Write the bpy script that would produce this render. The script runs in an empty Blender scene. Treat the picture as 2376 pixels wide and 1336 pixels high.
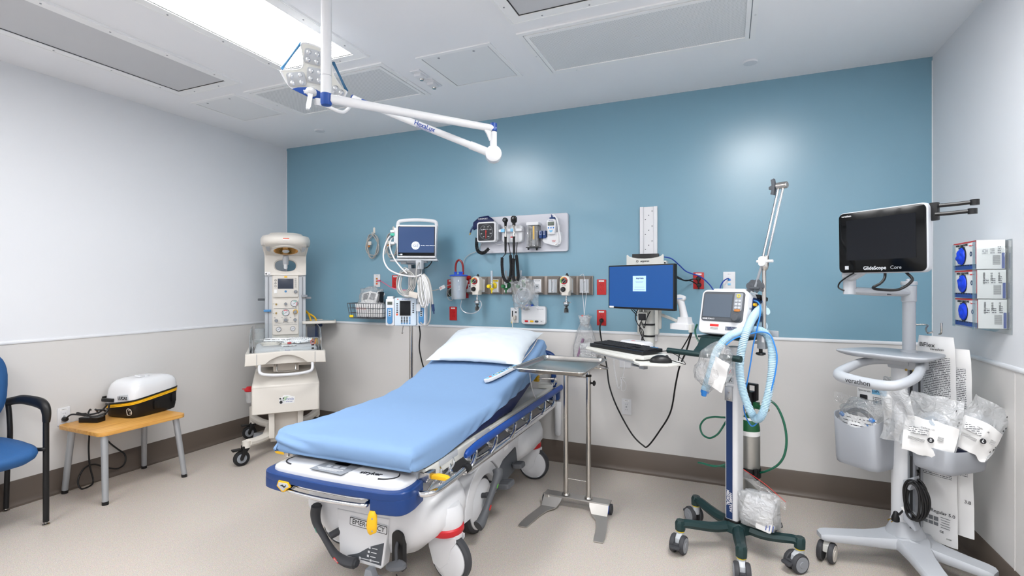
import bpy, bmesh, math, random
from mathutils import Matrix, Vector, noise
PI = math.pi
rnd = random.Random(7)
SC = bpy.context.scene
COL = SC.collection
# ---------------------------------------------------------------- camera geometry (photo is 2376 x 1336)
FPX, CX, CY, CAMH = 1168.0, 1188.0, 660.0, 1.40
YAW = math.atan2(500, 1168)
SA, CA = math.sin(YAW), math.cos(YAW)
D = 3.823; XL = -4.141; XR = 1.147; ZC = 2.787; YR = -2.2
def _ray(u, v):
    r = (u-CX)/FPX
    return (-SA+r*CA, CA+r*SA, (CY-v)/FPX)
def onback(u, v, off=0.0):          # measured point on (or off) the back wall
    d = _ray(u, v); k = (D-off)/d[1]
    return Vector((d[0]*k, D-off, CAMH+d[2]*k))
def onright(u, v, off=0.0):
    d = _ray(u, v); k = (XR-off)/d[0]
    return Vector((XR-off, d[1]*k, CAMH+d[2]*k))
def onceil(u, v):
    d = _ray(u, v); k = (ZC-CAMH)/d[2]
    return Vector((d[0]*k, d[1]*k, ZC))
def V(*a): return Vector(a)
def X(x=0, y=0, z=0, rx=0, ry=0, rz=0):
    return Matrix.Translation((x, y, z)) @ Matrix.Rotation(math.radians(rz), 4, 'Z') @ Matrix.Rotation(math.radians(ry), 4, 'Y') @ Matrix.Rotation(math.radians(rx), 4, 'X')
# ---------------------------------------------------------------- materials
def C(h):
    h = h.lstrip('#'); o = []
    for i in (0, 2, 4):
        c = int(h[i:i+2], 16)/255
        o.append(c/12.92 if c <= 0.04045 else ((c+0.055)/1.055)**2.4)
    return (*o, 1)
class NT:
    def __init__(s, name):
        s.m = bpy.data.materials.new(name); s.m.use_nodes = True
        s.t = s.m.node_tree; s.N = s.t.nodes; s.L = s.t.links
        s.b = s.N['Principled BSDF']; s.out = s.N['Material Output']
    def n(s, typ, **kw):
        x = s.N.new(typ)
        for k, v in kw.items():
            if k.startswith('i_'):
                key = k[2:]
                x.inputs[int(key) if key.isdigit() else key.replace('_', ' ')].default_value = v
            else: setattr(x, k, v)
        return x
    def l(s, a, b): s.L.new(a, b)
M = {}
EXPO = -0.24
def mat(name, col, rough=.45, metal=0, bump=0, bscale=200, var=0.0, vscale=8, coat=0, trans=0, emit=0, ior=1.45, spec=.5, rv=.03):
    if name in M: return M[name]
    t = NT(name); b = t.b; c = C(col) if isinstance(col, str) else col
    b.inputs['Base Color'].default_value = c; b.inputs['Roughness'].default_value = rough
    b.inputs['Metallic'].default_value = metal; b.inputs['IOR'].default_value = ior
    b.inputs['Specular IOR Level'].default_value = spec
    if coat: b.inputs['Coat Weight'].default_value = coat; b.inputs['Coat Roughness'].default_value = .08
    if trans: b.inputs['Transmission Weight'].default_value = trans
    if emit: b.inputs['Emission Color'].default_value = c; b.inputs['Emission Strength'].default_value = emit
    tc = t.n('ShaderNodeTexCoord')
    nz = t.n('ShaderNodeTexNoise', i_Scale=vscale, i_Detail=4.0); t.l(tc.outputs['Object'], nz.inputs['Vector'])
    # gentle procedural variation of roughness (and colour when var > 0)
    mr = t.n('ShaderNodeMapRange', i_1=.3, i_2=.7, i_3=max(0, rough-rv), i_4=min(1, rough+rv)); t.l(nz.outputs['Fac'], mr.inputs[0]); t.l(mr.outputs[0], b.inputs['Roughness'])
    if var:
        mx = t.n('ShaderNodeMix', data_type='RGBA'); mx.inputs[6].default_value = tuple(max(0, x*(1-var)) for x in c[:3])+(1,); mx.inputs[7].default_value = tuple(min(1, x*(1+var)) for x in c[:3])+(1,)
        t.l(nz.outputs['Fac'], mx.inputs[0]); t.l(mx.outputs[2], b.inputs['Base Color'])
    if bump:
        n2 = t.n('ShaderNodeTexNoise', i_Scale=bscale, i_Detail=3.0); t.l(tc.outputs['Object'], n2.inputs['Vector'])
        bp = t.n('ShaderNodeBump', i_Strength=bump, i_Distance=.002); t.l(n2.outputs['Fac'], bp.inputs['Height']); t.l(bp.outputs[0], b.inputs['Normal'])
    M[name] = t.m
    return t.m
mat('wall_white', '#dee0e4', .45, rv=0, bump=.05, bscale=180, spec=.4)
mat('wall_blue', '#759db0', .27, bump=.12, bscale=260, spec=.8, rv=0)
mat('wainscot', '#d2d0ce', .42, rv=0, bump=.03, bscale=300, spec=.4)
mat('rail_white', '#dcdee2', .4)
mat('baseboard', '#61574f', .35, bump=.03)
mat('ceiling', '#eff0f3', .42, rv=0, bump=.04, bscale=220, spec=.4)
mat('ceiling_panel', '#e6e8ea', .4)
mat('ceiling_frame', '#f0f1f2', .4)
mat('diffuser_off', '#c6c7ca', .5)
mat('dark_gap', '#2b2c2e', .7)
mat('white', '#d9dadd', .35)
mat('white_gloss', '#dcdde0', .18, coat=.4)
mat('offwhite', '#cfcfca', .4)
mat('cream', '#dad5cd', .38)
mat('cream_dark', '#cfc8bf', .45)
mat('grey_light', '#b9bdc2', .4)
mat('board_grey', '#c9cad2', .42)
mat('grey', '#8b8f95', .45)
mat('grey_dark', '#4c5056', .5)
mat('cart_grey', '#b5b9bf', .42)
mat('cart_grey2', '#a2a6ad', .45)
mat('black', '#0e0e10', .4)
mat('black_gloss', '#050607', .10, spec=.35)
mat('rubber', '#1b1b1d', .7)
mat('rubber_grey', '#3b3c40', .6, bump=.05)
mat('tyre_grey', '#4d4e52', .6)
mat('pedal_grey', '#56585c', .55)
mat('blue_navy', '#0f3874', .38)
mat('blue_trim', '#144697', .4)
mat('navy_fabric', '#0d1c4d', .55, bump=.1, bscale=90)
mat('stripe_navy', '#16305c', .35)
mat('red', '#c3202a', .35)
mat('red_plate', '#b81c1e', .35)
mat('red_dark', '#7d1418', .3)
mat('yellow', '#e8b41c', .4)
mat('yellow_bright', '#f0d21e', .4)
mat('green', '#1f6a3c', .4)
mat('green_bright', '#5fb43a', .4)
mat('green_tube', '#0f5a44', .25, coat=.3)
mat('green_cyl', '#1c5a35', .35)
mat('teal_metal', '#203839', .38, metal=.2)
mat('chrome', '#d9dadc', .10, metal=1)
mat('steel', '#c4c0bb', .24, metal=1)
mat('steel_brushed', '#cbc8c4', .42, metal=1)
mat('alu', '#bfc1c3', .35, metal=1)
mat('alu_paint', '#a9acb0', .35, metal=.4)
mat('cyl_alu', '#b3b2ae', .42, metal=.9, var=.12, vscale=25)
mat('brass', '#b99a55', .35, metal=1)
mat('grey_rail', '#8c837c', .35, metal=.4)
mat('orange_sticker', '#dd5b3a', .5)
mat('blue_plastic', '#1d4fc4', .35)
mat('blue_bright', '#2d7fd0', .35)
mat('blue_light', '#7fc0e4', .4)
mat('pump_blue', '#4a86b8', .4)
mat('pump_body', '#c9d6e2', .4)
mat('cable_grey', '#a9a8a5', .5)
mat('cable_white', '#e4e4e6', .4)
mat('cable_black', '#101012', .45)
mat('cable_blue', '#1d3f9e', .4)
mat('cable_pink', '#e2628c', .4)
mat('chair_blue', '#28598f', .7, bump=.25, bscale=120, var=.08, vscale=60)
mat('sheet', '#7b9bc2', .85, bump=.12, bscale=450, var=.03, vscale=30)
mat('pillow', '#d9e1e8', .85, bump=.1, bscale=300)
mat('paper', '#f0f0f0', .6)
mat('print', '#26272b', .6)
mat('print_grey', '#77797d', .6)
mat('print_blue', '#2a4c9c', .5)
mat('print_red', '#cf2e2b', .5)
mat('glove', '#1540d8', .5, bump=.3, bscale=60)
mat('amber', '#c98a12', .12, metal=.9, bump=.6, bscale=45)
mat('screen_dark', '#343c4c', .2)
mat('screen_black', '#090c12', .12, spec=.35)
mat('screen_vent', '#56606c', .18, emit=.10)
mat('screen_blue', '#0b4380', .3, emit=.55)
mat('screen_ge', '#1f3a63', .3, emit=.55)
mat('screen_white', '#a9c9ea', .3, emit=.6)
mat('screen_lcd', '#5d665c', .3)
mat('white_glow', '#e9eef6', .3, emit=.4)
mat('wood_edge', '#c0853d', .45)
mat('purple', '#7c2a6d', .5)
mat('tan', '#b8763a', .6)
mat('steel_blue', '#2d6288', .35)
mat('lens', '#c9ccd0', .12, metal=.6)
def mat_floor():
    t = NT('floor_vinyl'); b = t.b
    tc = t.n('ShaderNodeTexCoord')
    n1 = t.n('ShaderNodeTexNoise', i_Scale=260.0, i_Detail=3.0, i_Roughness=.7); t.l(tc.outputs['Object'], n1.inputs['Vector'])
    n2 = t.n('ShaderNodeTexVoronoi', i_Scale=170.0); t.l(tc.outputs['Object'], n2.inputs['Vector'])
    r = t.n('ShaderNodeValToRGB'); r.color_ramp.elements[0].position = .34; r.color_ramp.elements[0].color = C('#a0958a'); r.color_ramp.elements[1].position = .66; r.color_ramp.elements[1].color = C('#d2c8bc')
    e = r.color_ramp.elements.new(.5); e.color = C('#bcb1a6')
    t.l(n1.outputs['Fac'], r.inputs[0])
    mx = t.n('ShaderNodeMix', data_type='RGBA', blend_type='MIX'); mx.inputs[0].default_value = .07
    t.l(r.outputs[0], mx.inputs[6]); t.l(n2.outputs['Color'], mx.inputs[7])
    hs = t.n('ShaderNodeHueSaturation', i_Saturation=.85); t.l(mx.outputs[2], hs.inputs['Color'])
    t.l(hs.outputs[0], b.inputs['Base Color']); b.inputs['Roughness'].default_value = .38
    b.inputs['Specular IOR Level'].default_value = .4
    bp = t.n('ShaderNodeBump', i_Strength=.06, i_Distance=.001); t.l(n1.outputs['Fac'], bp.inputs['Height']); t.l(bp.outputs[0], b.inputs['Normal'])
    M['floor'] = t.m
mat_floor()
def mat_wood():
    t = NT('wood_laminate'); tc = t.n('ShaderNodeTexCoord')
    mp = t.n('ShaderNodeMapping'); mp.inputs['Scale'].default_value = (30, 2.2, 30); t.l(tc.outputs['Object'], mp.inputs[0])
    n = t.n('ShaderNodeTexNoise', i_Scale=1.6, i_Detail=6.0, i_Distortion=.6); t.l(mp.outputs[0], n.inputs['Vector'])
    r = t.n('ShaderNodeValToRGB'); r.color_ramp.elements[0].position = .3; r.color_ramp.elements[0].color = C('#c58a3e'); r.color_ramp.elements[1].position = .7; r.color_ramp.elements[1].color = C('#dfab5c')
    t.l(n.outputs['Fac'], r.inputs[0]); t.l(r.outputs[0], t.b.inputs['Base Color']); t.b.inputs['Roughness'].default_value = .38
    M['wood'] = t.m
mat_wood()
def mat_perf():
    t = NT('perforated_metal'); tc = t.n('ShaderNodeTexCoord')
    mp = t.n('ShaderNodeMapping'); mp.inputs['Scale'].default_value = (120, 120, 120); mp.inputs['Rotation'].default_value = (0, 0, PI/4); t.l(tc.outputs['Object'], mp.inputs[0])
    vm = t.n('ShaderNodeVectorMath', operation='FRACTION'); t.l(mp.outputs[0], vm.inputs[0])
    v2 = t.n('ShaderNodeVectorMath', operation='SUBTRACT'); v2.inputs[1].default_value = (.5, .5, 0); t.l(vm.outputs[0], v2.inputs[0])
    v3 = t.n('ShaderNodeVectorMath', operation='MULTIPLY'); v3.inputs[1].default_value = (1, 1, 0); t.l(v2.outputs[0], v3.inputs[0])
    ln = t.n('ShaderNodeVectorMath', operation='LENGTH'); t.l(v3.outputs[0], ln.inputs[0])
    lt = t.n('ShaderNodeMath', operation='LESS_THAN'); lt.inputs[1].default_value = .27; t.l(ln.outputs['Value'], lt.inputs[0])
    mx = t.n('ShaderNodeMix', data_type='RGBA'); mx.inputs[6].default_value = C('#e4e6e8'); mx.inputs[7].default_value = C('#a3a6aa')
    t.l(lt.outputs[0], mx.inputs[0]); t.l(mx.outputs[2], t.b.inputs['Base Color']); t.b.inputs['Roughness'].default_value = .5
    M['perf'] = t.m
mat_perf()
def mat_lines(name, base, ink, dens=90, axis=2, duty=.45, gap=40, cover=.5):
    """paper printed with rows of small unreadable text"""
    t = NT(name); tc = t.n('ShaderNodeTexCoord'); sp = t.n('ShaderNodeSeparateXYZ'); t.l(tc.outputs['Object'], sp.inputs[0])
    m = t.n('ShaderNodeMath', operation='MULTIPLY'); m.inputs[1].default_value = dens; t.l(sp.outputs[axis], m.inputs[0])
    f = t.n('ShaderNodeMath', operation='FRACT'); t.l(m.outputs[0], f.inputs[0])
    lt = t.n('ShaderNodeMath', operation='LESS_THAN'); lt.inputs[1].default_value = duty; t.l(f.outputs[0], lt.inputs[0])
    fl = t.n('ShaderNodeMath', operation='FLOOR'); t.l(m.outputs[0], fl.inputs[0])
    cx = t.n('ShaderNodeCombineXYZ'); mm = t.n('ShaderNodeMath', operation='MULTIPLY'); mm.inputs[1].default_value = gap
    ad = t.n('ShaderNodeMath', operation='ADD'); t.l(sp.outputs[0 if axis != 0 else 2], ad.inputs[0]); t.l(sp.outputs[1], ad.inputs[1])
    t.l(ad.outputs[0], mm.inputs[0]); t.l(mm.outputs[0], cx.inputs[0]); t.l(fl.outputs[0], cx.inputs[1])
    nz = t.n('ShaderNodeTexNoise', i_Scale=3.1, i_Detail=1.0); t.l(cx.outputs[0], nz.inputs['Vector'])
    gt = t.n('ShaderNodeMath', operation='GREATER_THAN'); gt.inputs[1].default_value = cover; t.l(nz.outputs['Fac'], gt.inputs[0])
    mu = t.n('ShaderNodeMath', operation='MULTIPLY'); t.l(lt.outputs[0], mu.inputs[0]); t.l(gt.outputs[0], mu.inputs[1])
    mx = t.n('ShaderNodeMix', data_type='RGBA'); mx.inputs[6].default_value = C(base); mx.inputs[7].default_value = C(ink)
    t.l(mu.outputs[0], mx.inputs[0]); t.l(mx.outputs[2], t.b.inputs['Base Color']); t.b.inputs['Roughness'].default_value = .5
    M[name] = t.m
mat_lines('paper_lines', '#eeeff0', '#6b6d71', 115, 2, .5, 90, .42)
mat_lines('paper_bold', '#eeeff0', '#3a3b40', 60, 2, .28, 22, .46)
mat_lines('barcode', '#f2f2f2', '#1b1b1d', 420, 2, .55, 0, .3)
mat_lines('corrugated_scale', '#cfdbe2', '#7f9db5', 60, 2, .3, 30, .45)
mat_lines('canister', '#aab6bf', '#e4eaee', 85, 2, .30, 10, .40)
mat_lines('sleeve_print', '#f3f3f4', '#33627c', 60, 0, .4, 30, .56)
def film(name, tint='#ffffff', alpha=.12, rough=.12, bs=28, bstr=.9, cloud=0.0):
    """thin clear or milky plastic film"""
    t = NT(name); t.N.remove(t.b)
    tc = t.n('ShaderNodeTexCoord'); nz = t.n('ShaderNodeTexNoise', i_Scale=bs, i_Detail=5.0, i_Distortion=1.2); t.l(tc.outputs['Object'], nz.inputs['Vector'])
    bp = t.n('ShaderNodeBump', i_Strength=bstr, i_Distance=.02); t.l(nz.outputs['Fac'], bp.inputs['Height'])
    tr = t.n('ShaderNodeBsdfTransparent'); tr.inputs[0].default_value = C(tint)
    gl = t.n('ShaderNodeBsdfGlossy'); gl.inputs['Roughness'].default_value = rough; t.l(bp.outputs[0], gl.inputs['Normal'])
    df = t.n('ShaderNodeBsdfDiffuse'); df.inputs[0].default_value = C('#eef1f4'); t.l(bp.outputs[0], df.inputs['Normal'])
    lw = t.n('ShaderNodeLayerWeight', i_Blend=.35); t.l(bp.outputs[0], lw.inputs['Normal'])
    mr = t.n('ShaderNodeMapRange', i_1=0, i_2=1, i_3=alpha, i_4=.75); t.l(lw.outputs['Facing'], mr.inputs[0])
    a = t.n('ShaderNodeMixShader'); t.l(mr.outputs[0], a.inputs[0]); t.l(tr.outputs[0], a.inputs[1]); t.l(gl.outputs[0], a.inputs[2])
    b = t.n('ShaderNodeMixShader'); b.inputs[0].default_value = cloud; t.l(a.outputs[0], b.inputs[1]); t.l(df.outputs[0], b.inputs[2])
    t.l(b.outputs[0], t.out.inputs[0]); M[name] = t.m
film('film', alpha=.10, cloud=.10)
film('film_milky', alpha=.12, cloud=.27)
film('acrylic', '#fafcfc', .03, .05, 3, .02, cloud=.02)
film('tube_clear', '#dfe9f2', .10, .1, 10, .05, cloud=.28)
film('hose_blue', '#bfe0f2', .10, .25, 10, .05, cloud=.0)
# the corrugated ventilator hose: pale translucent blue plastic
mat('hose', '#c6e3f3', .3, trans=.15, coat=.3)
def emit_mat(name, col, s):
    t = NT(name); t.b.inputs['Base Color'].default_value = (.8, .8, .8, 1); t.b.inputs['Emission Color'].default_value = C(col); t.b.inputs['Emission Strength'].default_value = s
    M[name] = t.m
# ---------------------------------------------------------------- mesh builder
def rrect(w, h, r, n=5, cx=0, cy=0):
    r = min(r, w/2-1e-5, h/2-1e-5); p = []
    for (sx, sy, a0) in ((1, 1, 0), (-1, 1, 90), (-1, -1, 180), (1, -1, 270)):
        for i in range(n+1):
            a = math.radians(a0+90*i/n)
            p.append((cx+sx*(w/2-r)+r*math.cos(a), cy+sy*(h/2-r)+r*math.sin(a)))
    return p
def circ(r, n=24, cx=0, cy=0, ry=None):
    return [(cx+r*math.cos(2*PI*i/n), cy+(ry or r)*math.sin(2*PI*i/n)) for i in range(n)]
def arc(cx, cy, r, a0, a1, n=10):
    return [(cx+r*math.cos(math.radians(a0+(a1-a0)*i/n)), cy+r*math.sin(math.radians(a0+(a1-a0)*i/n))) for i in range(n+1)]
def spline(P, res=8, closed=False):
    P = [Vector(p) for p in P]; n = len(P); out = []
    if n < 3 and not closed: return P
    seg = n if closed else n-1
    for i in range(seg):
        if closed: a, b, c, d = P[(i-1) % n], P[i], P[(i+1) % n], P[(i+2) % n]
        else: a, b, c, d = P[max(i-1, 0)], P[i], P[i+1], P[min(i+2, n-1)]
        for k in range(res):
            t = k/res
            out.append(.5*((2*b)+(c-a)*t+(2*a-5*b+4*c-d)*t*t+(3*b-a-3*c+d)*t**3))
    if not closed: out.append(P[-1])
    return out
PLANES = {'xz': lambda a, b, d: (a, d, b), 'xy': lambda a, b, d: (a, b, d), 'yz': lambda a, b, d: (d, a, b)}
class MB:
    def __init__(s, m=None): s.bm = bmesh.new(); s.m = m or Matrix(); s.mi = 0
    def take(s, tb, m=None):
        mm = s.m @ m if m is not None else s.m
        vm = {v: s.bm.verts.new(mm @ v.co) for v in tb.verts}
        flip = mm.determinant() < 0
        for f in tb.faces:
            vs = [vm[v] for v in f.verts]
            if flip: vs.reverse()
            try:
                nf = s.bm.faces.new(vs); nf.material_index = s.mi
            except ValueError: pass
        tb.free(); return s
    def box(s, c, d, bev=0, seg=2, m=None):
        tb = bmesh.new(); bmesh.ops.create_cube(tb, size=1)
        for v in tb.verts: v.co = Vector((v.co.x*d[0], v.co.y*d[1], v.co.z*d[2]))
        if bev: bmesh.ops.bevel(tb, geom=list(tb.edges), offset=bev, segments=seg, profile=.6, affect='EDGES', clamp_overlap=True)
        for v in tb.verts: v.co += Vector(c)
        return s.take(tb, m)
    def prism(s, pts, d0, d1, plane='xz', bev=0, seg=2, m=None):
        f = PLANES[plane]; tb = bmesh.new()
        a = [tb.verts.new(f(p[0], p[1], d0)) for p in pts]; b = [tb.verts.new(f(p[0], p[1], d1)) for p in pts]
        tb.faces.new(a); tb.faces.new(b[::-1]); n = len(pts)
        for i in range(n): tb.faces.new((a[i], b[i], b[(i+1) % n], a[(i+1) % n]))
        bmesh.ops.recalc_face_normals(tb, faces=list(tb.faces))
        if bev:
            fs = set(); tb.faces.ensure_lookup_table()
            ed = list({e for fc in (tb.faces[0], tb.faces[1]) for e in fc.edges})
            bmesh.ops.bevel(tb, geom=ed, offset=bev, segments=seg, profile=.6, affect='EDGES', clamp_overlap=True)
        return s.take(tb, m)
    def rbox(s, c, d, r, plane='xz', bev=.002, seg=2, m=None):
        """box with rounded corners seen along the plane's normal"""
        ax = {'xz': (0, 2, 1), 'xy': (0, 1, 2), 'yz': (1, 2, 0)}[plane]
        pts = rrect(d[ax[0]], d[ax[1]], r, 5, c[ax[0]], c[ax[1]])
        return s.prism(pts, c[ax[2]]-d[ax[2]]/2, c[ax[2]]+d[ax[2]]/2, plane, bev, seg, m)
    def lathe(s, prof, c=(0, 0, 0), ax=(0, 0, 1), n=24, m=None):
        ax = Vector(ax).normalized(); q = Vector((0, 0, 1)).rotation_difference(ax); tb = bmesh.new(); rings = []
        for (r, h) in prof:
            if r < 1e-6: rings.append([tb.verts.new(Vector(c)+q @ Vector((0, 0, h)))])
            else: rings.append([tb.verts.new(Vector(c)+q @ Vector((r*math.cos(2*PI*i/n), r*math.sin(2*PI*i/n), h))) for i in range(n)])
        for A, B in zip(rings, rings[1:]):
            for i in range(n):
                j = (i+1) % n
                if len(A) == 1 and len(B) == 1: continue
                if len(A) == 1: tb.faces.new((A[0], B[j], B[i]))
                elif len(B) == 1: tb.faces.new((A[i], A[j], B[0]))
                else: tb.faces.new((A[i], A[j], B[j], B[i]))
        if tuple(prof[0]) != tuple(prof[-1]):
            if len(rings[0]) > 1: tb.faces.new(rings[0][::-1])
            if len(rings[-1]) > 1: tb.faces.new(rings[-1])
        bmesh.ops.remove_doubles(tb, verts=list(tb.verts), dist=1e-6)
        bmesh.ops.recalc_face_normals(tb, faces=list(tb.faces))
        return s.take(tb, m)
    def cyl(s, p0, p1, r, r1=None, n=20, bev=0, m=None):
        p0, p1 = Vector(p0), Vector(p1); L = (p1-p0).length; r1 = r if r1 is None else r1
        pr = [(r, 0), (r1, L)] if not bev else [(r-bev, 0), (r, bev), (r1, L-bev), (r1-bev, L)]
        return s.lathe(pr, p0, p1-p0, n, m)
    def ball(s, c, r, n=16, m=None):
        r = (r, r, r) if not hasattr(r, '__len__') else r
        tb = bmesh.new(); bmesh.ops.create_uvsphere(tb, u_segments=n, v_segments=max(6, n//2), radius=1)
        for v in tb.verts: v.co = Vector((v.co.x*r[0]+c[0], v.co.y*r[1]+c[1], v.co.z*r[2]+c[2]))
        return s.take(tb, m)
    def tube(s, P, r, n=8, res=6, closed=False, flat=None, m=None, up=None):
        P = spline(P, res, closed) if res > 1 else [Vector(p) for p in P]
        K = len(P); rr = r if callable(r) else (lambda t: r)
        tb = bmesh.new(); rings = []; prev = None
        for i, p in enumerate(P):
            t = (P[(i+1) % K]-P[i-1] if closed else P[min(i+1, K-1)]-P[max(i-1, 0)])
            if t.length < 1e-9: t = Vector((0, 0, 1))
            t.normalize()
            if prev is None:
                a = Vector(up) if up else (Vector((0, 0, 1)) if abs(t.z) < .9 else Vector((0, 1, 0)))
                prev = (a-t*a.dot(t)).normalized()
            else:
                prev = (prev-t*prev.dot(t))
                prev = prev.normalized() if prev.length > 1e-6 else t.orthogonal().normalized()
            bi = t.cross(prev); q = rr(i/max(1, K-1)); fx = flat or 1
            rings.append([tb.verts.new(p+prev*math.cos(2*PI*k/n)*q+bi*math.sin(2*PI*k/n)*q*fx) for k in range(n)])
        for i in range(K if closed else K-1):
            A, B = rings[i], rings[(i+1) % K]
            for k in range(n): tb.faces.new((A[k], A[(k+1) % n], B[(k+1) % n], B[k]))
        if not closed: tb.faces.new(rings[0][::-1]); tb.faces.new(rings[-1])
        return s.take(tb, m)
    def loft(s, loops, caps=True, m=None):
        tb = bmesh.new(); R = [[tb.verts.new(p) for p in L] for L in loops]; n = len(R[0])
        for A, B in zip(R, R[1:]):
            for k in range(n): tb.faces.new((A[k], A[(k+1) % n], B[(k+1) % n], B[k]))
        if caps: tb.faces.new(R[0][::-1]); tb.faces.new(R[-1])
        bmesh.ops.recalc_face_normals(tb, faces=list(tb.faces))
        return s.take(tb, m)
    def grid(s, fn, nu, nv, thick=0, m=None):
        tb = bmesh.new(); G = [[tb.verts.new(fn(i/nu, j/nv)) for j in range(nv+1)] for i in range(nu+1)]
        for i in range(nu):
            for j in range(nv): tb.faces.new((G[i][j], G[i+1][j], G[i+1][j+1], G[i][j+1]))
        if thick:
            bmesh.ops.recalc_face_normals(tb, faces=list(tb.faces)); bmesh.ops.solidify(tb, geom=list(tb.faces), thickness=thick)
        return s.take(tb, m)
    def frame(s, c, w, h, t, d, plane='xz', r=0):
        """rectangular frame: four mitred bars, border t wide, depth d"""
        x, y, z = c
        P = {'xz': lambda a, b, q: (x+a, y+q, z+b), 'xy': lambda a, b, q: (x+a, y+b, z+q), 'yz': lambda a, b, q: (x+q, y+a, z+b)}[plane]
        tb = bmesh.new(); o = [(-w/2, -h/2), (w/2, -h/2), (w/2, h/2), (-w/2, h/2)]; i_ = [(-w/2+t, -h/2+t), (w/2-t, -h/2+t), (w/2-t, h/2-t), (-w/2+t, h/2-t)]
        vo = [[tb.verts.new(P(a, b, q)) for a, b in o] for q in (-d/2, d/2)]; vi = [[tb.verts.new(P(a, b, q)) for a, b in i_] for q in (-d/2, d/2)]
        for k in range(4):
            j = (k+1) % 4
            tb.faces.new((vo[0][k], vo[0][j], vi[0][j], vi[0][k])); tb.faces.new((vo[1][k], vi[1][k], vi[1][j], vo[1][j]))
            tb.faces.new((vo[0][k], vo[1][k], vo[1][j], vo[0][j])); tb.faces.new((vi[0][k], vi[0][j], vi[1][j], vi[1][k]))
        bmesh.ops.recalc_face_normals(tb, faces=list(tb.faces))
        return s.take(tb)
def _link(name, me, mats, parent, ang=35):
    for mm in (mats if isinstance(mats, (list, tuple)) else [mats]): me.materials.append(M[mm] if isinstance(mm, str) else mm)
    me.shade_smooth() if hasattr(me, 'shade_smooth') else None
    me.set_sharp_from_angle(angle=math.radians(ang))
    o = bpy.data.objects.new(name, me); COL.objects.link(o); o.parent = parent
    return o
def obj(name, mb, mats, parent=None, ang=35):
    me = bpy.data.meshes.new(name); mb.bm.normal_update(); mb.bm.to_mesh(me); mb.bm.free()
    return _link(name, me, mats, parent, ang)
def tag(o, label, cat, group=None, kind=None):
    o['label'] = label; o['category'] = cat
    if group: o['group'] = group
    if kind: o['kind'] = kind
    return o
def thing(name, label, cat, loc=(0, 0, 0), rz=0, group=None):
    o = bpy.data.objects.new(name, None); COL.objects.link(o); o.empty_display_size = .05
    o.location = loc; o.rotation_euler = (0, 0, math.radians(rz)); return tag(o, label, cat, group)
def struct(name, mb, m):
    o = obj(name, mb, m); o['kind'] = 'structure'; return o
def dup(root, loc, label, rz=None, only=None):
    r = root.copy(); COL.objects.link(r); r.location = loc; r['label'] = label
    if rz is not None: r.rotation_euler = (0, 0, math.radians(rz))
    def rec(a, b):
        for ch in list(a.children):
            c = ch.copy(); COL.objects.link(c); c.parent = b; rec(ch, c)
    rec(root, r); return r
UP = Matrix.Rotation(PI/2, 4, 'X')
def text(name, s, size, m, parent, mt, align='CENTER', ext=.0004, sx=1.0, bold=0, shear=0, space=1.0, sp_line=1.0):
    """flat lettering; mt maps a facing -y frame (x right, z up) into the parent's frame"""
    cu = bpy.data.curves.new('t', 'FONT'); cu.body = s; cu.size = size; cu.align_x = align; cu.align_y = 'CENTER'; cu.extrude = ext
    cu.offset = bold; cu.shear = shear; cu.space_character = space; cu.space_line = sp_line; cu.resolution_u = 3
    t = bpy.data.objects.new('t', cu); COL.objects.link(t)
    dg = bpy.context.evaluated_depsgraph_get(); me = bpy.data.meshes.new_from_object(t.evaluated_get(dg))
    bpy.data.objects.remove(t); bpy.data.curves.remove(cu)
    me.transform(mt @ UP @ Matrix.Diagonal((sx, 1, 1, 1))); me.materials.clear()
    return _link(name, me, m, parent)
def hole_ring(mb, c, ro, ri, d, n=24, ax=(0, 1, 0)):
    mb.lathe([(ri, 0), (ro, 0), (ro, d), (ri, d), (ri, 0)], c, ax, n)
# ================================================================= the room
struct('floor', MB().box(((XL+XR)/2, (YR+D)/2, -.05), (XR-XL+.2, D-YR+.2, .1)), 'floor')
struct('ceiling', MB().box(((XL+XR)/2, (YR+D)/2, ZC+.05), (XR-XL+.2, D-YR+.2, .1)), 'ceiling')
struct('wall_back', MB().box(((XL+XR)/2, D+.05, ZC/2), (XR-XL+.2, .1, ZC)), 'wall_blue')
struct('wall_left', MB().box((XL-.05, (YR+D)/2, ZC/2), (.1, D-YR, ZC)), 'wall_white')
struct('wall_right', MB().box((XR+.05, (YR+D)/2, ZC/2), (.1, D-YR, ZC)), 'wall_white')
struct('wall_front', MB().box(((XL+XR)/2, YR-.05, ZC/2), (XR-XL+.2, .1, ZC)), 'wall_white')
# rigid wall protection below the chair rail, its cap rail, and the coved vinyl base
ZR = 1.030
struct('trim_1', MB().box(((XL+XR)/2, D-.0015, ZR/2), (XR-XL, .003, ZR)), 'wainscot')
struct('trim_2', MB().box((XL+.0015, (YR+D)/2, ZR/2), (.003, D-YR, ZR)), 'wainscot')
struct('trim_3', MB().box((XR-.0015, (YR+D)/2, ZR/2), (.003, D-YR, ZR)), 'wainscot')
rp = [(0, -.002), (.008, 0), (.010, .006), (.010, .012), (.006, .018), (0, .020)]
def rail(p0, p1, nrm):
    mb = MB(); L = [[Vector(p)+Vector(nrm)*a+Vector((0, 0, ZR-.004+b)) for a, b in rp] for p in (p0, p1)]
    return mb.loft(L)
struct('trim_4', rail((XL, D, 0), (XR, D, 0), (0, -1, 0)), 'rail_white')
struct('trim_5', rail((XL, YR, 0), (XL, D, 0), (1, 0, 0)), 'rail_white')
struct('trim_6', rail((XR, YR, 0), (XR, D, 0), (-1, 0, 0)), 'rail_white')
bp_ = [(0, 0), (.030, 0), (.030, .003), (.017, .008), (.009, .020), (.007, .040), (.007, .158), (.004, .164), (0, .164)]
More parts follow.
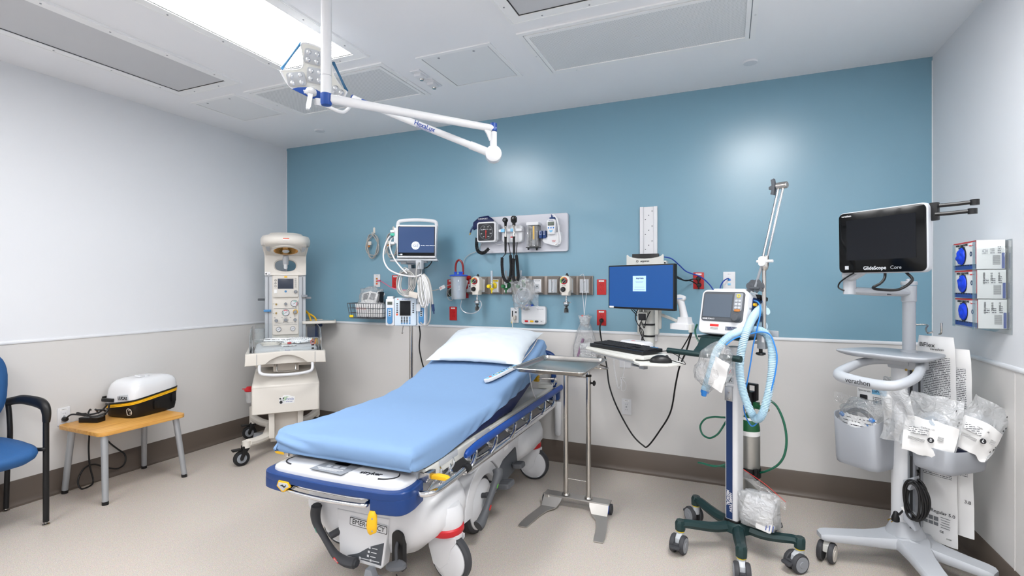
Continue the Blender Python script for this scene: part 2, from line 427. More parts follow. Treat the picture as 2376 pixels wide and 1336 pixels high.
def base(p0, p1, nrm):
    mb = MB(); L = [[Vector(p)+Vector(nrm)*a+Vector((0, 0, b)) for a, b in bp_] for p in (p0, p1)]
    return mb.loft(L)
struct('baseboard_back', base((XL, D, 0), (XR, D, 0), (0, -1, 0)), 'baseboard')
struct('baseboard_left', base((XL, YR, 0), (XL, D, 0), (1, 0, 0)), 'baseboard')
struct('baseboard_right', base((XR, YR, 0), (XR, D, 0), (-1, 0, 0)), 'baseboard')
# vertical panel joints in the wall protection, corner caulk
struct('trim_7', MB().box((XR-.004, 2.86, .59), (.002, .004, .86)), 'wainscot')
struct('trim_8', MB().box((XL+.003, D-.003, ZC/2+.5), (.006, .006, ZC-1.05)), 'rail_white')
struct('trim_9', MB().box((XR-.002, D-.002, ZC/2+.5), (.004, .004, ZC-1.05)), 'rail_white')
# ================================================================= ceiling fixtures
emit_mat('troffer_lit', '#ffffff', 25.0); emit_mat('fill_lit_soft', '#ffffff', 16.0); emit_mat('troffer_lit_bright', '#ffffff', 36.0); emit_mat('fill_lit_rear', '#ffffff', 27.0)  # rear and soft glow only in the added fill panels
def screws(mb, pts, z):
    for x, y in pts: mb.lathe([(0, z-.0025), (.004, z-.002), (.005, z)], (x, y, 0), (0, 0, 1), 8)
def troffer(x0, x1, y0, y1, label, lit):
    t = thing('ceiling_light', label, 'ceiling light', ((x0+x1)/2, (y0+y1)/2, ZC), group=None)
    w, h = x1-x0, y1-y0
    mb = MB().frame((0, 0, -.006), w, h, .07, .012, 'xy').frame((0, 0, -.010), w-.012, h-.012, .010, .008, 'xy')
    FR = mb
    obj('gap', MB().frame((0, 0, -.004), w-.138, h-.138, .006, .008, 'xy'), 'dark_gap', t)
    obj('diffuser', MB().box((0, 0, -.003), (w-.150, h-.150, .005)), (None, 'troffer_lit', 'troffer_lit_bright', 'fill_lit_rear', 'fill_lit_soft')[lit] if lit else 'diffuser_off', t)
    FR.mi = 1; mb = FR; screws(mb, [(sx*(w/2-.035), h*k) for sx in (-1, 1) for k in (-.36, -.12, .12, .36)]+[(w*k, sy*(h/2-.035)) for sy in (-1, 1) for k in (-.2, .2)], -.0125)
    obj('frame', mb, ['ceiling_frame', 'grey'], t)
    return t
troffer(-3.675, -3.055, 1.18, 2.44, 'unlit recessed ceiling light nearest the left wall', 0)
troffer(-2.66, -1.99, 1.18, 2.465, 'brightly lit recessed ceiling light behind the lamp pole', 1)
troffer(-1.055, -.44, 1.18, 2.46, 'unlit recessed ceiling light at the top edge, right of the lamp pole', 0)
LIT = [(-.06, .61, 1.18, 2.33), (-2.66, -1.99, -1.3, -.02), (-.06, .61, -1.3, -.02), (-3.675, -3.005, -1.3, -.02)]  # front one is a room lamp; those behind the camera are added fill
for k, a in enumerate(LIT):
    troffer(*a, ['lit recessed ceiling light above the ventilator, out of the picture', 'added ceiling fill light behind the camera', 'added ceiling fill light behind the camera on the right', 'added ceiling fill light behind the camera on the left'][k], (2, 3, 2, 4)[k])
def grille(x0, x1, y0, y1, label):
    t = thing('ceiling_vent', label, 'ceiling vent', ((x0+x1)/2, (y0+y1)/2, ZC)); w, h = x1-x0, y1-y0
    mb = MB().frame((0, 0, -.004), w, h, .028, .008, 'xy').frame((0, 0, -.0055), w-.066, h-.066, .022, .011, 'xy')
    obj('joint', MB().frame((0, 0, -.0035), w-.056, h-.056, .005, .005, 'xy'), 'grey', t)
    obj('perforated_plate', MB().box((0, 0, -.003), (w-.11, h-.11, .006)), 'perf', t)
    mb.mi = 1; screws(mb, [(w*a, sy*(h/2-.012)) for sy in (-1, 1) for a in (-.35, .35)]+[(sx*(w/2-.012), 0) for sx in (-1, 1)], -.0085)
    mb.lathe([(0, -.010), (.012, -.009), (.013, -.006)], (0, 0, 0), (0, 0, 1), 12)
    obj('frame', mb, ['ceiling_frame', 'rail_white'], t)
grille(-1.075, .143, 2.565, 3.150, 'large perforated ceiling vent on the right, in front of the round cover')
grille(-3.20, -1.985, 2.565, 3.140, 'large perforated ceiling vent behind the lamp head')
def hatch(x0, x1, y0, y1, label):
    t = thing('access_panel', label, 'ceiling access panel', ((x0+x1)/2, (y0+y1)/2, ZC)); w, h = x1-x0, y1-y0
    obj('frame', MB().frame((0, 0, -.003), w, h, .026, .006, 'xy'), 'ceiling_frame', t)
    obj('gap', MB().frame((0, 0, -.001), w-.052, h-.052, .004, .003, 'xy'), 'grey_dark', t)
    obj('panel', MB().box((0, 0, -.002), (w-.06, h-.06, .004)), 'ceiling_panel', t)
    for q in (-.12, .12): obj('lock', MB().lathe([(0, -.0055), (.007, -.005), (.009, -.003)], (q, -h/2+.055, 0), (0, 0, 1), 12), 'grey', t)
hatch(-1.755, -1.25, 2.597, 3.10, 'square ceiling access panel between the two perforated vents')
hatch(-3.77, -3.29, 2.565, 3.045, 'square ceiling access panel near the left wall')
for p, lb in ((onceil(742, 303), 'round white sprinkler cover near the corner of the blue wall'), (onceil(1741, 144), 'round white sprinkler cover on the right of the ceiling')):
    t = obj('sprinkler_cover', MB().lathe([(0, -.008), (.040, -.008), (.044, -.004), (.045, 0)], (0, 0, 0), (0, 0, 1), 32), 'rail_white')
    t.location = p; tag(t, lb, 'sprinkler cover')
for k, lb in ((0, 'small white ceiling socket bracket, the nearer of the pair'), (1, 'small white ceiling socket bracket, the one nearer the blue wall')):
    t = thing('ceiling_bracket', lb, 'ceiling bracket', (-1.862, 2.81+.155*k, ZC))
    obj('plate', MB().box((0, 0, -.004), (.075, .13, .008), .002).box((0, 0, -.016), (.055, .07, .022), .006), 'rail_white', t)
    obj('socket', MB().lathe([(.006, -.036), (.013, -.036), (.015, -.026)], (0, .02, 0), (0, 0, 1), 16), 'steel', t)
# world: the room is closed, only its lamps and the added rear fill panels light it
w = bpy.data.worlds.new('World'); SC.world = w; w.use_nodes = True
w.node_tree.nodes['Background'].inputs[0].default_value = (.6, .65, .7, 1); w.node_tree.nodes['Background'].inputs[1].default_value = .05
# camera
cd = bpy.data.cameras.new('camera'); cam = bpy.data.objects.new('camera', cd); COL.objects.link(cam); SC.camera = cam
cd.sensor_width = 36; cd.lens = 36*FPX/2376; cd.shift_y = (CY-668)/2376; cd.clip_start = .02
cam.location = (0, 0, CAMH); cam.rotation_euler = (PI/2, 0, YAW)
vs = SC.view_settings; SC.display_settings.display_device = 'sRGB'; vs.view_transform = 'Standard'; vs.look = 'None'; vs.gamma = 1; vs.use_curve_mapping = False; vs.exposure = EXPO
# ================================================================= things on the back wall
def rect(u0, v0, u1, v1, off=0.0):
    a = onback(u0, (v0+v1)/2, off); b = onback(u1, (v0+v1)/2, off); um = (u0+u1)/2
    return (a.x+b.x)/2, (onback(um, v0, off).z+onback(um, v1, off).z)/2, abs(b.x-a.x), onback(um, v0, off).z-onback(um, v1, off).z
I4 = Matrix()
def outlet(u, v, label, color='red_plate', kind='duplex', tagtext=True, wall='back'):
    p = onback(u, v); y = D if p.z > 1.04 else D-.003
    if wall == 'left': t = thing('wall_outlet', label, 'wall outlet', (XL+.003, v, u), 90)
    else: t = thing('wall_outlet', label, 'wall outlet', (p.x, y, p.z))
    obj('cover_plate', MB().rbox((0, -.003, 0), (.072, .006, .118), .004, 'xz', .0018), color, t)
    for q, z in enumerate((.019, -.019)):
        if kind == 'duplex':
            mb = MB().lathe([(0, -.0085), (.0165, -.0085), (.0172, -.006)], (0, 0, z), (0, 1, 0), 24)
            s = obj('receptacle', mb, color, t)
            mb = MB()
            for sx, hh in ((-.006, .009), (.006, .007)): mb.box((sx, -.0086, z+.003), (.0016, .0008, hh))
            mb.lathe([(0, -.009), (.0024, -.009), (.0024, -.008)], (0, 0, z-.007), (0, 1, 0), 10)
            obj('slots', mb, 'black', s)
    if kind == 'decora':
        obj('receptacle', MB().rbox((0, -.007, 0), (.033, .004, .067), .002, 'xz', .001), color, t)
        mb = MB()
        for z in (.02, -.02):
            for sx in (-.006, .006): mb.box((sx, -.0095, z), (.0016, .0008, .008))
        mb.box((0, -.0095, .003), (.010, .0008, .003)).box((0, -.0095, -.003), (.010, .0008, .003))
        obj('slots', mb, 'grey_dark', t)
    if tagtext:
        lb = obj('name_strip', MB().box((0, -.0065, .046), (.040, .0008, .011)), 'paper', t)
        text('lettering', 'XNE-13', .008, 'print', lb, X(0, -.0072, .046))
    return t
outlet(918, 653, 'red wall outlet beside the white data plate, left of the monitor pole')
outlet(1052, 727, 'red wall outlet with nothing plugged in, below the suction canister')
outlet(1047, 664, 'red wall outlet mostly hidden behind the suction canister')
outlet(1396, 666, 'red wall outlet with nothing plugged in, right of the gas rail')
outlet(1396, 737, 'red wall outlet low on the blue wall with one black plug in it')
outlet(1621, 651, 'red wall outlet right of the desktop monitor holding two black plugs')
outlet(1454, 943, 'white wall outlet low on the grey wall behind the hanging black cables', 'white', 'decora')
outlet(.508, 1.94, 'white wall outlet on the left wall beside the wooden table', 'white', 'decora', True, 'left')
def plug(u, v, label, rot=0, off=0.009):
    p = onback(u, v, off); t = thing('power_plug', label, 'plug', p)
    m = X(0, 0, 0, 0, 0, rot)
    obj('plug_body', MB(m).lathe([(.0, -.034), (.010, -.034), (.016, -.024), (.0165, -.004), (.015, 0)], (0, 0, 0), (0, 1, 0), 18), 'black', t)
    obj('strain_relief', MB(m).tube([(0, -.026, 0), (0, -.034, -.012), (0, -.036, -.030)], .005, 8), 'rubber', t)
plug(1396.5, 743, 'black power plug in the lower red outlet right of the bed')
plug(1621, 646, 'upper black power plug in the red outlet beside the desktop monitor')
plug(1622, 661, 'lower black power plug in the red outlet beside the desktop monitor')
# white data / phone / call plates
def plate(u, v, label, w=.072, h=.118):
    p = onback(u, v); t = thing('wall_plate', label, 'wall plate', (p.x, D if p.z > 1.04 else D-.003, p.z))
    obj('cover_plate', MB().rbox((0, -.003, 0), (w, .006, h), .004, 'xz', .0018), 'white', t)
    return t
t = plate(875.5, 651, 'white data plate with an orange jack and a pink cable plugged in')
text('lettering', '10-07', .009, 'print_grey', t, X(0, -.0064, .045))
for z, m in ((.018, 'tan'), (-.006, 'tan'), (-.028, 'orange_sticker')): obj('jack', MB().box((0, -.007, z), (.018, .006, .016), .001), m, t)
t = plate(1692, 652, 'white data plate with a blue network cable plugged in, above the ventilator', .078, .130)
text('lettering', '20-11', .009, 'print_grey', t, X(0, -.0064, .048))
obj('jack', MB().box((0, -.007, .010), (.018, .006, .014), .001), 'blue_bright', t)
obj('jack', MB().box((0, -.007, -.022), (.018, .006, .014), .001), 'blue_light', t)
t = plate(1194.5, 731, 'white call-cord plate beside the nurse call box', .072, .125)
obj('slot', MB().box((-.018, -.0065, .012), (.009, .003, .050)), 'dark_gap', t)
obj('knob', MB().lathe([(0, -.014), (.007, -.014), (.008, -.006)], (.012, 0, .026), (0, 1, 0), 16), 'grey_dark', t)
pl_ = obj('call_plug', MB().box((.006, -.020, -.018), (.024, .028, .034), .006), 'cream_dark', t)
obj('sleeve', MB().cyl((-.006, -.028, -.034), (-.014, -.030, -.066), .004), 'yellow_bright', pl_)
t = plate(1451, 839, 'white square phone plate low on the grey wall under the keyboard tray', .085, .088)
obj('jack', MB().lathe([(0, -.010), (.006, -.010), (.007, -.006)], (0, 0, .022), (0, 1, 0), 12), 'steel', t)
# nurse call box
x, z, w_, h_ = rect(1212, 710, 1268, 752, .02)
t = thing('nurse_call_box', 'white wall box with red, orange and grey buttons above the pillow', 'nurse call box', (x, D, z))
obj('case', MB().rbox((0, -.0225, 0), (w_, .045, h_), .022, 'xz', .008, 3), 'white', t)
obj('badge', MB().box((-w_*.38, -.0455, h_*.34), (.011, .0012, .011)), 'blue_bright', t)
text('lettering', 'Hillrom', .011, 'print', t, X(-w_*.30, -.0455, h_*.34), 'LEFT')
text('lettering', 'Status Board 5000', .007, 'print_grey', t, X(w_*.42, -.0455, h_*.34), 'RIGHT')
for k, (q, m) in enumerate(((-.28, 'red'), (-.06, 'yellow'), (.14, 'grey_dark'))):
    obj('button', MB().rbox((w_*q, -.0458, -h_*.33), (.032, .002, .016), .008, 'xz', .0006), m, t)
obj('button_strip', MB().frame((0, -.0453, -h_*.33), w_*.84, .024, .0010, .0006), 'grey', t)
text('lettering', 'OK', .012, 'print', t, X(w_*.34, -.0458, -h_*.33))
t = thing('blue_hook', 'small blue clip peeking out above the nurse call box', 'clip', onback(1228, 708, .03))
obj('clip_body', MB().box((0, 0, 0), (.060, .03, .016), .003).box((-.024, 0, -.012), (.012, .028, .02), .003), 'blue_plastic', t)
# ---- grey medical gas rail (head wall strip) made of modules
zt, zb = onback(1220, 641).z, onback(1220, 683).z; zc = (zt+zb)/2; hr = zt-zb
xa, xb = onback(1060, 660).x, onback(1377, 660).x
t = thing('gas_rail', 'taupe medical gas rail with outlets running along the blue wall', 'medical gas rail', ((xa+xb)/2, D, zc))
ox = (xa+xb)/2
obj('rail_body', MB().box((0, -.010, 0), (xb-xa, .020, hr), .001), 'grey_rail', t)
cents = [1092, 1118, 1150, 1180, 1212, 1248, 1284, 1321, 1357]
gx = {c: onback(c, 660, .03).x for c in cents}
for c in cents:
    m = X(gx[c]-ox, 0, 0)
    w0 = .108
    obj('bezel', MB(m).loft([[(-w0/2, -.020, -hr/2+.002), (w0/2, -.020, -hr/2+.002), (w0/2, -.020, hr/2-.002), (-w0/2, -.020, hr/2-.002)], [(-w0/2+.014, -.040, -.060), (w0/2-.014, -.040, -.060), (w0/2-.014, -.040, .052), (-w0/2+.014, -.040, .052)]]), 'grey_rail', t)
def gas_plate(c, title, m, col):
    q = X(gx[c]-ox, -.040, -.003)
    p = obj('gas_outlet', MB(q).rbox((0, -.002, 0), (.064, .004, .104), .002, 'xz', .001), 'white', t)
    text('lettering', title, .011, 'print', p, q @ X(0, -.0045, .040))
    obj('title_band', MB(q).box((0, -.0042, .040), (.060, .0006, .014)), col, p)
    obj('port', MB(q).rbox((0, -.006, -.004), (.032, .006, .036), .006, 'xz', .001), m, p)
    obj('port_hole', MB(q).lathe([(0, -.0098), (.005, -.0098), (.005, -.009)], (0, 0, -.004), (0, 1, 0), 12), 'black', p)
    text('lettering', 'BeaconMedaes', .006, 'print', p, q @ X(0, -.0045, -.045))
    return p
gas_plate(1092, 'VACUUM', 'white', 'white'); gas_plate(1118, 'VACUUM', 'white', 'white')
gas_plate(1150, 'MED AIR', 'yellow_bright', 'yellow_bright'); gas_plate(1180, 'OXYGEN', 'grey', 'green_bright')
gas_plate(1212, 'OXYGEN', 'grey', 'green_bright'); gas_plate(1248, 'VACUUM', 'grey_light', 'white')
for c in (1284, 1321, 1357):
    q = X(gx[c]-ox, -.040, -.004)
    p = obj('slide_bracket', MB(q).prism([(-.034, 0), (.034, 0), (.034, -.010), (.024, -.010), (.020, -.020), (.008, -.020), (.006, -.008), (-.006, -.008), (-.008, -.020), (-.020, -.020), (-.024, -.010), (-.034, -.010)], -.052, .052, 'xy'), 'grey_light', t)
    for zz in (-.036, .036): obj('screw', MB(q).lathe([(0, -.013), (.005, -.012), (.006, -.008)], (0, 0, zz), (0, 1, 0), 10), 'steel', p)
# ---- suction regulators
def regulator(u, v, label):
    p = onback(u, v, .11); t = thing('suction_regulator', label, 'suction regulator', (p.x, D, p.z))
    k = X(0, -.10, 0)
    sh = []
    pts = [(-.040, .020), (-.036, .052), (-.018, .072), (.012, .076), (.034, .062), (.042, .036), (.042, -.038), (.032, -.052), (.030, -.078), (-.026, -.078), (-.026, -.060), (-.040, -.044)]
    b = obj('housing', MB(k).prism(pts, -.036, .036, 'xz', .010, 3), 'cream', t)
    obj('neck', MB().box((.010, -.054, .01), (.05, .048, .09), .004), 'cream', t)
    obj('top_port', MB(k).lathe([(.013, 0), (.013, .008), (.008, .010), (.006, .020), (0, .021)], (.010, 0, .074), (0, 0, 1), 14), 'black', t)
    g = obj('gauge', MB(k).lathe([(0, -.040), (.028, -.040), (.029, -.034)], (-.004, 0, .036), (0, 1, 0), 32), 'black', t)
    for a0, a1, m in ((150, 225, 'green_bright'), (90, 150, 'yellow'), (20, 90, 'orange_sticker'), (-60, 20, 'red_dark'), (225, 300, 'red')):
        P1 = arc(-.004, .036, .0275, a0, a1, 8); P2 = arc(-.004, .036, .021, a1, a0, 8)
        obj('scale_band', MB(k).prism(P1+P2, -.0412, -.0398, 'xz'), m, g)
    tk = MB(k)
    for a in range(-60, 241, 25):
        c, s_ = math.cos(math.radians(a)), math.sin(math.radians(a)); tk.tube([(-.004+.014*c, -.0412, .036+.014*s_), (-.004+.019*c, -.0412, .036+.019*s_)], .0008, 4, 1)
    tk.tube([(-.018, -.0415, .022), (.010, -.0415, .048)], .0012, 4, 1)
    obj('needle', tk, 'white', g)
    text('lettering', 'ON  OFF', .009, 'print', t, k @ X(-.006, -.0365, -.0005))
    kn = obj('dial', MB(k).lathe([(0, -.060), (.013, -.060), (.017, -.055), (.020, -.037)], (-.010, 0, -.030), (0, 1, 0), 24), 'black', t)
    obj('dial_ring', MB(k).lathe([(.009, -.0605), (.012, -.0605), (.012, -.060), (.009, -.060), (.009, -.0605)], (-.010, 0, -.030), (0, 1, 0), 20), 'grey_dark', kn)
    obj('connector', MB(k).lathe([(.007, -.122), (.007, -.118), (.010, -.116), (.010, -.100), (.006, -.096), (.006, -.078)], (.004, 0, 0), (0, 0, 1), 16), 'chrome', t)
    tp = obj('trap_lid', MB(k).lathe([(.020, -.146), (.026, -.144), (.026, -.130), (.022, -.127), (.010, -.122)], (.004, 0, 0), (0, 0, 1), 24).cyl((.022, 0, -.134), (.044, -.004, -.128), .004), 'chrome', t)
    jar = obj('trap_jar', MB(k).lathe([(0, -.214), (.018, -.214), (.021, -.210), (.021, -.144)], (.004, 0, 0), (0, 0, 1), 20), 'acrylic', t)
    obj('float', MB(k).lathe([(0, -.208), (.017, -.208), (.016, -.180), (.009, -.172), (.009, -.164), (.018, -.156), (.018, -.150)], (.004, 0, 0), (0, 0, 1), 18), 'black', t)
    return t
regulator(1105, 662, 'cream suction regulator with round coloured gauge beside the clear canister')
regulator(1312, 662, 'cream suction regulator with round coloured gauge on the right half of the gas rail')
# ---- flowmeters
def flowmeter(u, v, label, m1, m2):
    p = onback(u, v, .09); t = thing('flowmeter', label, 'flowmeter', (p.x, D, p.z)); k = X(0, -.09, 0)
    obj('flow_tube', MB(k).lathe([(0, .116), (.010, .116), (.011, .110), (.010, .012), (.013, .010), (.013, 0)], (0, 0, .008), (0, 0, 1), 16), 'tube_clear', t)
    obj('scale', MB(k).box((0, -.009, .066), (.008, .001, .088)), 'corrugated_scale', t)
    obj('valve_body', MB(k).lathe([(.014, -.016), (.014, .012)], (0, 0, 0), (0, 0, 1), 16).cyl((0, 0, 0), (.0, .045, .004), .011), 'chrome', t)
    obj('coupling', MB(k).lathe([(.018, .030), (.026, .034), (.026, .048)], (.0, 0, .004), (0, 1, 0), 20), m1, t)
    obj('control_knob', MB(k).lathe([(0, -.050), (.012, -.050), (.016, -.044), (.016, -.026), (.010, -.022), (.008, -.010)], (-.010, 0, -.004), (0, 1, 0), 12), m1, t)
    obj('cone_nipple', MB(k).lathe([(.004, -.062), (.008, -.034), (.016, -.032), (.017, -.016)], (0, 0, 0), (0, 0, 1), 14), m2, t)
flowmeter(1141, 663, 'yellow air flowmeter with clear upright tube on the gas rail', 'yellow_bright', 'yellow_bright')
flowmeter(1174, 663, 'green oxygen flowmeter behind the left black coiled cord', 'green', 'green')
flowmeter(1208, 663, 'green oxygen flowmeter behind the clear bagged mask', 'green', 'green')
# ---- suction canister with red hose
x, z, w_, h_ = rect(1047, 640, 1082, 694, .13)
t = thing('suction_canister', 'clear ribbed suction canister with blue lid and red hose loop', 'suction canister', (x, D-.13, z))
a = h_/2
obj('canister_body', MB().lathe([(0, -a), (w_*.40, -a), (w_*.42, -a+.006), (w_*.46, a-.004), (w_*.47, a-.002)], (0, 0, 0), (0, 0, 1), 36), 'tube_clear', t)
obj('liner', MB().lathe([(0, -a+.01), (w_*.30, -a+.010), (w_*.36, a-.01)], (0, 0, 0), (0, 0, 1), 30), 'canister', t)
text('lettering', 'II', .022, 'white', t, X(w_*.22, -w_*.425, .055), bold=.001); text('lettering', '1500 CC', .012, 'white', t, X(w_*.26, -w_*.42, .0, 0, 90, 0))
ld = obj('lid', MB().lathe([(w_*.50, a-.004), (w_*.54, a), (w_*.54, a+.006), (w_*.46, a+.010), (w_*.24, a+.012)], (0, 0, 0), (0, 0, 1), 36), 'blue_plastic', t)
for q in (-.024, 0.02, .04): obj('lid_port', MB().lathe([(.011, a+.010), (.011, a+.026), (.015, a+.028), (.015, a+.034), (.006, a+.036)], (q-.006, 0.0, 0), (0, 0, 1), 14), 'blue_plastic', ld)
obj('red_hose', MB().tube([(-.028, 0, a+.03), (-.030, 0, a+.07), (-.020, 0, a+.115), (.004, 0, a+.132), (.030, 0, a+.112), (.042, 0, a+.065), (.042, 0, a+.0)], .0085, 10), 'red_dark', t)
obj('mount', MB().box((0, .11, -.01), (.05, .04, .16), .003).box((0, .085, a-.02), (w_*.9, .05, .014), .002), 'red_plate', t)
t = thing('canister_bracket', 'red bracket on the wall right beside the clear canister', 'bracket', (onback(1087, 655).x, D, onback(1087, 655).z))
obj('bracket_plate', MB().prism([(-.035, -.05), (.01, -.058), (.035, -.03), (.035, .055), (-.035, .06)], -.045, -.020, 'xz', .003), 'red_plate', t)
obj('bracket_clip', MB().box((.012, -.055, -.008), (.016, .022, .060), .003, m=X(0, 0, 0, 0, 20, 0)), 'white', t)
# ---- thin clear suction tube from canister to regulator
P = [onback(1072, 694, .13), onback(1069, 712, .13), onback(1078, 724, .13), onback(1095, 727, .13), onback(1108, 722, .14), onback(1116, 712, .14), onback(1117, 703, .13), onback(1113, 698, .12)]
tag(obj('suction_tube', MB().tube(P, .0045, 8), 'tube_clear'), 'thin clear tube looping from the canister to the regulator beside it', 'tube')
# ---- small black adapter + grey cable with a tag beside the canister
t = thing('power_adapter', 'small black adapter hanging behind the left edge of the canister', 'power adapter', onback(1046, 678, .03))
obj('adapter_body', MB().box((0, 0, 0), (.045, .045, .075), .006), 'black', t)
obj('indicator', MB().ball((.008, -.0235, -.016), .0025, 8), 'green_bright', t)
P = [onback(1046, 668, .05), onback(1038, 674, .05), onback(1037, 684, .05), onback(1041, 694, .05), onback(1048, 697, .05), onback(1050, 690, .05), onback(1042, 684, .05), onback(1040, 676, .05), onback(1047, 668, .05)]
tag(obj('adapter_cable', MB().tube(P, .003, 6), 'cable_grey'), 'thin grey cable looped around the adapter behind the canister', 'cable')
P = [onback(1047, 660, .04), onback(1040, 662, .06), onback(1030, 666, .06), onback(1018, 671, .08), onback(1003, 674, .12), onback(994, 670, .2)]
t = thing('tagged_cable', 'grey cable carrying a white tag running left from the canister', 'cable', P[2])
o = P[2]
obj('cable', MB().tube([p-o for p in P], .004, 6), 'cable_grey', t)
c_ = onback(1026, 667, .08)-o
obj('paper_tag', MB(Matrix.Translation(c_) @ X(0, 0, 0, 0, -24, 0)).box((0, 0, 0), (.055, .0015, .030)), 'paper', t)
text('lettering', '(!)', .020, 'print_red', t, Matrix.Translation(c_) @ X(-.012, -.0015, -.004, 0, -24, 0))
# ================================================================= diagnostic board
x0, x1 = onback(1130, 540).x, onback(1320, 540).x; zt, zb = onback(1250, 498).z, onback(1250, 585).z
xl = -1.915; xc = (xl+x1)/2; zc2 = (zt+zb)/2; wb = x1-xl; hb = zt-zb
t = thing('diagnostic_board', 'pale grey wall board carrying the blood pressure gauge, scopes and thermometer', 'wall board', (xc, D, zc2))
obj('board', MB().rbox((0, -.014, 0), (wb, .028, hb), .018, 'xz', .006, 3), 'board_grey', t)

def bpt(u, v, off): return onback(u, v, off)
# blood pressure gauge
x, z, w_, h_ = rect(1107, 514.5, 1151, 562, .10)
t = thing('blood_pressure_gauge', 'square white aneroid blood pressure gauge with a black dial', 'blood pressure gauge', (x, D-.028, z))
f_ = -.075
obj('case', MB().rbox((0, f_+.02, 0), (w_, .045, h_), .020, 'xz', .008, 3), 'white', t)
obj('wall_bracket', MB().box((.03, -.028, 0), (w_*.8, .056, h_*.78), .006), 'grey_light', t)
dl = obj('dial', MB().rbox((0, f_-.004, 0), (w_*.84, .004, h_*.84), .012, 'xz', .001), 'print', t)
mb = MB().lathe([(.060, f_-.0068), (.0615, f_-.0068), (.0615, f_-.006), (.060, f_-.006), (.060, f_-.0068)], (0, 0, 0), (0, 1, 0), 40)
for k in range(31):
    aa = math.radians(-60+k*10); c, s_ = math.cos(aa), math.sin(aa); mb.tube([(.054*c, f_-.0068, .054*s_), (.060*c, f_-.0068, .060*s_)], .0008, 4, 1)
obj('dial_scale', mb, 'grey', dl)
for k, n in enumerate((20, 60, 100, 140, 180, 220, 260, 300)):
    aa = math.radians(240-k*43); text('numeral', str(n), .012, 'white', dl, X(.044*math.cos(aa), f_-.0066, .044*math.sin(aa)))
text('lettering', 'Welch Allyn', .008, 'white', dl, X(.004, f_-.0066, .022))
obj('badge', MB().box((-.020, f_-.0066, .022), (.008, .0006, .008)), 'white', dl)
obj('needle', MB().prism([(-.002, -.054), (.002, -.054), (.003, .016), (-.003, .016)], f_-.009, f_-.008, 'xz').lathe([(0, f_-.011), (.005, f_-.010), (.005, f_-.006)], (0, 0, 0), (0, 1, 0), 12), 'print_red', dl)
# cuff tucked behind it and its coiled tube
t = thing('pressure_cuff', 'navy blood pressure cuff tucked behind the square gauge with its tube', 'blood pressure cuff', bpt(1125, 515, .06))
o = Vector(t.location)
mb = MB().loft([[(-.105+.0, .012*math.cos(a_), -.03+.035*math.sin(a_)) for a_ in [2*PI*k/12 for k in range(12)]], [(-.05, .022*math.cos(a_), .0+.045*math.sin(a_)) for a_ in [2*PI*k/12 for k in range(12)]], [(.03, .025*math.cos(a_), .012+.040*math.sin(a_)) for a_ in [2*PI*k/12 for k in range(12)]], [(.078, .010*math.cos(a_), -.004+.022*math.sin(a_)) for a_ in [2*PI*k/12 for k in range(12)]]])
obj('cuff_body', mb, 'navy_fabric', t)
text('lettering', 'FLEXIPORT', .018, 'white', t, X(-.005, -.028, .022))
obj('cuff_tube', MB().tube([(-.10, -.01, -.03), (-.115, -.02, -.06), (-.125, -.02, -.085)], .007, 8), 'stripe_navy', t)
obj('tube_tip', MB().cyl((-.125, -.02, -.085), (-.132, -.02, -.105), .005), 'brass', t)
def coil(P, R, r, pitch, n=6):
    """helical cord wound round a path"""
    P = spline(P, 10); L = [0]
    for a_, b_ in zip(P, P[1:]): L.append(L[-1]+(b_-a_).length)
    tot = L[-1]; K = int(tot/pitch*10); out = []; j = 0; up = None
    for i in range(K+1):
        s_ = tot*i/K
        while j < len(L)-2 and L[j+1] < s_: j += 1
        f2 = (s_-L[j])/max(1e-9, L[j+1]-L[j]); p = P[j].lerp(P[j+1], f2); tn = (P[j+1]-P[j]).normalized()
        up = (tn.orthogonal() if up is None else up-tn*up.dot(tn)).normalized(); bi = tn.cross(up); an = 2*PI*s_/pitch
        out.append(p+(up*math.cos(an)+bi*math.sin(an))*R)
    return MB().tube(out, r, n, 1)
P = [bpt(1107, 552, .09), bpt(1106, 570, .10), bpt(1110, 583, .10), bpt(1120, 587, .10), bpt(1128, 583, .09), bpt(1134, 576, .08)]
tag(obj('coiled_tube', coil(P, .011, .0045, .010), 'black'), 'thick black coiled tube hanging under the square pressure gauge', 'coiled tube')
P = [bpt(1120, 562, .05), bpt(1113, 575, .03), bpt(1106, 583, .02), bpt(1090, 590, .015), bpt(1079, 600, .015), bpt(1075, 612, .02), bpt(1076, 630, .03)]
tag(obj('pressure_tube', MB().tube(P, .0028, 6), 'cable_grey'), 'thin grey tube running from the pressure gauge down behind the red hose', 'tube')
P = [bpt(1147, 562, .05), bpt(1155, 567, .045), bpt(1166, 566, .05), bpt(1172, 561, .06)]
tag(obj('scope_cable', MB().tube(P, .0028, 6), 'cable_white'), 'short white cable between the pressure gauge and the scope charger', 'cable')
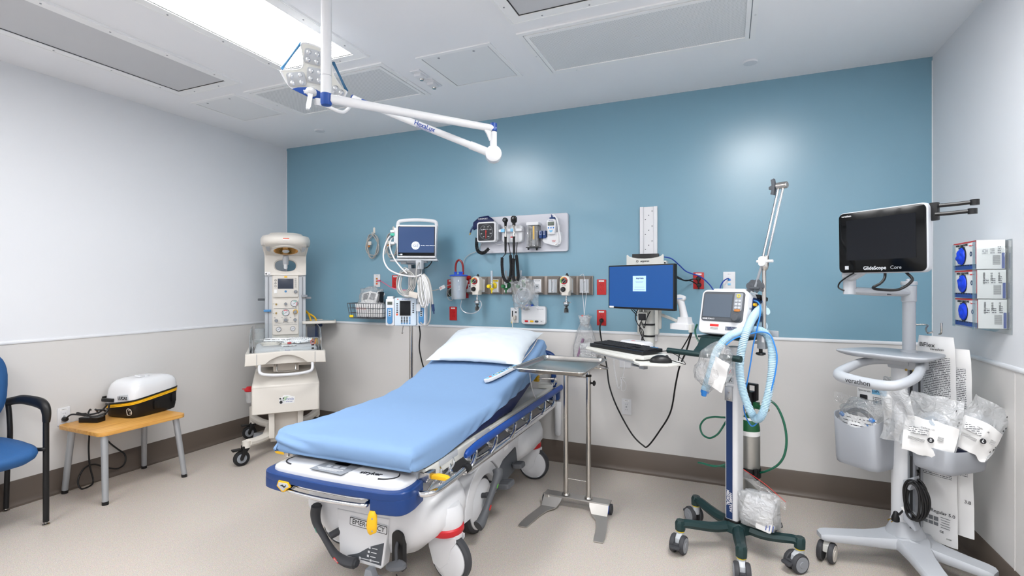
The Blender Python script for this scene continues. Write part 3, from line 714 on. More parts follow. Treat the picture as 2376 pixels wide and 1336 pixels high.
# scope charger with the two handles
x, z, w_, h_ = rect(1163, 531, 1215, 562, .07)
t = thing('scope_charger', 'white wall charger cradle holding the two diagnostic scopes', 'scope charger', (x, D-.028, z))
obj('charger_body', MB().rbox((.004, -.030, .012), (w_*.9, .060, h_*1.3), .03, 'xz', .012, 3), 'white', t)
obj('shelf', MB().rbox((0, -.060, h_*.36), (w_*1.02, .060, .022), .008, 'xz', .004), 'white', t)
for q in (-.062, .022): obj('cradle_clip', MB().box((q, -.092, h_*.36), (.034, .012, .026), .004), 'blue_light', t)
st = obj('sticker', MB().box((.012, -.0605, -.020), (.040, .001, .022)), 'paper', t)
obj('sticker_band', MB().box((.012, -.0612, -.014), (.040, .001, .009)), 'print_red', st)
obj('indicator', MB().ball((.012, -.061, -.044), .0022, 8), 'green_bright', t)
def scope(u, vtop, vbot, label, ophth):
    a_ = bpt(u, vtop, .13); b_ = bpt(u, vbot, .13); t = thing('diagnostic_scope', label, 'diagnostic scope', b_); L = a_.z-b_.z
    obj('handle', MB().lathe([(.003, 0), (.009, .03), (.010, L*.44), (.012, L*.47)], (0, 0, 0), (0, 0, 1), 16), 'black', t)
    obj('collar', MB().lathe([(.010, L*.47), (.010, L*.50), (.007, L*.52), (.007, L*.72), (.011, L*.74), (.011, L*.76)], (0, 0, 0), (0, 0, 1), 16), 'steel', t)
    if ophth:
        obj('head', MB().rbox((0, 0, L*.90), (.048, .026, L*.19), .022, 'xz', .006, 3).box((0, 0, L*.79), (.022, .02, .03), .005), 'black_gloss', t)
        obj('lens_wheel', MB().lathe([(0, -.020), (.012, -.019), (.013, -.013)], (0, 0, L*.92), (0, 1, 0), 18), 'black', t)
        obj('aperture', MB().lathe([(0, -.0215), (.004, -.0215), (.004, -.020)], (0, 0, L*.93), (0, 1, 0), 10), 'lens', t)
    else:
        obj('head', MB().lathe([(0, -.024), (.018, -.022), (.021, -.016), (.020, .008), (.010, .022)], (0, 0, L*.92), (0, 1, 0), 20).cyl((0, 0, L*.76), (0, 0, L*.88), .009, .013), 'black_gloss', t)
        obj('lens', MB().lathe([(0, -.0255), (.010, -.025), (.010, -.022)], (0, 0, L*.92), (0, 1, 0), 16), 'grey_dark', t)
scope(1173, 504, 590, 'left black diagnostic scope with a round head standing in the wall charger', 0)
scope(1192.5, 500, 592, 'right black diagnostic scope with a tall head standing in the wall charger', 1)
def cord(pts, label):
    P = [bpt(u, v, o_) for u, v, o_ in pts]; t = thing('coiled_cord', label, 'coiled cord', P[0]); o = P[0]
    k0 = P[1:-1]
    obj('straight_lead', MB().tube([P[0]-o, (P[0]*.4+P[1]*.6)-o+Vector((0, 0, -.002)), P[1]-o], .0035, 6), 'black', t)
    obj('coiled_section', coil([p-o for p in k0], .0085, .0048, .0078), 'rubber', t)
    obj('return_lead', MB().tube([P[-2]-o, P[-1]-o], .0035, 6, 1), 'black', t)
cord([(1173, 588, .13), (1165, 598, .13), (1165, 618, .13), (1168, 642, .13), (1176, 653, .13), (1183, 645, .13), (1186, 620, .12), (1184.5, 592, .10), (1180, 562, .08)], 'left black coiled cord hanging in a loop under the scope charger')
cord([(1192, 592, .13), (1192, 600, .13), (1191, 620, .13), (1192, 645, .13), (1197, 655, .13), (1202, 645, .13), (1201, 620, .12), (1198, 592, .10), (1200, 562, .08)], 'right black coiled cord hanging in a narrow loop under the scope charger')
# speculum dispenser
x, z, w_, h_ = rect(1224, 516, 1252.5, 577, .06)
t = thing('specula_dispenser', 'smoked clear specula dispenser with white cap on the wall board', 'specula dispenser', (x, D-.028, z))
obj('cap', MB().rbox((0, -.034, h_*.44), (w_, .062, h_*.12), .008, 'xz', .003), 'white', t)
obj('backplate', MB().box((0, -.004, -.01), (w_*.9, .008, h_*.84)), 'grey_dark', t)
for q in (-.28, .02, .32): obj('specula_stack', MB().cyl((q*w_, -.035, -h_*.40), (q*w_, -.035, h_*.38), w_*.12, n=14), 'print' if q != .02 else 'grey', t)
obj('window', MB().rbox((0, -.035, -.012), (w_*.96, .056, h_*.84), .01, 'xy' if 0 else 'xz', .004), 'film', t)
obj('scale', MB().box((w_*.12, -.0655, .02), (.012, .001, h_*.5)), 'brass', t)
obj('base', MB().rbox((0, -.036, -h_*.455), (w_*1.04, .064, h_*.035), .004, 'xz', .002).cyl((-w_*.36, -.05, -h_*.55), (-w_*.36, -.05, -h_*.46), .006, .009).cyl((w_*.32, -.05, -h_*.57), (w_*.32, -.05, -h_*.46), .006, .011), 'black', t)
# thermometer and its wall holder
x, z, w_, h_ = rect(1263, 505, 1304, 572, .06)
t = thing('thermometer', 'white electronic thermometer with small screen in its wall holder', 'thermometer', (x, D-.028, z))
obj('holder', MB().prism([(-.085, -.065), (-.075, -.040), (-.045, -.038), (-.045, 0), (.065, 0), (.068, -.06), (.055, -.098), (.040, -.112), (0, -.105), (-.070, -.085)], -.050, 0, 'xz', .008, 3), 'white', t)
bd = obj('body', MB().prism([(-.030, -.020), (.026, -.020), (.036, .050), (.036, .086), (.020, .100), (-.024, .100), (-.040, .086), (-.040, .050)], -.078, -.030, 'xz', .008, 3), 'white', t)
obj('screen', MB().rbox((-.002, -.0785, .062), (.052, .002, .030), .003, 'xz', .0005), 'screen_lcd', bd)
for q in (-.022, -.002, .018): obj('button', MB().lathe([(0, -.0805), (.005, -.080), (.006, -.078)], (q, 0, .030), (0, 1, 0), 12), 'blue_bright', bd)
obj('button', MB().prism([(-.018, .012), (.014, .012), (.008, .0), (-.002, -.006), (-.012, .0)], -.0805, -.078, 'xz', .001), 'blue_light', bd)
text('lettering', 'SureTemp', .009, 'print_blue', bd, X(-.002, -.0785, .088))
obj('probe', MB().cyl((.0, -.06, .09), (.0, -.062, .135), .006).box((0, -.045, .108), (.046, .02, .016), .003), 'blue_navy', t)
obj('probe_cord', MB().tube([(.0, -.062, .132), (.02, -.065, .128), (.045, -.065, .09), (.055, -.06, .02), (.070, -.06, -.05), (.066, -.058, -.088), (.050, -.055, -.09), (.046, -.05, -.05), (.052, -.05, 0.01), (.058, -.05, .05)], .0055, 8), 'cable_white', t)
obj('screw', MB().lathe([(0, -.053), (.006, -.052), (.007, -.050)], (.03, 0, -.096), (0, 1, 0), 10), 'steel', t)
text('lettering', 'REMOVE\nPROBE', .008, 'print_red', t, X(.012, -.051, -.072))
for k, q in enumerate((-.092, -.062)):
    b_ = obj('probe_cover_box', MB().box((q, -.050, -.018+.0*k), (.024, .040, .060), .003), 'blue_navy', t)
    obj('box_window', MB().frame((q, -.0705, -.006), .014, .030, .002, .001), 'white', b_)
# ---- clear bagged oxygen mask hanging on the flowmeter
def crumple(c, w_, d_, h_, seed, n=26, amp=.18, taper=0, e=.75):
    mb = MB(); tb = bmesh.new(); bmesh.ops.create_icosphere(tb, subdivisions=4, radius=1)
    for v in tb.verts:
        q = v.co.copy(); sd = Vector((seed, seed*1.7, 0))
        k = 1+amp*noise.noise(q*1.6+sd)+amp*.6*noise.noise(q*4+sd)+amp*.35*noise.noise(q*9+sd)
        q = Vector((math.copysign(abs(q.x)**e, q.x), math.copysign(abs(q.y)**.8, q.y), math.copysign(abs(q.z)**e, q.z)))*k
        tp = 1-taper*(q.z*.5+.5)
        v.co = Vector((q.x*w_/2*tp, q.y*d_/2*tp, q.z*h_/2))
    return mb.take(tb, Matrix.Translation(c))
p = bpt(1213, 682, .12); t = thing('bagged_mask', 'oxygen mask with tubing in a clear crumpled bag hanging on the gas rail', 'bagged mask', p)
obj('bag', crumple((0, 0, .01), .175, .10, .25, 3, amp=.35), 'film', t, 60)
obj('tubing', MB().tube([(.06*math.cos(k*.5)*(1+.15*math.sin(k)), .01*math.sin(k*1.3), .07*math.sin(k*.5)-.02) for k in range(40)], .0045, 8, 4), 'tube_clear', t)
obj('mask', MB().lathe([(.010, -.05), (.030, -.045), (.045, -.01), (.050, .02), (.046, .02), (.040, -.01), (.026, -.040), (.010, -.05)], (0.01, 0, -.02), (.3, -1, .4), 24), 'tube_clear', t)
obj('corner', MB().grid(lambda a_, b_: Vector((.05+a_*.09, -.02+.012*noise.noise(Vector((a_*4, b_*4, 2))), .12-a_*.12-b_*.13)), 10, 10), 'film', t, 60)
# ---- clear drawstring bag hanging by strings at the right end of the rail
p = bpt(1357, 790, .07); t = thing('drawstring_bag', 'clear drawstring bag with printed packages hanging from the right end of the rail', 'hanging bag', p)
zt = bpt(1352, 732, .07).z-p.z
def bagf(a_, b_):
    an = a_*2*PI; z_ = zt-b_*(zt+.20); w0 = .022+.078*min(1, max(0, b_-.10)/.5)**.8*(1 if b_ > .1 else 1)
    if b_ < .1: w0 = .022+.030*(1-b_/.1)**.5
    q = 1+.22*noise.noise(Vector((math.cos(an)*2.5, math.sin(an)*2.5, b_*3)))+.10*math.sin(an*9)*max(0, 1-b_*2)
    return Vector((math.cos(an)*w0*q+.015*b_, math.sin(an)*w0*.45*q, z_))
obj('bag', MB().grid(bagf, 48, 24), 'film', t, 60)
obj('knot', crumple((0, 0, zt-.035), .075, .06, .085, 31, amp=.4), 'film_milky', t, 60)
obj('leaflet', MB(X(.0, -.004, -.10, 0, -6, 0)).box((.01, 0, 0), (.085, .014, .17), .003), 'paper_lines', t)
obj('leaflet', MB(X(.035, .004, -.13, 0, -12, 0)).box((.02, 0, 0), (.07, .01, .16), .003), 'paper_lines', t)
obj('purple_pack', MB(X(-.045, .002, -.09, 0, 17, 0)).box((0, 0, 0), (.018, .02, .22), .004), 'purple', t)
hk = [bpt(1351, 676, .07)-p, bpt(1361, 676, .07)-p]; nk = Vector((-.005, 0, zt))
obj('string', MB().tube([hk[0], (hk[0]+nk)/2+Vector((.002, 0, 0)), nk], .0016, 6), 'cable_white', t)
obj('string', MB().tube([hk[1], (hk[1]+nk)/2, nk], .0016, 6), 'cable_white', t)
obj('red_clip', MB().box(nk+Vector((-.008, -.01, -.002)), (.022, .008, .010), .002), 'print_red', t)
P = [bpt(1345, 640, .04), bpt(1353, 636, .05), bpt(1356, 645, .07), bpt(1357, 652, .07)]
obj('string', MB().tube([q-p for q in P], .0015, 6), 'cable_white', t)
# ---- hooks with looped cables, left of the patient monitor
def loops(u, v, label, dz=0):
    p = onback(u, v, .0); t = thing('cable_hook', label, 'cable on a hook', (p.x, D, p.z))
    hk = obj('hook', MB().rbox((0, -.004, .02), (.022, .008, .06), .010, 'xz', .003).tube([(0, -.006, .0), (0, -.03, -.018), (0, -.035, .005)], .004, 6), 'cream', t)
    P = []
    for k in range(61):
        a_ = k/12*2*PI; r_ = .075+.012*math.sin(k*1.3)
        P.append((r_*math.sin(a_)*.85, -.03-.006*math.cos(k*.7), -.125-.0+r_*1.35*math.cos(a_)))
    obj('looped_cable', MB().tube(P, .0042, 7, 2), 'cable_grey', t)
    obj('connector', MB().box((-.02, -.042, -.10), (.030, .016, .034), .004), 'cream', t)
    obj('connector_tip', MB().box((-.028, -.044, -.128), (.020, .012, .018), .003), 'tan', t)
loops(869, 540, 'grey cable looped on a wall hook, the one left of the monitor')
loops(914, 538, 'grey cable looped on a wall hook half hidden behind the monitor')
# ================================================================= patient monitor, infusion pump, pole, basket
# wall channel that carries the patient monitor
p = onback(969, 645); t = thing('monitor_mount', 'silver wall channel and arm carrying the patient monitor', 'monitor mount', (p.x, D, 1.44))
for q in (-.055, .055): obj('channel', MB().box((q, -.022, .0), (.035, .044, .36), .003), 'alu', t)
obj('crossplate', MB().box((0, -.050, .06), (.12, .014, .09), .003), 'alu_paint', t)
obj('arm', MB().box((.0, -.13, .15), (.06, .17, .03), .004).box((.02, -.20, .165), (.24, .14, .016), .003), 'grey_light', t)
# patient monitor
t = thing('patient_monitor', 'white patient monitor with handle showing a round logo on a blue screen', 'patient monitor', (-2.350, 3.50, 1.752), 27)
MW, MH = .335, .272
fr = X(0, 0, 0, -4, 0, 0)
bd = obj('case', MB(fr).prism([(-MW/2, MH/2-.004), (-MW/2+.012, -MH/2), (MW/2-.012, -MH/2), (MW/2, MH/2-.004), (MW/2-.03, MH/2), (-MW/2+.03, MH/2)], -.030, .10, 'xz', .010, 3), 'white', t)
obj('handle', MB(fr).tube([(-MW/2+.012, .03, MH/2-.03), (-MW/2+.010, .02, MH/2+.015), (-MW/2+.035, .018, MH/2+.040), (0, .016, MH/2+.048), (MW/2-.035, .018, MH/2+.040), (MW/2-.010, .02, MH/2+.015), (MW/2-.012, .03, MH/2-.03)], .011, 10, flat=1.3), 'white', t)
sc = obj('screen', MB(fr).box((0, -.0305, .010), (.288, .003, .214)), 'screen_ge', t)
obj('screen_frame', MB(fr).frame((0, -.0305, .0), .300, .242, .006, .004), 'print', t)
obj('status_bar', MB(fr).box((0, -.031, -.106), (.288, .003, .024)), 'screen_black', sc)
k = fr @ X(-.006, -.0325, -.036)
obj('round_logo', MB(k).lathe([(0, -.0006), (.032, -.0006), (.033, 0)], (0, 0, 0), (0, 1, 0), 32), 'white_glow', sc)
obj('logo_ring', MB(k).lathe([(.026, -.0012), (.0275, -.0012), (.0275, -.0006), (.026, -.0006), (.026, -.0012)], (0, 0, 0), (0, 1, 0), 32), 'screen_ge', sc)
text('logo_letters', 'GE', .036, 'screen_ge', sc, k @ X(0, -.001, 0), shear=.25)
text('lettering', 'Standby - Patient discharged', .0100, 'white_glow', sc, k @ X(.042, -.0005, 0), 'LEFT', bold=.0002)
obj('status_icon', MB(fr).box((-.120, -.0335, -.110), (.016, .001, .010)), 'white_glow', sc)
obj('status_icon', MB(fr).prism([(-.140, -.115), (-.132, -.110), (-.140, -.105)], -.0345, -.0330, 'xz'), 'blue_light', sc)
obj('badge', MB(fr).lathe([(0, -.0325), (.006, -.032), (.0065, -.030)], (-MW/2+.03, 0, MH/2-.016), (0, 1, 0), 18), 'grey', t)
obj('shelf_bracket', MB().box((0, .03, -MH/2-.014), (.34, .15, .016), .003).box((.0, .05, -MH/2-.028), (.16, .12, .016), .003), 'grey_light', t)
cn = obj('connector_block', MB().box((-MW/2-.005, .03, .05), (.03, .06, .13), .006), 'white', t)
obj('green_connector', MB().box((-MW/2-.03, .0, .058), (.034, .022, .022), .005), 'hose_teal' if 'hose_teal' in M else mat('hose_teal', '#3fae95', .4) and 'hose_teal', cn)
obj('white_connector', MB().box((-MW/2-.03, .0, .085), (.036, .022, .020), .005).box((-MW/2-.03, .0, -.012), (.036, .022, .022), .005), 'white', cn)
# bundle of monitoring cables
CT = bpy.data.objects
def bp3(u, v, y): return onback(u, v, D-y)
t = thing('monitor_cables', 'tangle of pale grey monitoring cables hanging below the patient monitor', 'cable bundle', bp3(980, 640, 3.38)); o = Vector(t.location)
def cab(name, pts, r=.0055, m='cable_grey'):
    return obj(name, MB().tube([bp3(*q)-o for q in pts], r, 8), m, t)
cab('lead_cable', [(916, 544, 3.50), (903, 550, 3.42), (892, 575, 3.36), (890, 600, 3.34), (900, 622, 3.34), (920, 634, 3.34), (945, 640, 3.34), (965, 641, 3.34), (978, 636, 3.36)], .0062, 'cable_white')
cab('lead_cable', [(916, 567, 3.50), (900, 572, 3.46), (893, 590, 3.45)], .004)
cab('lead_cable', [(918, 549, 3.50), (907, 556, 3.42), (905, 575, 3.36), (915, 600, 3.33), (930, 620, 3.33), (944, 634, 3.34)], .0055, 'cable_white')
cab('lead_cable', [(975, 606, 3.42), (968, 618, 3.36), (966, 640, 3.34), (972, 665, 3.33), (980, 685, 3.33), (984, 700, 3.34)], .0060)
rn = random.Random(5)
for k in range(7):
    a = k*3.4
    cab('hanging_cable', [(974+k*1.4, 640+rn.uniform(-4, 4), 3.36-.006*k), (970+a*.9, 662, 3.33), (972+a*1.1, 690, 3.31), (980+a*.9, 706+rn.uniform(-6, 8), 3.32), (988+k*1.6, 690, 3.30), (986+k*1.2, 660, 3.30), (979+k, 638, 3.33)], .0052, 'cable_grey' if k % 2 else 'cable_white')
for k in range(4):
    a = rn.uniform(-3, 3)
    P = [(938+(16+2*k)*math.cos(j*PI/4+a)+k*1.5, 655+(20+2.5*k)*math.sin(j*PI/4+a), 3.37-.008*k) for j in range(9)]
    cab('looped_cable', P, .0052)
for k in range(3):
    cab('looped_cable', [(957, 640, 3.40), (948-4*k, 627-3*k, 3.38), (934-5*k, 640, 3.36), (930-4*k, 665+4*k, 3.35), (940, 682+3*k, 3.35), (958, 684+2*k, 3.35)], .0050, 'cable_white' if k == 1 else 'cable_grey')
cab('long_cable', [(982, 636, 3.34), (994, 655, 3.31), (1000, 680, 3.30), (999, 710, 3.30), (998, 740, 3.30), (992, 753, 3.31), (982, 754, 3.33), (976, 748, 3.36)], .0058)
c1 = cab('pressure_hose', [(984, 636, 3.34), (995, 650, 3.30), (1001, 675, 3.29), (1004, 706, 3.29)], .0065)
obj('hose_coupling', MB().cyl(bp3(1004, 706, 3.29)-o, bp3(1006, 722, 3.29)-o, .011, .009).cyl(bp3(1006, 722, 3.29)-o, bp3(1007, 728, 3.29)-o, .005), 'stripe_navy', c1)
obj('clip_block', MB(Matrix.Translation(bp3(961, 684, 3.33)-o) @ X(0, 0, 0, 0, 12, 0)).box((0, 0, 0), (.085, .03, .045), .006), 'cream_dark', t)
obj('cable_yoke', MB(Matrix.Translation(bp3(974, 614, 3.42)-o)).box((0, 0, 0), (.055, .04, .075), .008), 'grey_light', t)
P = [onback(883, 652, .01), onback(889, 655, .05), onback(905, 665, .20), onback(925, 672, .3), onback(947, 673, .33)]
t = thing('pink_network_cable', 'pink network cable running from the white data plate to the monitor pole', 'cable', P[0]); o = P[0]
obj('cable', MB().tube([q-o for q in P], .0038, 8), 'cable_pink', t)
obj('plug', MB().box((-.020, .002, .004), (.03, .018, .014), .002), 'cable_pink', t)
P = [bp3(1003, 604, 3.55), bp3(999, 612, 3.6), bp3(991, 620, 3.65), bp3(984, 622, 3.7)]
tag(obj('power_cord', MB().tube(P, .0045, 8), 'cable_black'), 'short black cord curling from the lower right corner of the patient monitor', 'cord')
# ---- pole standing behind the bed
XP, YP = -2.406, 3.50
t = thing('iv_pole', 'tall stainless pole standing behind the bed and holding the infusion pump', 'pole', (XP, YP, 0))
obj('upright', MB().cyl((0, 0, .12), (0, 0, 1.50), .0145, n=20), 'steel', t)
obj('hub', MB().lathe([(.045, .08), (.045, .11), (.02, .14)], (0, 0, 0), (0, 0, 1), 20), 'steel', t)
for k in range(5):
    a = math.radians(20+72*k); c, s_ = math.cos(a), math.sin(a)
    l_ = obj('base_leg', MB().tube([(.03*c, .03*s_, .095), (.16*c, .16*s_, .085), (.25*c, .25*s_, .075)], .012, 8), 'steel', t)
    obj('caster', MB().lathe([(0, -.010), (.028, -.010), (.032, -.006), (.032, .006), (.028, .010), (0, .010)], (.25*c, .25*s_, .032), (-s_, c, 0), 20), 'rubber', l_)
# ---- infusion pump
t = thing('infusion_pump', 'three-module infusion pump with keypad and dark screen on the pole', 'infusion pump', (-2.392, 3.42, 1.182), 20)
b_ = obj('control_unit', MB().rbox((0, 0, 0), (.178, .10, .226), .012, 'xz', .008, 3), 'pump_body', t)
s_ = obj('screen', MB().rbox((0, -.0515, .028), (.086, .003, .118), .004, 'xz', .001), 'screen_black', b_)
obj('screen_surround', MB().rbox((0, -.0502, .028), (.098, .002, .130), .006, 'xz', .0005), 'grey_light', b_)
for sx in (-1, 1):
    for k in range(5): obj('soft_key', MB().rbox((sx*.065, -.0512, .064-.017*k), (.014, .003, .009), .003, 'xz', .001), 'print', b_)
for r_ in range(5):
    for c_ in range(4): obj('key', MB().rbox(((c_-1.5)*.0215+.004, -.0512, -.044-.0125*r_), (.013, .003, .009), .003, 'xz', .001), 'print' if c_ < 3 and r_ < 4 else 'pump_blue', b_)
obj('logo_dot', MB().lathe([(0, -.0515), (.005, -.0512), (.005, -.050)], (-.060, 0, .100), (0, 1, 0), 12), 'orange_sticker', b_)
text('lettering', 'BD Alaris PC', .012, 'print_blue', b_, X(.005, -.0506, .100))
obj('power_key', MB().rbox((-.066, -.0512, -.022), (.016, .003, .016), .003, 'xz', .001), 'orange_sticker', b_)
def pmod(x_, nm):
    m_ = obj('pump_module', MB().rbox((x_, .002, -.004), (.068, .085, .216), .010, 'xz', .006, 2), 'white', t)
    obj('module_cap', MB().rbox((x_, -.008, .112), (.050, .06, .022), .008, 'xz', .004), 'white', m_)
    obj('door', MB().prism([(x_-.022, .03), (x_+.022, .03), (x_+.022, -.085), (x_+.012, -.098), (x_-.012, -.098), (x_-.022, -.085)], -.048, -.038, 'xz', .003), 'pump_blue', m_)
    obj('keypad', MB().box((x_+.001, -.0485, -.008), (.024, .002, .058), .0008), 'pump_body', m_)
    for k in range(4): obj('key', MB().rbox((x_+.001, -.050, .014-.014*k), (.015, .002, .009), .002, 'xz', .0008), 'print' if k else 'pump_blue', m_)
    obj('display', MB().box((x_, -.0420, .068), (.040, .003, .026), .001), 'screen_lcd', m_)
    text('digits', '000', .020, 'print', m_, X(x_, -.0440, .068))
    obj('side_strip', MB().box((x_-.031, -.040, -.01), (.005, .004, .18), .001), 'pump_body', m_)
pmod(-.128, 'a'); pmod(.128, 'b')
obj('hand_sensor', MB().rbox((.112, -.066, .035), (.034, .022, .060), .008, 'xz', .005), 'white', t)
obj('mount_bolt', MB().tube([(-.035, .02, -.112), (-.035, .0, -.15), (-.035, -.01, -.17)], .003, 6).ball((-.035, -.012, -.172), .008, 10), 'steel', t)
P = [bp3(972, 752, 3.46), bp3(975, 775, 3.47), bp3(973, 805, 3.5), bp3(978, 835, 3.52), bp3(986, 862, 3.55), bp3(992, 880, 3.58)]
tag(obj('power_cord', MB().tube(P, .0055, 8), 'cable_black'), 'black power cord dropping from the infusion pump behind the bed', 'cord')
# ---- wire basket with packages
x, z, w_, h_ = rect(828, 702, 899, 736, .13)
t = thing('wire_basket', 'dark wire basket on the blue wall filled with packaged supplies', 'basket', (x, D-.13, z-.004))
def wire(mb, pts, r=.0024): mb.tube(pts, r, 6, 1)
mb = MB(); W2, Dp, Hh = w_/2+.01, .115, h_/2
for zz, k in ((Hh, 1.0), (Hh*.35, .97), (-Hh*.3, .94), (-Hh, .90)):
    P = [(a*W2*k, b*Dp*k, zz) for a, b in ((-1, -1), (1, -1), (1, 1), (-1, 1), (-1, -1))]; wire(mb, P, .0030 if zz == Hh else .0022)
for k in range(15):
    a = -1+2*k/14; wire(mb, [(a*W2, -Dp, Hh), (a*W2*.90, -Dp*.90, -Hh), (a*W2*.90, Dp*.90, -Hh), (a*W2, Dp, Hh)])
for k in range(7):
    b = -1+2*k/6; wire(mb, [(-W2, b*Dp, Hh), (-W2*.90, b*Dp*.9, -Hh), (W2*.90, b*Dp*.9, -Hh), (W2, b*Dp, Hh)])
obj('basket_wire', mb, 'grey_dark', t)
obj('yellow_tag', MB().box((-w_*.40, -.112, -Hh*.72), (.042, .002, .022)), 'yellow_bright', t)
bo = Vector(t.location)
for k in range(5):
    q = thing('supply_packet', ['white packet with orange print standing at the left in the wire basket', 'white packet with orange print in the left half of the wire basket', 'white packet at the middle of the wire basket', 'clear white packet in the right half of the wire basket', 'clear white packet at the right end of the wire basket'][k], 'supply packet', bo+Vector((-.115+.057*k, -.02-.01*(k % 2), -.058)), 0, 'packets in the wire basket')
    obj('packet', MB(X(0, 0, .064, 6, 5*(k % 3-1), 0)).rbox((0, 0, 0), (.062, .045, .125), .008, 'xz', .006), 'paper', q)
    text('printing', ['T-FLEX', 'T-FLEX', 'SpO2', 'LF', 'LF'][k], .022, 'orange_sticker' if k < 2 else 'print_grey', q, X(0, -.026, .075, 6, 5*(k % 3-1)+70*(k == 2), 0))
q = thing('bagged_supplies', 'clear bag of white sterile packs heaped on top of the wire basket', 'bagged supplies', bo+Vector((-.01, -.0, .070)))
for k, (a, b, r_, ww) in enumerate(((-.06, .01, -12, .11), (.03, -.015, 8, .10), (.07, .02, 18, .08))):
    z0 = obj('sterile_pack', MB(X(a, b, .045, -20, r_, 0)).rbox((0, 0, 0), (ww, .008, .11), .004, 'xz', .002), 'paper', q)
    obj('dark_pouch', MB(X(a, b, .045, -20, r_, 0)).rbox((0, -.006, .01), (ww*.55, .006, .06), .004, 'xz', .002), 'print_grey', z0)
obj('clear_bag', crumple((0, 0, .055), .24, .10, .17, 9, amp=.3), 'film', q, 60)
obj('black_strip', MB(X(.105, 0, .03, 0, 6, 0)).box((0, 0, 0), (.02, .06, .14), .003), 'print', q)
# ================================================================= computer workstation on the wall track
x, z, w_, h_ = rect(1484.5, 482, 1525, 586, .03)
t = thing('wall_track', 'tall white vertical wall track above and behind the computer monitor', 'wall track', (x, D, 1.48))
ht = .985
obj('track', MB().prism([(-.062, 0), (-.062, -.030), (-.040, -.030), (-.036, -.018), (.034, -.018), (.038, -.030), (.062, -.030), (.062, 0)], -ht/2, ht/2, 'xy'), 'white', t)
for k, zz in enumerate((.43, .32, .21)):
    for a in ((.0, 0), (-.024, -.03), (.024, .03)): obj('screw', MB().lathe([(0, -.0205), (.0035, -.020), (.004, -.018)], (a[0], 0, zz+a[1]), (0, 1, 0), 8), 'grey_dark', t)
x, z, w_, h_ = rect(1454, 590, 1540, 650, .17)
t = thing('computer_holder', 'white computer bracket with a black thin computer behind the top of the monitor', 'computer holder', (x, D-.17, z))
a = w_/2
P = [(-a, -h_/2), (a, -h_/2), (a, h_/2-.006), (a-.006, h_/2)]+[(a*.93*math.cos(PI*k/8), h_/2-.002-.028*math.sin(PI*k/8)) for k in range(1, 8)]+[(-a+.006, h_/2), (-a, h_/2-.006)]
obj('front_plate', MB().prism(P, -.004, .004, 'xz', .001), 'offwhite', t)
obj('computer', MB().box((0, .03, -.01), (w_*.72, .036, h_+.03), .003), 'black', t)
obj('side_arm', MB().box((a+.008, .06, .02), (.02, .12, .05), .003), 'offwhite', t)
obj('hole', MB().lathe([(0, -.002), (.006, -.002), (.006, 0)], (a+.008, 0, .03), (0, 1, 0), 12), 'black', t)
obj('back_bracket', MB().box((0, .09, -.01), (.10, .09, .10), .003), 'offwhite', t)
text('lettering', 'ergotron', .017, 'print', t, X(.0, -.0048, h_/2-.048), bold=.0005)
obj('logo_ring', MB().lathe([(.005, -.0052), (.008, -.0052), (.008, -.004), (.005, -.004), (.005, -.0052)], (-.052, 0, h_/2-.048), (0, 1, 0), 16), 'print', t)
# monitor
t = thing('computer_monitor', 'black-framed computer monitor showing a login window on a blue screen', 'monitor', (-.511, 3.255, 1.384), -26)
MW, MH = .492, .285
obj('case', MB().rbox((0, .012, 0), (MW, .032, MH), .005, 'xz', .003), 'black', t)
sc = obj('screen', MB().box((0, -.0045, .002), (MW-.018, .002, MH-.022)), 'screen_blue', t)
wn = obj('login_window', MB().box((.0, -.0060, .022), (.098, .001, .098)), 'screen_white', sc)
text('lettering', 'imprivata', .015, 'stripe_navy', wn, X(.004, -.0068, .056), bold=.0003)
for zz, q in ((.036, .06), (.030, .05), (.0, .07), (-.016, .08)): obj('field_line', MB().box((0, -.0068, zz), (q, .0004, .0014)), 'print_grey', wn)
obj('corner_label', MB().box((-MW/2+.027, -.0055, -MH/2+.011), (.036, .001, .012)), 'paper', t)
obj('back_mount', MB().box((0, .045, 0), (.10, .04, .10), .004), 'offwhite', t)
# arm and post
AP = Vector((-.471, 3.38, 0))
t = thing('workstation_arm', 'white jointed arm carrying the monitor and keyboard tray on the wall track', 'workstation arm', (AP.x, AP.y, 1.0))
obj('wall_carriage', MB().box((-.06, .40, .22), (.15, .08, .36), .006), 'offwhite', t)
obj('arm_link', MB(X(-.03, .23, .22, 0, 0, 8)).box((0, 0, 0), (.07, .34, .06), .012), 'offwhite', t)
obj('arm_link', MB(X(-.02, .14, .10, 0, 0, 0)).box((0, 0, 0), (.05, .26, .05), .012), 'offwhite', t)
po = obj('post', MB().lathe([(.036, -.02), (.036, .06), (.033, .062), (.033, .068), (.036, .070), (.036, .135), (.033, .137), (.033, .143), (.036, .145), (.034, .25), (.040, .26), (.040, .34)], (0, 0, 0), (0, 0, 1), 28), 'offwhite', t)
for zz in (.065, .140): obj('black_ring', MB().lathe([(.0335, zz-.006), (.0375, zz-.006), (.0375, zz+.006), (.0335, zz+.006), (.0335, zz-.006)], (0, 0, 0), (0, 0, 1), 28), 'black', po)
obj('fin', MB().box((.065, .02, .24), (.022, .035, .26), .008), 'offwhite', t)
obj('fin', MB().box((-.060, .03, .24), (.022, .035, .22), .008), 'offwhite', t)
cb = obj('card_reader', MB(X(-.035, -.055, .185, 12, 0, 0)).rbox((0, 0, 0), (.062, .016, .075), .006, 'xz', .003), 'offwhite', t)
obj('reader_face', MB(X(-.035, -.055, .185, 12, 0, 0)).rbox((0, -.0085, .008), (.048, .003, .044), .003, 'xz', .001), 'print', cb)
obj('scanner_arm', MB().tube([(.08, -.02, .205), (.13, -.05, .19), (.20, -.10, .165)], .010, 8, 1, flat=.5), 'offwhite', t)
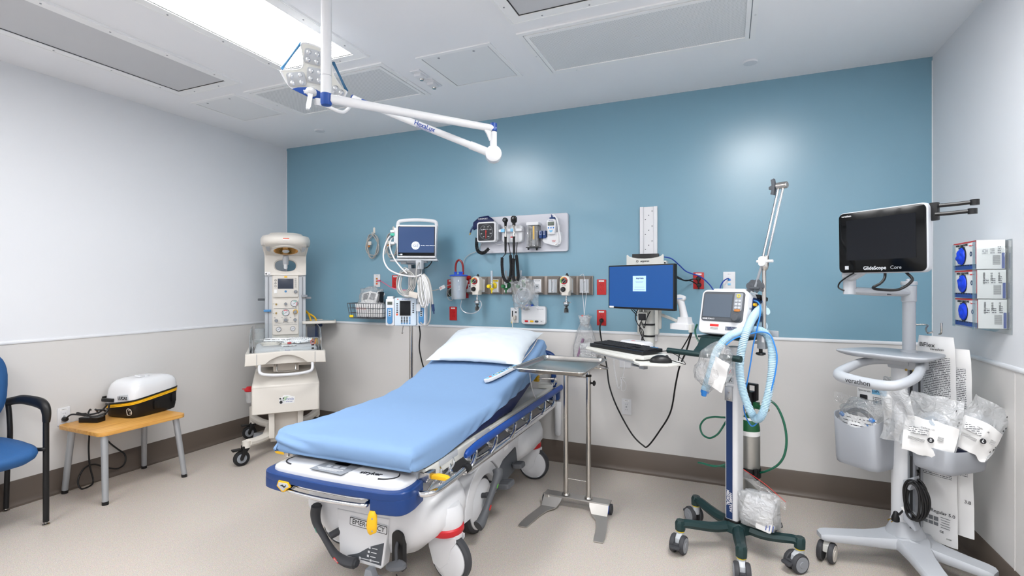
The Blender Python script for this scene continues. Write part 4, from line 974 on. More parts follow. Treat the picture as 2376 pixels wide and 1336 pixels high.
obj('tray_neck', MB().loft([[(x_, y_, -.02) for x_, y_ in circ(.036, 16)], [(x_, y_-.02, .0) for x_, y_ in circ(.04, 16)], [(x_-.02, y_-.30, -.004) for x_, y_ in circ(.05, 16)], [(x_-.02, y_-.32, -.004) for x_, y_ in circ(.01, 16)]]), 'offwhite', t)
# keyboard tray
KX = (-.535, 2.905, 1.018)
t = thing('keyboard_tray', 'white keyboard tray with a lower mouse shelf on its right', 'keyboard tray', KX, -38)
P = [(-.27, -.06), (-.255, -.085), (-.14, -.095), (.06, -.125), (.22, -.135), (.26, -.11), (.265, .07), (.10, .13), (-.24, .10), (-.268, .07)]
obj('tray_top', MB().prism(P, -.008, .008, 'xy', .004), 'offwhite', t)
obj('tray_lip', MB().tube([(-.262, -.075, -.006), (-.14, -.098, -.008), (.05, -.127, -.008), (.22, -.138, -.008)], .010, 8, 2), 'offwhite', t)
obj('under_panel', MB().prism([(-.22, -.07), (-.10, -.08), (.08, -.11), (.20, -.12), (.22, .06), (-.20, .08)], -.034, -.010, 'xy', .004), 'grey_light', t)
ms = obj('mouse_shelf', MB().prism([(.19, -.10), (.235, -.155), (.30, -.175), (.40, -.085), (.40, .03), (.34, .07), (.20, .05)], -.028, -.016, 'xy', .004), 'offwhite', t)
obj('hook', MB().box((.13, -.05, -.046), (.012, .04, .028), .002).box((.150, -.05, -.058), (.05, .04, .005), .002), 'grey', t)
obj('hook', MB().box((.225, -.08, -.046), (.035, .03, .030), .002), 'grey', t)
KT = X(*KX, 0, 0, -38)
# keyboard
p = KT @ Vector((0.0, -.012, .009)); t = thing('keyboard', 'black full-size computer keyboard on the white tray', 'keyboard', p, -38)
tl = X(0, 0, .014, 3.5, 0, 0)
obj('keyboard_base', MB(tl).rbox((0, 0, 0), (.450, .148, .020), .006, 'xy', .003), 'black', t)
rows = [(.058, 15, 0), (.034, 15, 1), (.015, 14, 1), (-.004, 13, 1), (-.023, 12, 1), (-.042, 8, 1)]
mbk = MB(tl)
for yy, nk, _ in rows:
    wtot = .285; kw = wtot/nk
    for i in range(nk):
        if nk == 8: ws = [.022, .022, .022, .115, .022, .022, .022, .022]; xs = [-.215+sum(ws[:i])+.002*i+ws[i]/2, ws[i]]
        else: xs = [-.215+kw*(i+.5), kw-.002]
        mbk.box((xs[0], yy, .0125), (xs[1], .016, .005), .0012, 1)
for yy in (.058, .034, .015, -.042):
    for i in range(3): mbk.box((.090+.019*i, yy, .0125), (.0165, .016, .005), .0012, 1)
mbk.box((.109, -.023, .0125), (.0165, .016, .005), .0012, 1)
for yy in (.034, .015, -.004, -.023, -.042):
    for i in range(4): mbk.box((.152+.019*i, yy, .0125), (.0165, .016, .005), .0012, 1)
ks = obj('keys', mbk, 'rubber', t); ks['kind'] = 'stuff'
mbk = MB(tl)
for i in range(3): mbk.box((.160+.018*i, .058, .0125), (.014, .010, .004), .001, 1)
obj('media_keys', mbk, 'pump_blue', t)['kind'] = 'stuff'
# mouse
p = KT @ Vector((.325, -.055, -.0155)); t = thing('computer_mouse', 'black computer mouse on the lower shelf right of the keyboard', 'mouse', p, 10)
mm = MB(); tb = bmesh.new(); bmesh.ops.create_uvsphere(tb, u_segments=24, v_segments=12, radius=1)
for v in tb.verts: v.co = Vector((v.co.x*.056, v.co.y*.031*(1-.12*v.co.x), max(0, v.co.z*.034+.004) if v.co.z > -.1 else 0))
obj('shell', mm.take(tb), 'black', t)
obj('wheel', MB().lathe([(0, -.004), (.008, -.003), (.008, .003), (0, .004)], (.03, 0, .031), (0, 1, 0), 14), 'rubber_grey', t)
P = [KT @ Vector((.37, -.03, .0)), KT @ Vector((.41, -.01, -.01)), KT @ Vector((.40, .04, -.02)), KT @ Vector((.30, .10, .0)), KT @ Vector((.20, .12, .02))]
tag(obj('mouse_cable', MB().tube(P, .002, 6), 'cable_black'), 'thin black mouse cable lying around the edge of the mouse shelf', 'cable')
# little white device behind the keyboard
p = KT @ Vector((-.06, .13, .0)); t = thing('label_printer', 'low white box device standing behind the keyboard', 'label printer', (p.x, p.y, 1.02), -30)
obj('case', MB().loft([[(x_, y_, 0) for x_, y_ in rrect(.20, .10, .02)], [(x_, y_, .030) for x_, y_ in rrect(.20, .10, .02)], [(x_*.8-.0, y_*.8, .045) for x_, y_ in rrect(.20, .10, .02)]]), 'white', t)
obj('badge', MB().box((-.01, -.01, .0455), (.025, .008, .001)), 'print_red', t)
obj('side_knob', MB().cyl((.075, 0, 0), (.075, 0, .04), .040), 'white', t)
# hand scanner
p = bp3(1583, 752, 3.27); t = thing('barcode_scanner', 'white hand-held barcode scanner standing upright in its charging base', 'barcode scanner', p, -25)
obj('charging_base', MB().loft([[(x_, y_, -.030) for x_, y_ in rrect(.125, .10, .02)], [(x_, y_, .002) for x_, y_ in rrect(.125, .10, .02)], [(x_*.62+.016, y_*.7, .012) for x_, y_ in rrect(.125, .10, .02)], [(x_*.55+.016, y_*.6, .045) for x_, y_ in rrect(.125, .10, .02)]]), 'white', t)
h = obj('grip', MB().loft([[(x_*1.1+.016, y_, .03) for x_, y_ in circ(.024, 16)], [(x_+.006, y_, .08) for x_, y_ in circ(.022, 16)], [(x_-.006, y_, .125) for x_, y_ in circ(.022, 16)], [(x_-.016, y_, .150) for x_, y_ in circ(.026, 16)]]), 'white', t)
obj('scan_head', MB().loft([[(-.075, y_*.8, .150+z_*.7) for y_, z_ in circ(.018, 16)], [(-.062, y_, .154+z_) for y_, z_ in circ(.024, 16)], [(-.015, y_*1.15, .158+z_) for y_, z_ in circ(.026, 16)], [(.015, y_, .160+z_*.8) for y_, z_ in circ(.020, 16)], [(.022, y_*.5, .160+z_*.5) for y_, z_ in circ(.016, 16)]]), 'white', t)
obj('blue_line', MB().tube([(-.06, -.022, .152), (-.02, -.029, .156), (.012, -.020, .160)], .0018, 6), 'blue_bright', h)
obj('bracket', MB().box((.07, -.02, -.02), (.02, .03, .05), .004), 'offwhite', t)
# hanging cables around the workstation
def cable(name, label, pts, r, m, cat='cable'):
    P = [bp3(*q) if len(q) == 3 else Vector(q[:3]) for q in pts]
    return tag(obj(name, MB().tube(P, r, 8, 8), m), label, cat)
cable('power_cable', 'long black cable hanging from the lower red outlet in a deep loop below the tray', [(1397, 745, 3.76), (1392, 757, 3.74), (1394, 780, 3.74), (1402, 820, 3.72), (1408, 850, 3.70), (1414, 895, 3.68), (1432, 945, 3.66), (1465, 1005, 3.64), (1492, 1033, 3.63), (1504, 1034, 3.62), (1530, 1000, 3.60), (1556, 955, 3.55), (1568, 890, 3.50), (1577, 850, 3.45), (1592, 815, 3.40), (1604, 775, 3.36), (1609, 757, 3.34)], .0055, 'cable_black')
cable('black_cable', 'second black cable dropping beside the barcode scanner', [(1604, 757, 3.33), (1600, 778, 3.34), (1588, 800, 3.38), (1577, 820, 3.42), (1573, 850, 3.44)], .004, 'cable_black')
cable('blue_network_cable', 'blue network cable arching from the computer holder over the red outlet', [(1541, 596, 3.66), (1558, 600, 3.68), (1575, 614, 3.72), (1590, 628, 3.76), (1606, 635, 3.77), (1622, 640, 3.77), (1636, 650, 3.76), (1648, 662, 3.70), (1656, 674, 3.6)], .0042, 'cable_blue')
cable('blue_network_cable', 'short blue network cable plugged into the white data plate', [(1691, 646, 3.80), (1686, 647, 3.77), (1678, 653, 3.74), (1672, 664, 3.7), (1670, 676, 3.62)], .0042, 'cable_blue')
cable('power_cable', 'upper black cable running from the monitor to the red outlet', [(1560, 638, 3.50), (1572, 642, 3.62), (1590, 651, 3.72), (1605, 648, 3.77), (1616, 646, 3.78)], .0045, 'cable_black')
cable('power_cable', 'lower black cable running from the monitor to the red outlet', [(1560, 636, 3.50), (1570, 644, 3.6), (1586, 650, 3.70), (1602, 651, 3.76), (1617, 660, 3.78)], .0045, 'cable_black')
t = thing('monitor_cabling', 'bunch of thin black cables hanging below the computer monitor along the post', 'cable bundle', bp3(1488, 760, 3.33)); o = Vector(t.location)
for k, pts in enumerate(([(1465, 718, 3.40), (1478, 732, 3.36), (1486, 745, 3.33), (1484, 765, 3.32), (1492, 785, 3.32), (1499, 795, 3.3)],
                         [(1470, 718, 3.40), (1482, 730, 3.35), (1490, 750, 3.32), (1495, 760, 3.3), (1500, 740, 3.30), (1509, 722, 3.34)],
                         [(1490, 718, 3.36), (1490, 740, 3.32), (1484, 755, 3.3), (1490, 775, 3.3), (1488, 795, 3.28), (1494, 806, 3.25)],
                         [(1480, 718, 3.4), (1474, 735, 3.36), (1480, 752, 3.33), (1493, 770, 3.31), (1490, 790, 3.30), (1484, 800, 3.28)],
                         [(1510, 798, 3.32), (1522, 808, 3.25), (1530, 814, 3.12), (1545, 814, 3.0), (1556, 811, 3.0)])):
    obj('cable', MB().tube([bp3(*q)-o for q in pts], .003, 6), 'cable_black', t)
cable('phone_cord', 'white cord with a bunched end hanging from the square phone plate', [(1448, 833, 3.80), (1449, 850, 3.76), (1446, 870, 3.76), (1444, 878, 3.76), (1452, 890, 3.76), (1450, 905, 3.76), (1442, 905, 3.76), (1443, 888, 3.76), (1440, 876, 3.76), (1450, 876, 3.76)], .0028, 'cable_white')
P = [bp3(1424, 822, 3.70), bp3(1425, 850, 3.70), bp3(1430, 880, 3.70), bp3(1434, 900, 3.70), bp3(1440, 895, 3.72), bp3(1441, 880, 3.72)]
tag(obj('coiled_phone_cord', coil(P, .006, .0016, .008, 5), 'cable_white'), 'thin white coiled cord hanging below the left of the keyboard tray', 'cord')
cable('call_cord', 'cream call cord dropping from the call plate behind the pillow', [(1190, 735, 3.78), (1189, 748, 3.77), (1190, 765, 3.77), (1192, 790, 3.76), (1200, 830, 3.72)], .0035, 'cream')
# ================================================================= infant warmer in the corner
wc, ws = math.cos(math.radians(48)), math.sin(math.radians(48))
t = thing('infant_warmer', 'tall cream infant warmer on casters standing in the room corner', 'infant warmer', (-3.51+.02*wc, 3.206+.02*ws, 0), 48)
def wbar(mb, pts, w, h): mb.tube(pts, h, 8, 6, flat=w/h)
# base: legs with casters
def wcaster(x, y, rot, parent):
    m = X(x, y, 0, 0, 0, rot)
    c = obj('caster', MB(m).lathe([(.030, -.014), (.052, -.014), (.058, -.010), (.058, .010), (.052, .014), (.030, .014)], (.03, 0, .058), (0, 1, 0), 28), 'rubber', parent)
    obj('caster_hub', MB(m).lathe([(0, -.017), (.034, -.016), (.038, -.012), (.038, .012), (.034, .016), (0, .017)], (.03, 0, .058), (0, 1, 0), 24), 'grey', c)
    obj('caster_fork', MB(m).prism([(-.022, .150), (-.022, .130), (.016, .070), (.024, .045), (.040, .045), (.046, .062), (.030, .105), (.026, .150)], -.026, -.018, 'xz', .002).prism([(-.022, .150), (-.022, .130), (.016, .070), (.024, .045), (.040, .045), (.046, .062), (.030, .105), (.026, .150)], .018, .026, 'xz', .002).box((.0, 0, .140), (.05, .052, .024), .006), 'black', c)
    obj('brake_pedal', MB(m).box((.065, 0, .128), (.065, .05, .012), .004), 'black', c)
    return c
for sx in (-1, 1):
    l_ = obj('base_leg', MB().tube([(sx*.12, .12, .17), (sx*.14, -.02, .15), (sx*.16, -.14, .145), (sx*.235, -.27, .155), (sx*.275, -.325, .165)], .032, 10, flat=1.1).cyl((sx*.285, -.335, .135), (sx*.285, -.335, .185), .030), 'cream', t)
    wcaster(sx*.290, -.335, 200 if sx < 0 else -30, l_)
    l_ = obj('base_leg', MB().tube([(sx*.12, .16, .17), (sx*.20, .30, .165), (sx*.27, .40, .19)], .032, 10).cyl((sx*.27, .40, .14), (sx*.27, .40, .29), .030), 'cream', t)
    wcaster(sx*.27, .40, 190 if sx < 0 else 10, l_)
pst = obj('base_post', MB().box((-.11, -.13, .24), (.045, .05, .22), .008).box((.11, -.1, .24), (.045, .05, .22), .008), 'cream', t)
obj('base_shroud', MB().prism([(-.12, .08), (.12, .08), (.14, .34), (-.14, .34)], -.08, .20, 'xz', .01), 'cream_dark', t)
obj('foot_pedal', MB().box((-.20, .0, .125), (.10, .10, .035), .010), 'grey', t)
# storage drawer cabinet
o_ = obj('cabinet', MB().loft([[(x_, y_, z_) for x_, y_ in rrect(w_, d_, .02, 4, 0, yc)] for (w_, d_, yc, z_) in ((.500, .50, .05, .345), (.512, .52, .05, .352), (.512, .52, .05, .570), (.508, .51, .05, .580), (.48, .34, .10, .655), (.44, .28, .11, .675))]), 'cream', t)
obj('cabinet_seam', MB().box((0, -.2085, .562), (.505, .003, .004)), 'cream_dark', o_)
lg = obj('logo_sticker', MB().prism([(a_-.0, b_+.455) for a_, b_ in [(-.055, -.034), (.062, -.034), (.064, .018), (.040, .024), (.020, .034), (-.020, .036), (-.030, .022), (-.055, .018)]], -.2115, -.2095, 'xz', .0005), 'paper', o_)
lk = X(0, -.2125, .455)
for (a, b, rx_, rz_, m_) in ((-.033, -.010, .021, .021, 'white'), (-.046, .010, .007, .007, 'print'), (-.022, .012, .006, .006, 'print'), (-.040, -.020, .012, .012, 'print'), (-.040, -.002, .004, .005, 'print'), (-.025, -.004, .004, .004, 'print')):
    obj('emblem_patch', MB(Matrix.Translation((a, -.2122-.0004*(m_ == 'print'), b+.455))).lathe([(0, -.0005), (rx_, -.0005), (rx_, 0)], (0, 0, 0), (0, 1, 0), 18), m_, lg)
for k in range(3): obj('green_leaf', MB(lk).tube([(-.018+.006*k, 0, -.006), (-.016+.008*k, 0, .012), (-.010+.012*k, 0, .024)], .0015, 4), 'green_bright', lg)
text('lettering', 'Panda', .026, 'print_blue', lg, X(.026, -.2120, .457))
text('lettering', 'Warmer', .015, 'print_blue', lg, X(.022, -.2120, .437))
# bassinet chassis
obj('under_frame', MB().box((0, .06, .715), (.20, .34, .09), .01).box((-.16, .0, .745), (.14, .3, .05), .01).box((.16, .0, .745), (.14, .3, .05), .01), 'cream_dark', t)
hb_ = obj('tilt_handle', MB().tube([(-.07, -.20, .745), (-.07, -.215, .70), (-.05, -.22, .690), (.05, -.22, .690), (.07, -.215, .70), (.07, -.20, .745)], .006, 8, 4), 'steel', t)
P1 = [(-.30, .755), (-.155, .762)]+[(-.15+.30*k/10, .775+.055*math.sin(PI*k/10)) for k in range(1, 10)]+[(.155, .762), (.30, .755), (.295, .835), (.285, .852), (0, .862), (-.285, .852), (-.295, .835)]
fp = obj('front_panel', MB().prism(P1, -.300, -.255, 'xz', .010, 3), 'cream', t)
obj('panel_recess', MB().box((0, -.258, .802), (.30, .012, .085), .003), 'cream', fp)
for sx in (-1, 1): obj('panel_seam', MB().box((sx*.215, -.3005, .805), (.003, .003, .085)), 'grey', fp)
for sx in (-1, 1): obj('side_panel', MB().prism([(-.28, .775), (.33, .775), (.33, .845), (-.28, .850)], sx*.270, sx*.298, 'yz', .006), 'cream', t)
obj('deck', MB().box((0, .03, .820), (.56, .58, .04), .006), 'cream_dark', t)
for sx in (-1, 1):
    for k in range(3): obj('side_slot', MB().box((sx*(.245+.012*k), .0, .848), (.004, .42, .012)), 'grey_dark', t)
obj('bumper_handle', MB().tube([(-.195, -.285, .765), (-.195, -.30, .715), (-.175, -.315, .692), (-.10, -.335, .682), (.0, -.345, .680), (.10, -.335, .682), (.175, -.315, .692), (.195, -.30, .715), (.195, -.285, .765)], .012, 10, 6), 'white', t)
ms_ = obj('mattress', MB().loft([[(x_, y_, z_) for x_, y_ in rrect(w_, d_, .05, 6, 0, .02)] for w_, d_, z_ in ((.44, .50, .842), (.47, .53, .850), (.47, .53, .868), (.44, .50, .880))]), 'white', t)
obj('logo_sticker', MB().box((.0, -.246, .862), (.10, .002, .018)), 'paper', ms_)
text('lettering', 'Panda', .016, 'print_blue', ms_, X(.01, -.2480, .863))
for a in ('f', 'l', 'r', 'b'):
    if a == 'f': mb = MB().rbox((0, -.262, .905), (.50, .005, .115), .018, 'xz', .001)
    if a == 'b': mb = MB().rbox((0, .285, .95), (.50, .005, .20), .018, 'xz', .001)
    if a == 'l': mb = MB().prism([(-.25, .85), (.30, .85), (.30, 1.03), (-.10, 1.03), (-.25, .96)], -.270, -.264, 'yz', .001)
    if a == 'r': mb = MB().prism([(-.25, .85), (.30, .85), (.30, 1.03), (-.10, 1.03), (-.25, .96)], .264, .270, 'yz', .001)
    g_ = obj('clear_panel', mb, 'acrylic', t)
    if a == 'f': obj('panel_edge', MB().tube([(-.248, -.262, .85), (-.248, -.262, .950), (-.235, -.262, .961), (.235, -.262, .961), (.248, -.262, .950), (.248, -.262, .85)], .0022, 6, 1), 'lens', g_)
    if a == 'l': obj('panel_edge', MB().tube([(-.267, -.25, .85), (-.267, -.25, .96), (-.267, -.10, 1.03), (-.267, .30, 1.03)], .0022, 6, 1), 'lens', g_)
    if a == 'r': obj('panel_edge', MB().tube([(.267, -.25, .85), (.267, -.25, .96), (.267, -.10, 1.03), (.267, .30, 1.03)], .0022, 6, 1), 'lens', g_)
    if a == 'f':
        k_ = X(.200, -.266, 0)
        s1 = obj('warning_ring', MB(k_).lathe([(.017, -.0006), (.020, -.0006), (.020, 0), (.017, 0), (.017, -.0006)], (0, 0, .925), (0, 1, 0), 20).tube([(-.012, -.0003, .937), (.012, -.0003, .913)], .0016, 4, 1), 'print_red', g_)
        obj('warning_figure', MB(k_).ball((0, 0, .925), (.009, .001, .006), 10).box((0, 0, .900), (.022, .001, .012)).box((0, 0, .872), (.018, .001, .014)), 'print', g_)
# column
for sx in (-1, 1):
    obj('column_rail', MB().prism([(sx*.112, .285), (sx*.168, .285), (sx*.172, .30), (sx*.172, .40), (sx*.112, .40)], .70, 1.488, 'xy', .003), 'grey_light', t)
    obj('rail_groove', MB().box((sx*.142, .283, 1.10), (.010, .004, .74)), 'grey', t)
obj('column_core', MB().box((0, .345, 1.10), (.226, .12, .80), .004), 'cream', t)
ctl = obj('control_panel', MB().rbox((0, .278, 1.385), (.214, .022, .200), .012, 'xz', .004), 'cream', t)
cy = .2655
sc = obj('screen', MB().box((0, cy, 1.408), (.130, .003, .092), .0005), 'screen_dark', ctl)
obj('alarm_light', MB().rbox((0, cy, 1.470), (.026, .004, .014), .007, 'xz', .001), 'yellow', ctl)
for k in range(5): obj('button', MB().lathe([(.0045, -.001), (.0065, -.001), (.0065, 0), (.0045, 0), (.0045, -.001)], (.083, cy, 1.452-.0185*k), (0, 1, 0), 14), 'grey_dark', ctl)
for k in range(3): obj('button', MB().lathe([(.0055, -.001), (.0085, -.001), (.0085, 0), (.0055, 0), (.0055, -.001)], (-.083, cy, 1.438-.026*k), (0, 1, 0), 14), 'grey_dark', ctl)
obj('blue_badge', MB().lathe([(0, -.002), (.010, -.001), (.010, 0)], (0, cy, 1.338), (0, 1, 0), 18), 'pump_blue', ctl)
obj('dial', MB().lathe([(0, -.024), (.011, -.023), (.014, -.018), (.015, 0)], (.083, cy, 1.335), (0, 1, 0), 22), 'grey', ctl)
obj('label_sticker', MB().box((-.083, cy, 1.338), (.024, .001, .034)), 'paper', ctl)
gp = obj('gas_panel', MB().rbox((0, .280, 1.105), (.214, .020, .320), .010, 'xz', .004), 'cream', t)
cy = .268
def gauge(x_, z_, r_, seg):
    g = obj('gauge', MB().lathe([(r_*.88, -.008), (r_, -.006), (r_, .002)], (x_, cy, z_), (0, 1, 0), 30), 'grey_dark', gp)
    obj('gauge_face', MB().lathe([(0, -.009), (r_*.88, -.009), (r_*.88, -.007)], (x_, cy, z_), (0, 1, 0), 30), 'white', g)
    for a0, a1, m_ in seg:
        obj('gauge_band', MB().prism(arc(x_, z_, r_*.78, a0, a1, 8)+arc(x_, z_, r_*.62, a1, a0, 8), cy-.0098, cy-.009, 'xz'), m_, g)
    obj('needle', MB().tube([(x_-r_*.4, cy-.0105, z_-r_*.25), (x_+r_*.45, cy-.0105, z_+r_*.3)], .0012, 4, 1), 'print', g)
    tk = MB()
    for a in range(-50, 231, 28):
        c, s_ = math.cos(math.radians(a)), math.sin(math.radians(a)); tk.tube([(x_+r_*.66*c, cy-.0095, z_+r_*.66*s_), (x_+r_*.80*c, cy-.0095, z_+r_*.80*s_)], .0005, 4, 1)
    obj('gauge_ticks', tk, 'print', g)
gauge(.072, 1.228, .031, ((-50, 30, 'print_red'), (40, 110, 'hose_teal')))
gauge(.0, 1.145, .031, ((50, 130, 'print_red'), (150, 230, 'hose_teal')))
gauge(-.058, .995, .021, ()); gauge(.060, .998, .021, ())
def knob(x_, z_, r_, m_='grey', ring=None):
    k_ = obj('knob', MB().lathe([(0, -.030), (r_*.8, -.029), (r_*.92, -.024), (r_, 0)], (x_, cy, z_), (0, 1, 0), 18), m_, gp)
    if ring: obj('knob_ring', MB().lathe([(r_, -.003), (r_*1.35, -.003), (r_*1.35, 0), (r_, 0), (r_, -.003)], (x_+.003, cy, z_+.003), (0, 1, 0), 20), ring, k_)
knob(0, 1.225, .012); knob(.078, 1.148, .016, 'grey', 'yellow'); knob(-.078, 1.075, .014); knob(.0, 1.078, .015); knob(.078, 1.078, .014)
for zz in (1.222, 1.142): obj('key_switch', MB().lathe([(0, -.012), (.004, -.012), (.008, -.004), (.008, 0)], (-.078, cy, zz), (0, 1, 0), 12).box((-.078, cy-.014, zz-.008), (.003, .004, .018)), 'brass', gp)
pr = MB()
for z0 in (1.183, 1.034): pr.box((0, cy-.0012, z0), (.195, .001, .0022))
for a in range(-20, 201, 24):
    c, s_ = math.cos(math.radians(a)), math.sin(math.radians(a)); pr.tube([(.018*c, cy-.001, 1.078+.018*s_), (.026*c, cy-.001, 1.078+.026*s_)], .0008, 4, 1)
pr.tube([(-.014, cy-.001, 1.064), (-.022, cy-.001, 1.050), (-.062, cy-.001, 1.050)], .0012, 4, 1).tube([(.014, cy-.001, 1.064), (.022, cy-.001, 1.050), (.062, cy-.001, 1.050)], .0012, 4, 1).tube([(.078, cy-.001, 1.128), (.078, cy-.001, 1.10)], .0014, 4, 1)
for q in ((-.100, 1.226), (-.100, 1.142), (.04, 1.10), (-.03, 1.10), (-.09, 1.10), (.06, 1.185), (.086, 1.19)): pr.box((q[0], cy-.001, q[1]), (.012, .001, .003))
obj('panel_printing', pr, 'print_grey', gp)['kind'] = 'stuff'
# canopy with window and heater head
outl = []
for z_, hw in ((1.485, .172), (1.56, .172), (1.64, .172), (1.70, .180), (1.745, .192)): outl.append((hw, z_))
shape = [(-a, b) for a, b in outl]+[(a, b) for a, b in reversed(outl)]
mb = MB(); tb = bmesh.new()
# front face with an oval hole: ring between outline and hole, extruded back
n = 40; hole = [(.088*math.copysign(abs(math.cos(2*PI*k/n))**.75, math.cos(2*PI*k/n)), 1.572+.052*math.copysign(abs(math.sin(2*PI*k/n))**.8, math.sin(2*PI*k/n))) for k in range(n)]
def outr(k):
    a = 2*PI*k/n; c, s_ = math.cos(a), math.sin(a); q = 9; hw, hh, zc_ = .172, .13, 1.615
    sc_ = 1/max(abs(c)/hw, abs(s_)/hh); x_, z_ = c*sc_, zc_+s_*sc_
    if z_ > 1.66: x_ *= 1+.12*(z_-1.66)/.085
    return (x_, z_)
O = [outr(k) for k in range(n)]
def bow(x_): return -.010*(1-(x_/.18)**2)
L1 = [(p_[0], .285+bow(p_[0]), p_[1]) for p_ in hole]; L2 = [(p_[0], .275+bow(p_[0]), p_[1]) for p_ in [(h_[0]*1.12, 1.572+(h_[1]-1.572)*1.2) for h_ in hole]]
L3 = [(p_[0], .268+bow(p_[0]), p_[1]) for p_ in O]; L4 = [(p_[0], .40, p_[1]) for p_ in O]; L5 = [(p_[0], .39, p_[1]) for p_ in hole]
can = obj('canopy', mb.loft([L5, L1, L2, L3, L4, L5], caps=False), 'cream', t)
obj('window_sill', MB().box((0, .345, 1.522), (.13, .08, .006)), 'grey_dark', can)
obj('camera_arm', MB().lathe([(.022, .02), (.026, 0), (.024, -.06), (.018, -.062)], (.0, .262, 1.640), (0, -.15, 1), 18), 'grey_light', can)
obj('camera_tip', MB().lathe([(.016, 0), (.016, -.035), (.010, -.045), (0, -.045)], (.0, .256, 1.585), (0, -.1, 1), 16), 'white', can)
ls = obj('side_sticker', MB().box((-.148, .262, 1.498), (.045, .002, .028)), 'paper', can)
obj('sticker_print', MB().ball((-.160, .261, 1.496), (.006, .001, .009), 8).box((-.137, .2605, 1.492), (.018, .001, .004)), 'print', ls)
HY = .16
def hloop(w_, d_, z_, yc): return [(x_, y_, z_) for x_, y_ in [( (w_/2)*math.copysign(abs(math.cos(2*PI*k/48))**.7, math.cos(2*PI*k/48)), yc+(d_/2)*math.copysign(abs(math.sin(2*PI*k/48))**.8, math.sin(2*PI*k/48))) for k in range(48)]]
hd = obj('heater_head', MB().loft([hloop(.350, .36, 1.738, .22), hloop(.395, .40, 1.745, .20), hloop(.405, .42, 1.765, .19), hloop(.405, .42, 1.800, .19), hloop(.380, .40, 1.825, .20), hloop(.29, .32, 1.838, .21), hloop(.26, .29, 1.852, .21), hloop(.20, .22, 1.857, .21)]), 'cream', t, 50)
obj('head_sticker', MB().box((0, -.022, 1.790), (.052, .002, .020)), 'paper', hd)
obj('sticker_band', MB().box((0, -.0235, 1.7945), (.050, .001, .008)), 'orange_sticker', hd)
lm = obj('heater_lamp_ring', MB().lathe([(.100, 0), (.118, .004), (.122, .012), (.118, .024), (.100, .024), (.096, .010), (.100, 0)], (0, .125, 1.694), (0, .30, 1), 40), 'cream', hd)
obj('reflector', MB().lathe([(.0, .012), (.035, .006), (.06, .008), (.098, .004)], (0, .127, 1.692), (0, .30, 1), 40), 'amber', lm)
obj('lamp_bulb', MB().lathe([(0, -.012), (.02, -.008), (.03, .002), (.03, .008)], (0, .125, 1.692), (0, .30, 1), 20), 'lens', lm)
for sx in (-1, 1): obj('side_light', MB(X(0, 0, 1.744, -16.7, 0, 0)).prism([(sx*.125, .045), (sx*.160, .05), (sx*.152, .14), (sx*.128, .17)], -.004, -.0085, 'xy', .001), 'grey_light', hd)
obj('head_underside', MB().prism([(0.0, 1.75), (.30, 1.75), (.30, 1.658), (.28, 1.658), (0.01, 1.740)], -.165, .165, 'yz', .006), 'cream', hd)
# side shelf, clamps, hoses
sh = obj('side_shelf', MB(X(.30, .40, 1.045, 0, 0, -6)).rbox((0, 0, 0), (.30, .30, .018), .03, 'xy', .005).frame((0, 0, .010), .29, .29, .014, .010, 'xy'), 'cream', t)
obj('shelf_bracket', MB().box((.20, .37, 1.022), (.12, .06, .03), .004), 'black', sh)
obj('rail_clamp', MB().box((.158, .27, 1.294), (.050, .05, .022), .004).box((.195, .30, 1.276), (.045, .03, .020), .004), 'grey', t)
obj('rail_clamp', MB().box((-.20, .31, 1.265), (.055, .04, .020), .004), 'grey_dark', t)
obj('blue_clip', MB().box((-.150, .272, 1.165), (.060, .03, .020), .004), 'pump_blue', t)
obj('yellow_hose', MB().tube([(.165, .42, 1.16), (.20, .43, 1.12), (.235, .42, 1.00), (.232, .40, .90), (.20, .38, .80), (.15, .36, .74)], .008, 8), 'yellow', t)
obj('yellow_hose', MB().tube([(.17, .44, 1.14), (.26, .44, 1.08), (.275, .43, .98), (.268, .42, .88), (.24, .40, .78)], .008, 8), 'yellow', t)
obj('cylinder_yoke', MB().box((.24, .44, .96), (.10, .10, .14), .01).box((.255, .45, 1.02), (.14, .08, .05), .01), 'stripe_navy', t)
obj('suction_pump', MB().cyl((-.215, .36, .88), (-.215, .36, 1.0), .045, bev=.006), 'film_milky', t)
# sharps cup with a red lid at its side
o = t.matrix_world
def wl(x, y, z): return Vector((t.location.x+x*wc-y*ws, t.location.y+x*ws+y*wc, z))
q = thing('red_lid_cup', 'clear cup with a red lid behind the left edge of the warmer cabinet', 'cup', wl(-.282, .06, .40), 48)
obj('cup', MB().lathe([(0, 0), (.024, 0), (.032, .09), (.032, .105)], (0, 0, 0), (0, 0, 1), 22), 'film_milky', q)
obj('lid', MB().lathe([(.034, .095), (.040, .10), (.040, .112), (.020, .135), (0, .136)], (0, 0, 0), (0, 0, 1), 22).box((-.035, 0, .118), (.04, .02, .006), .002), 'red', q)
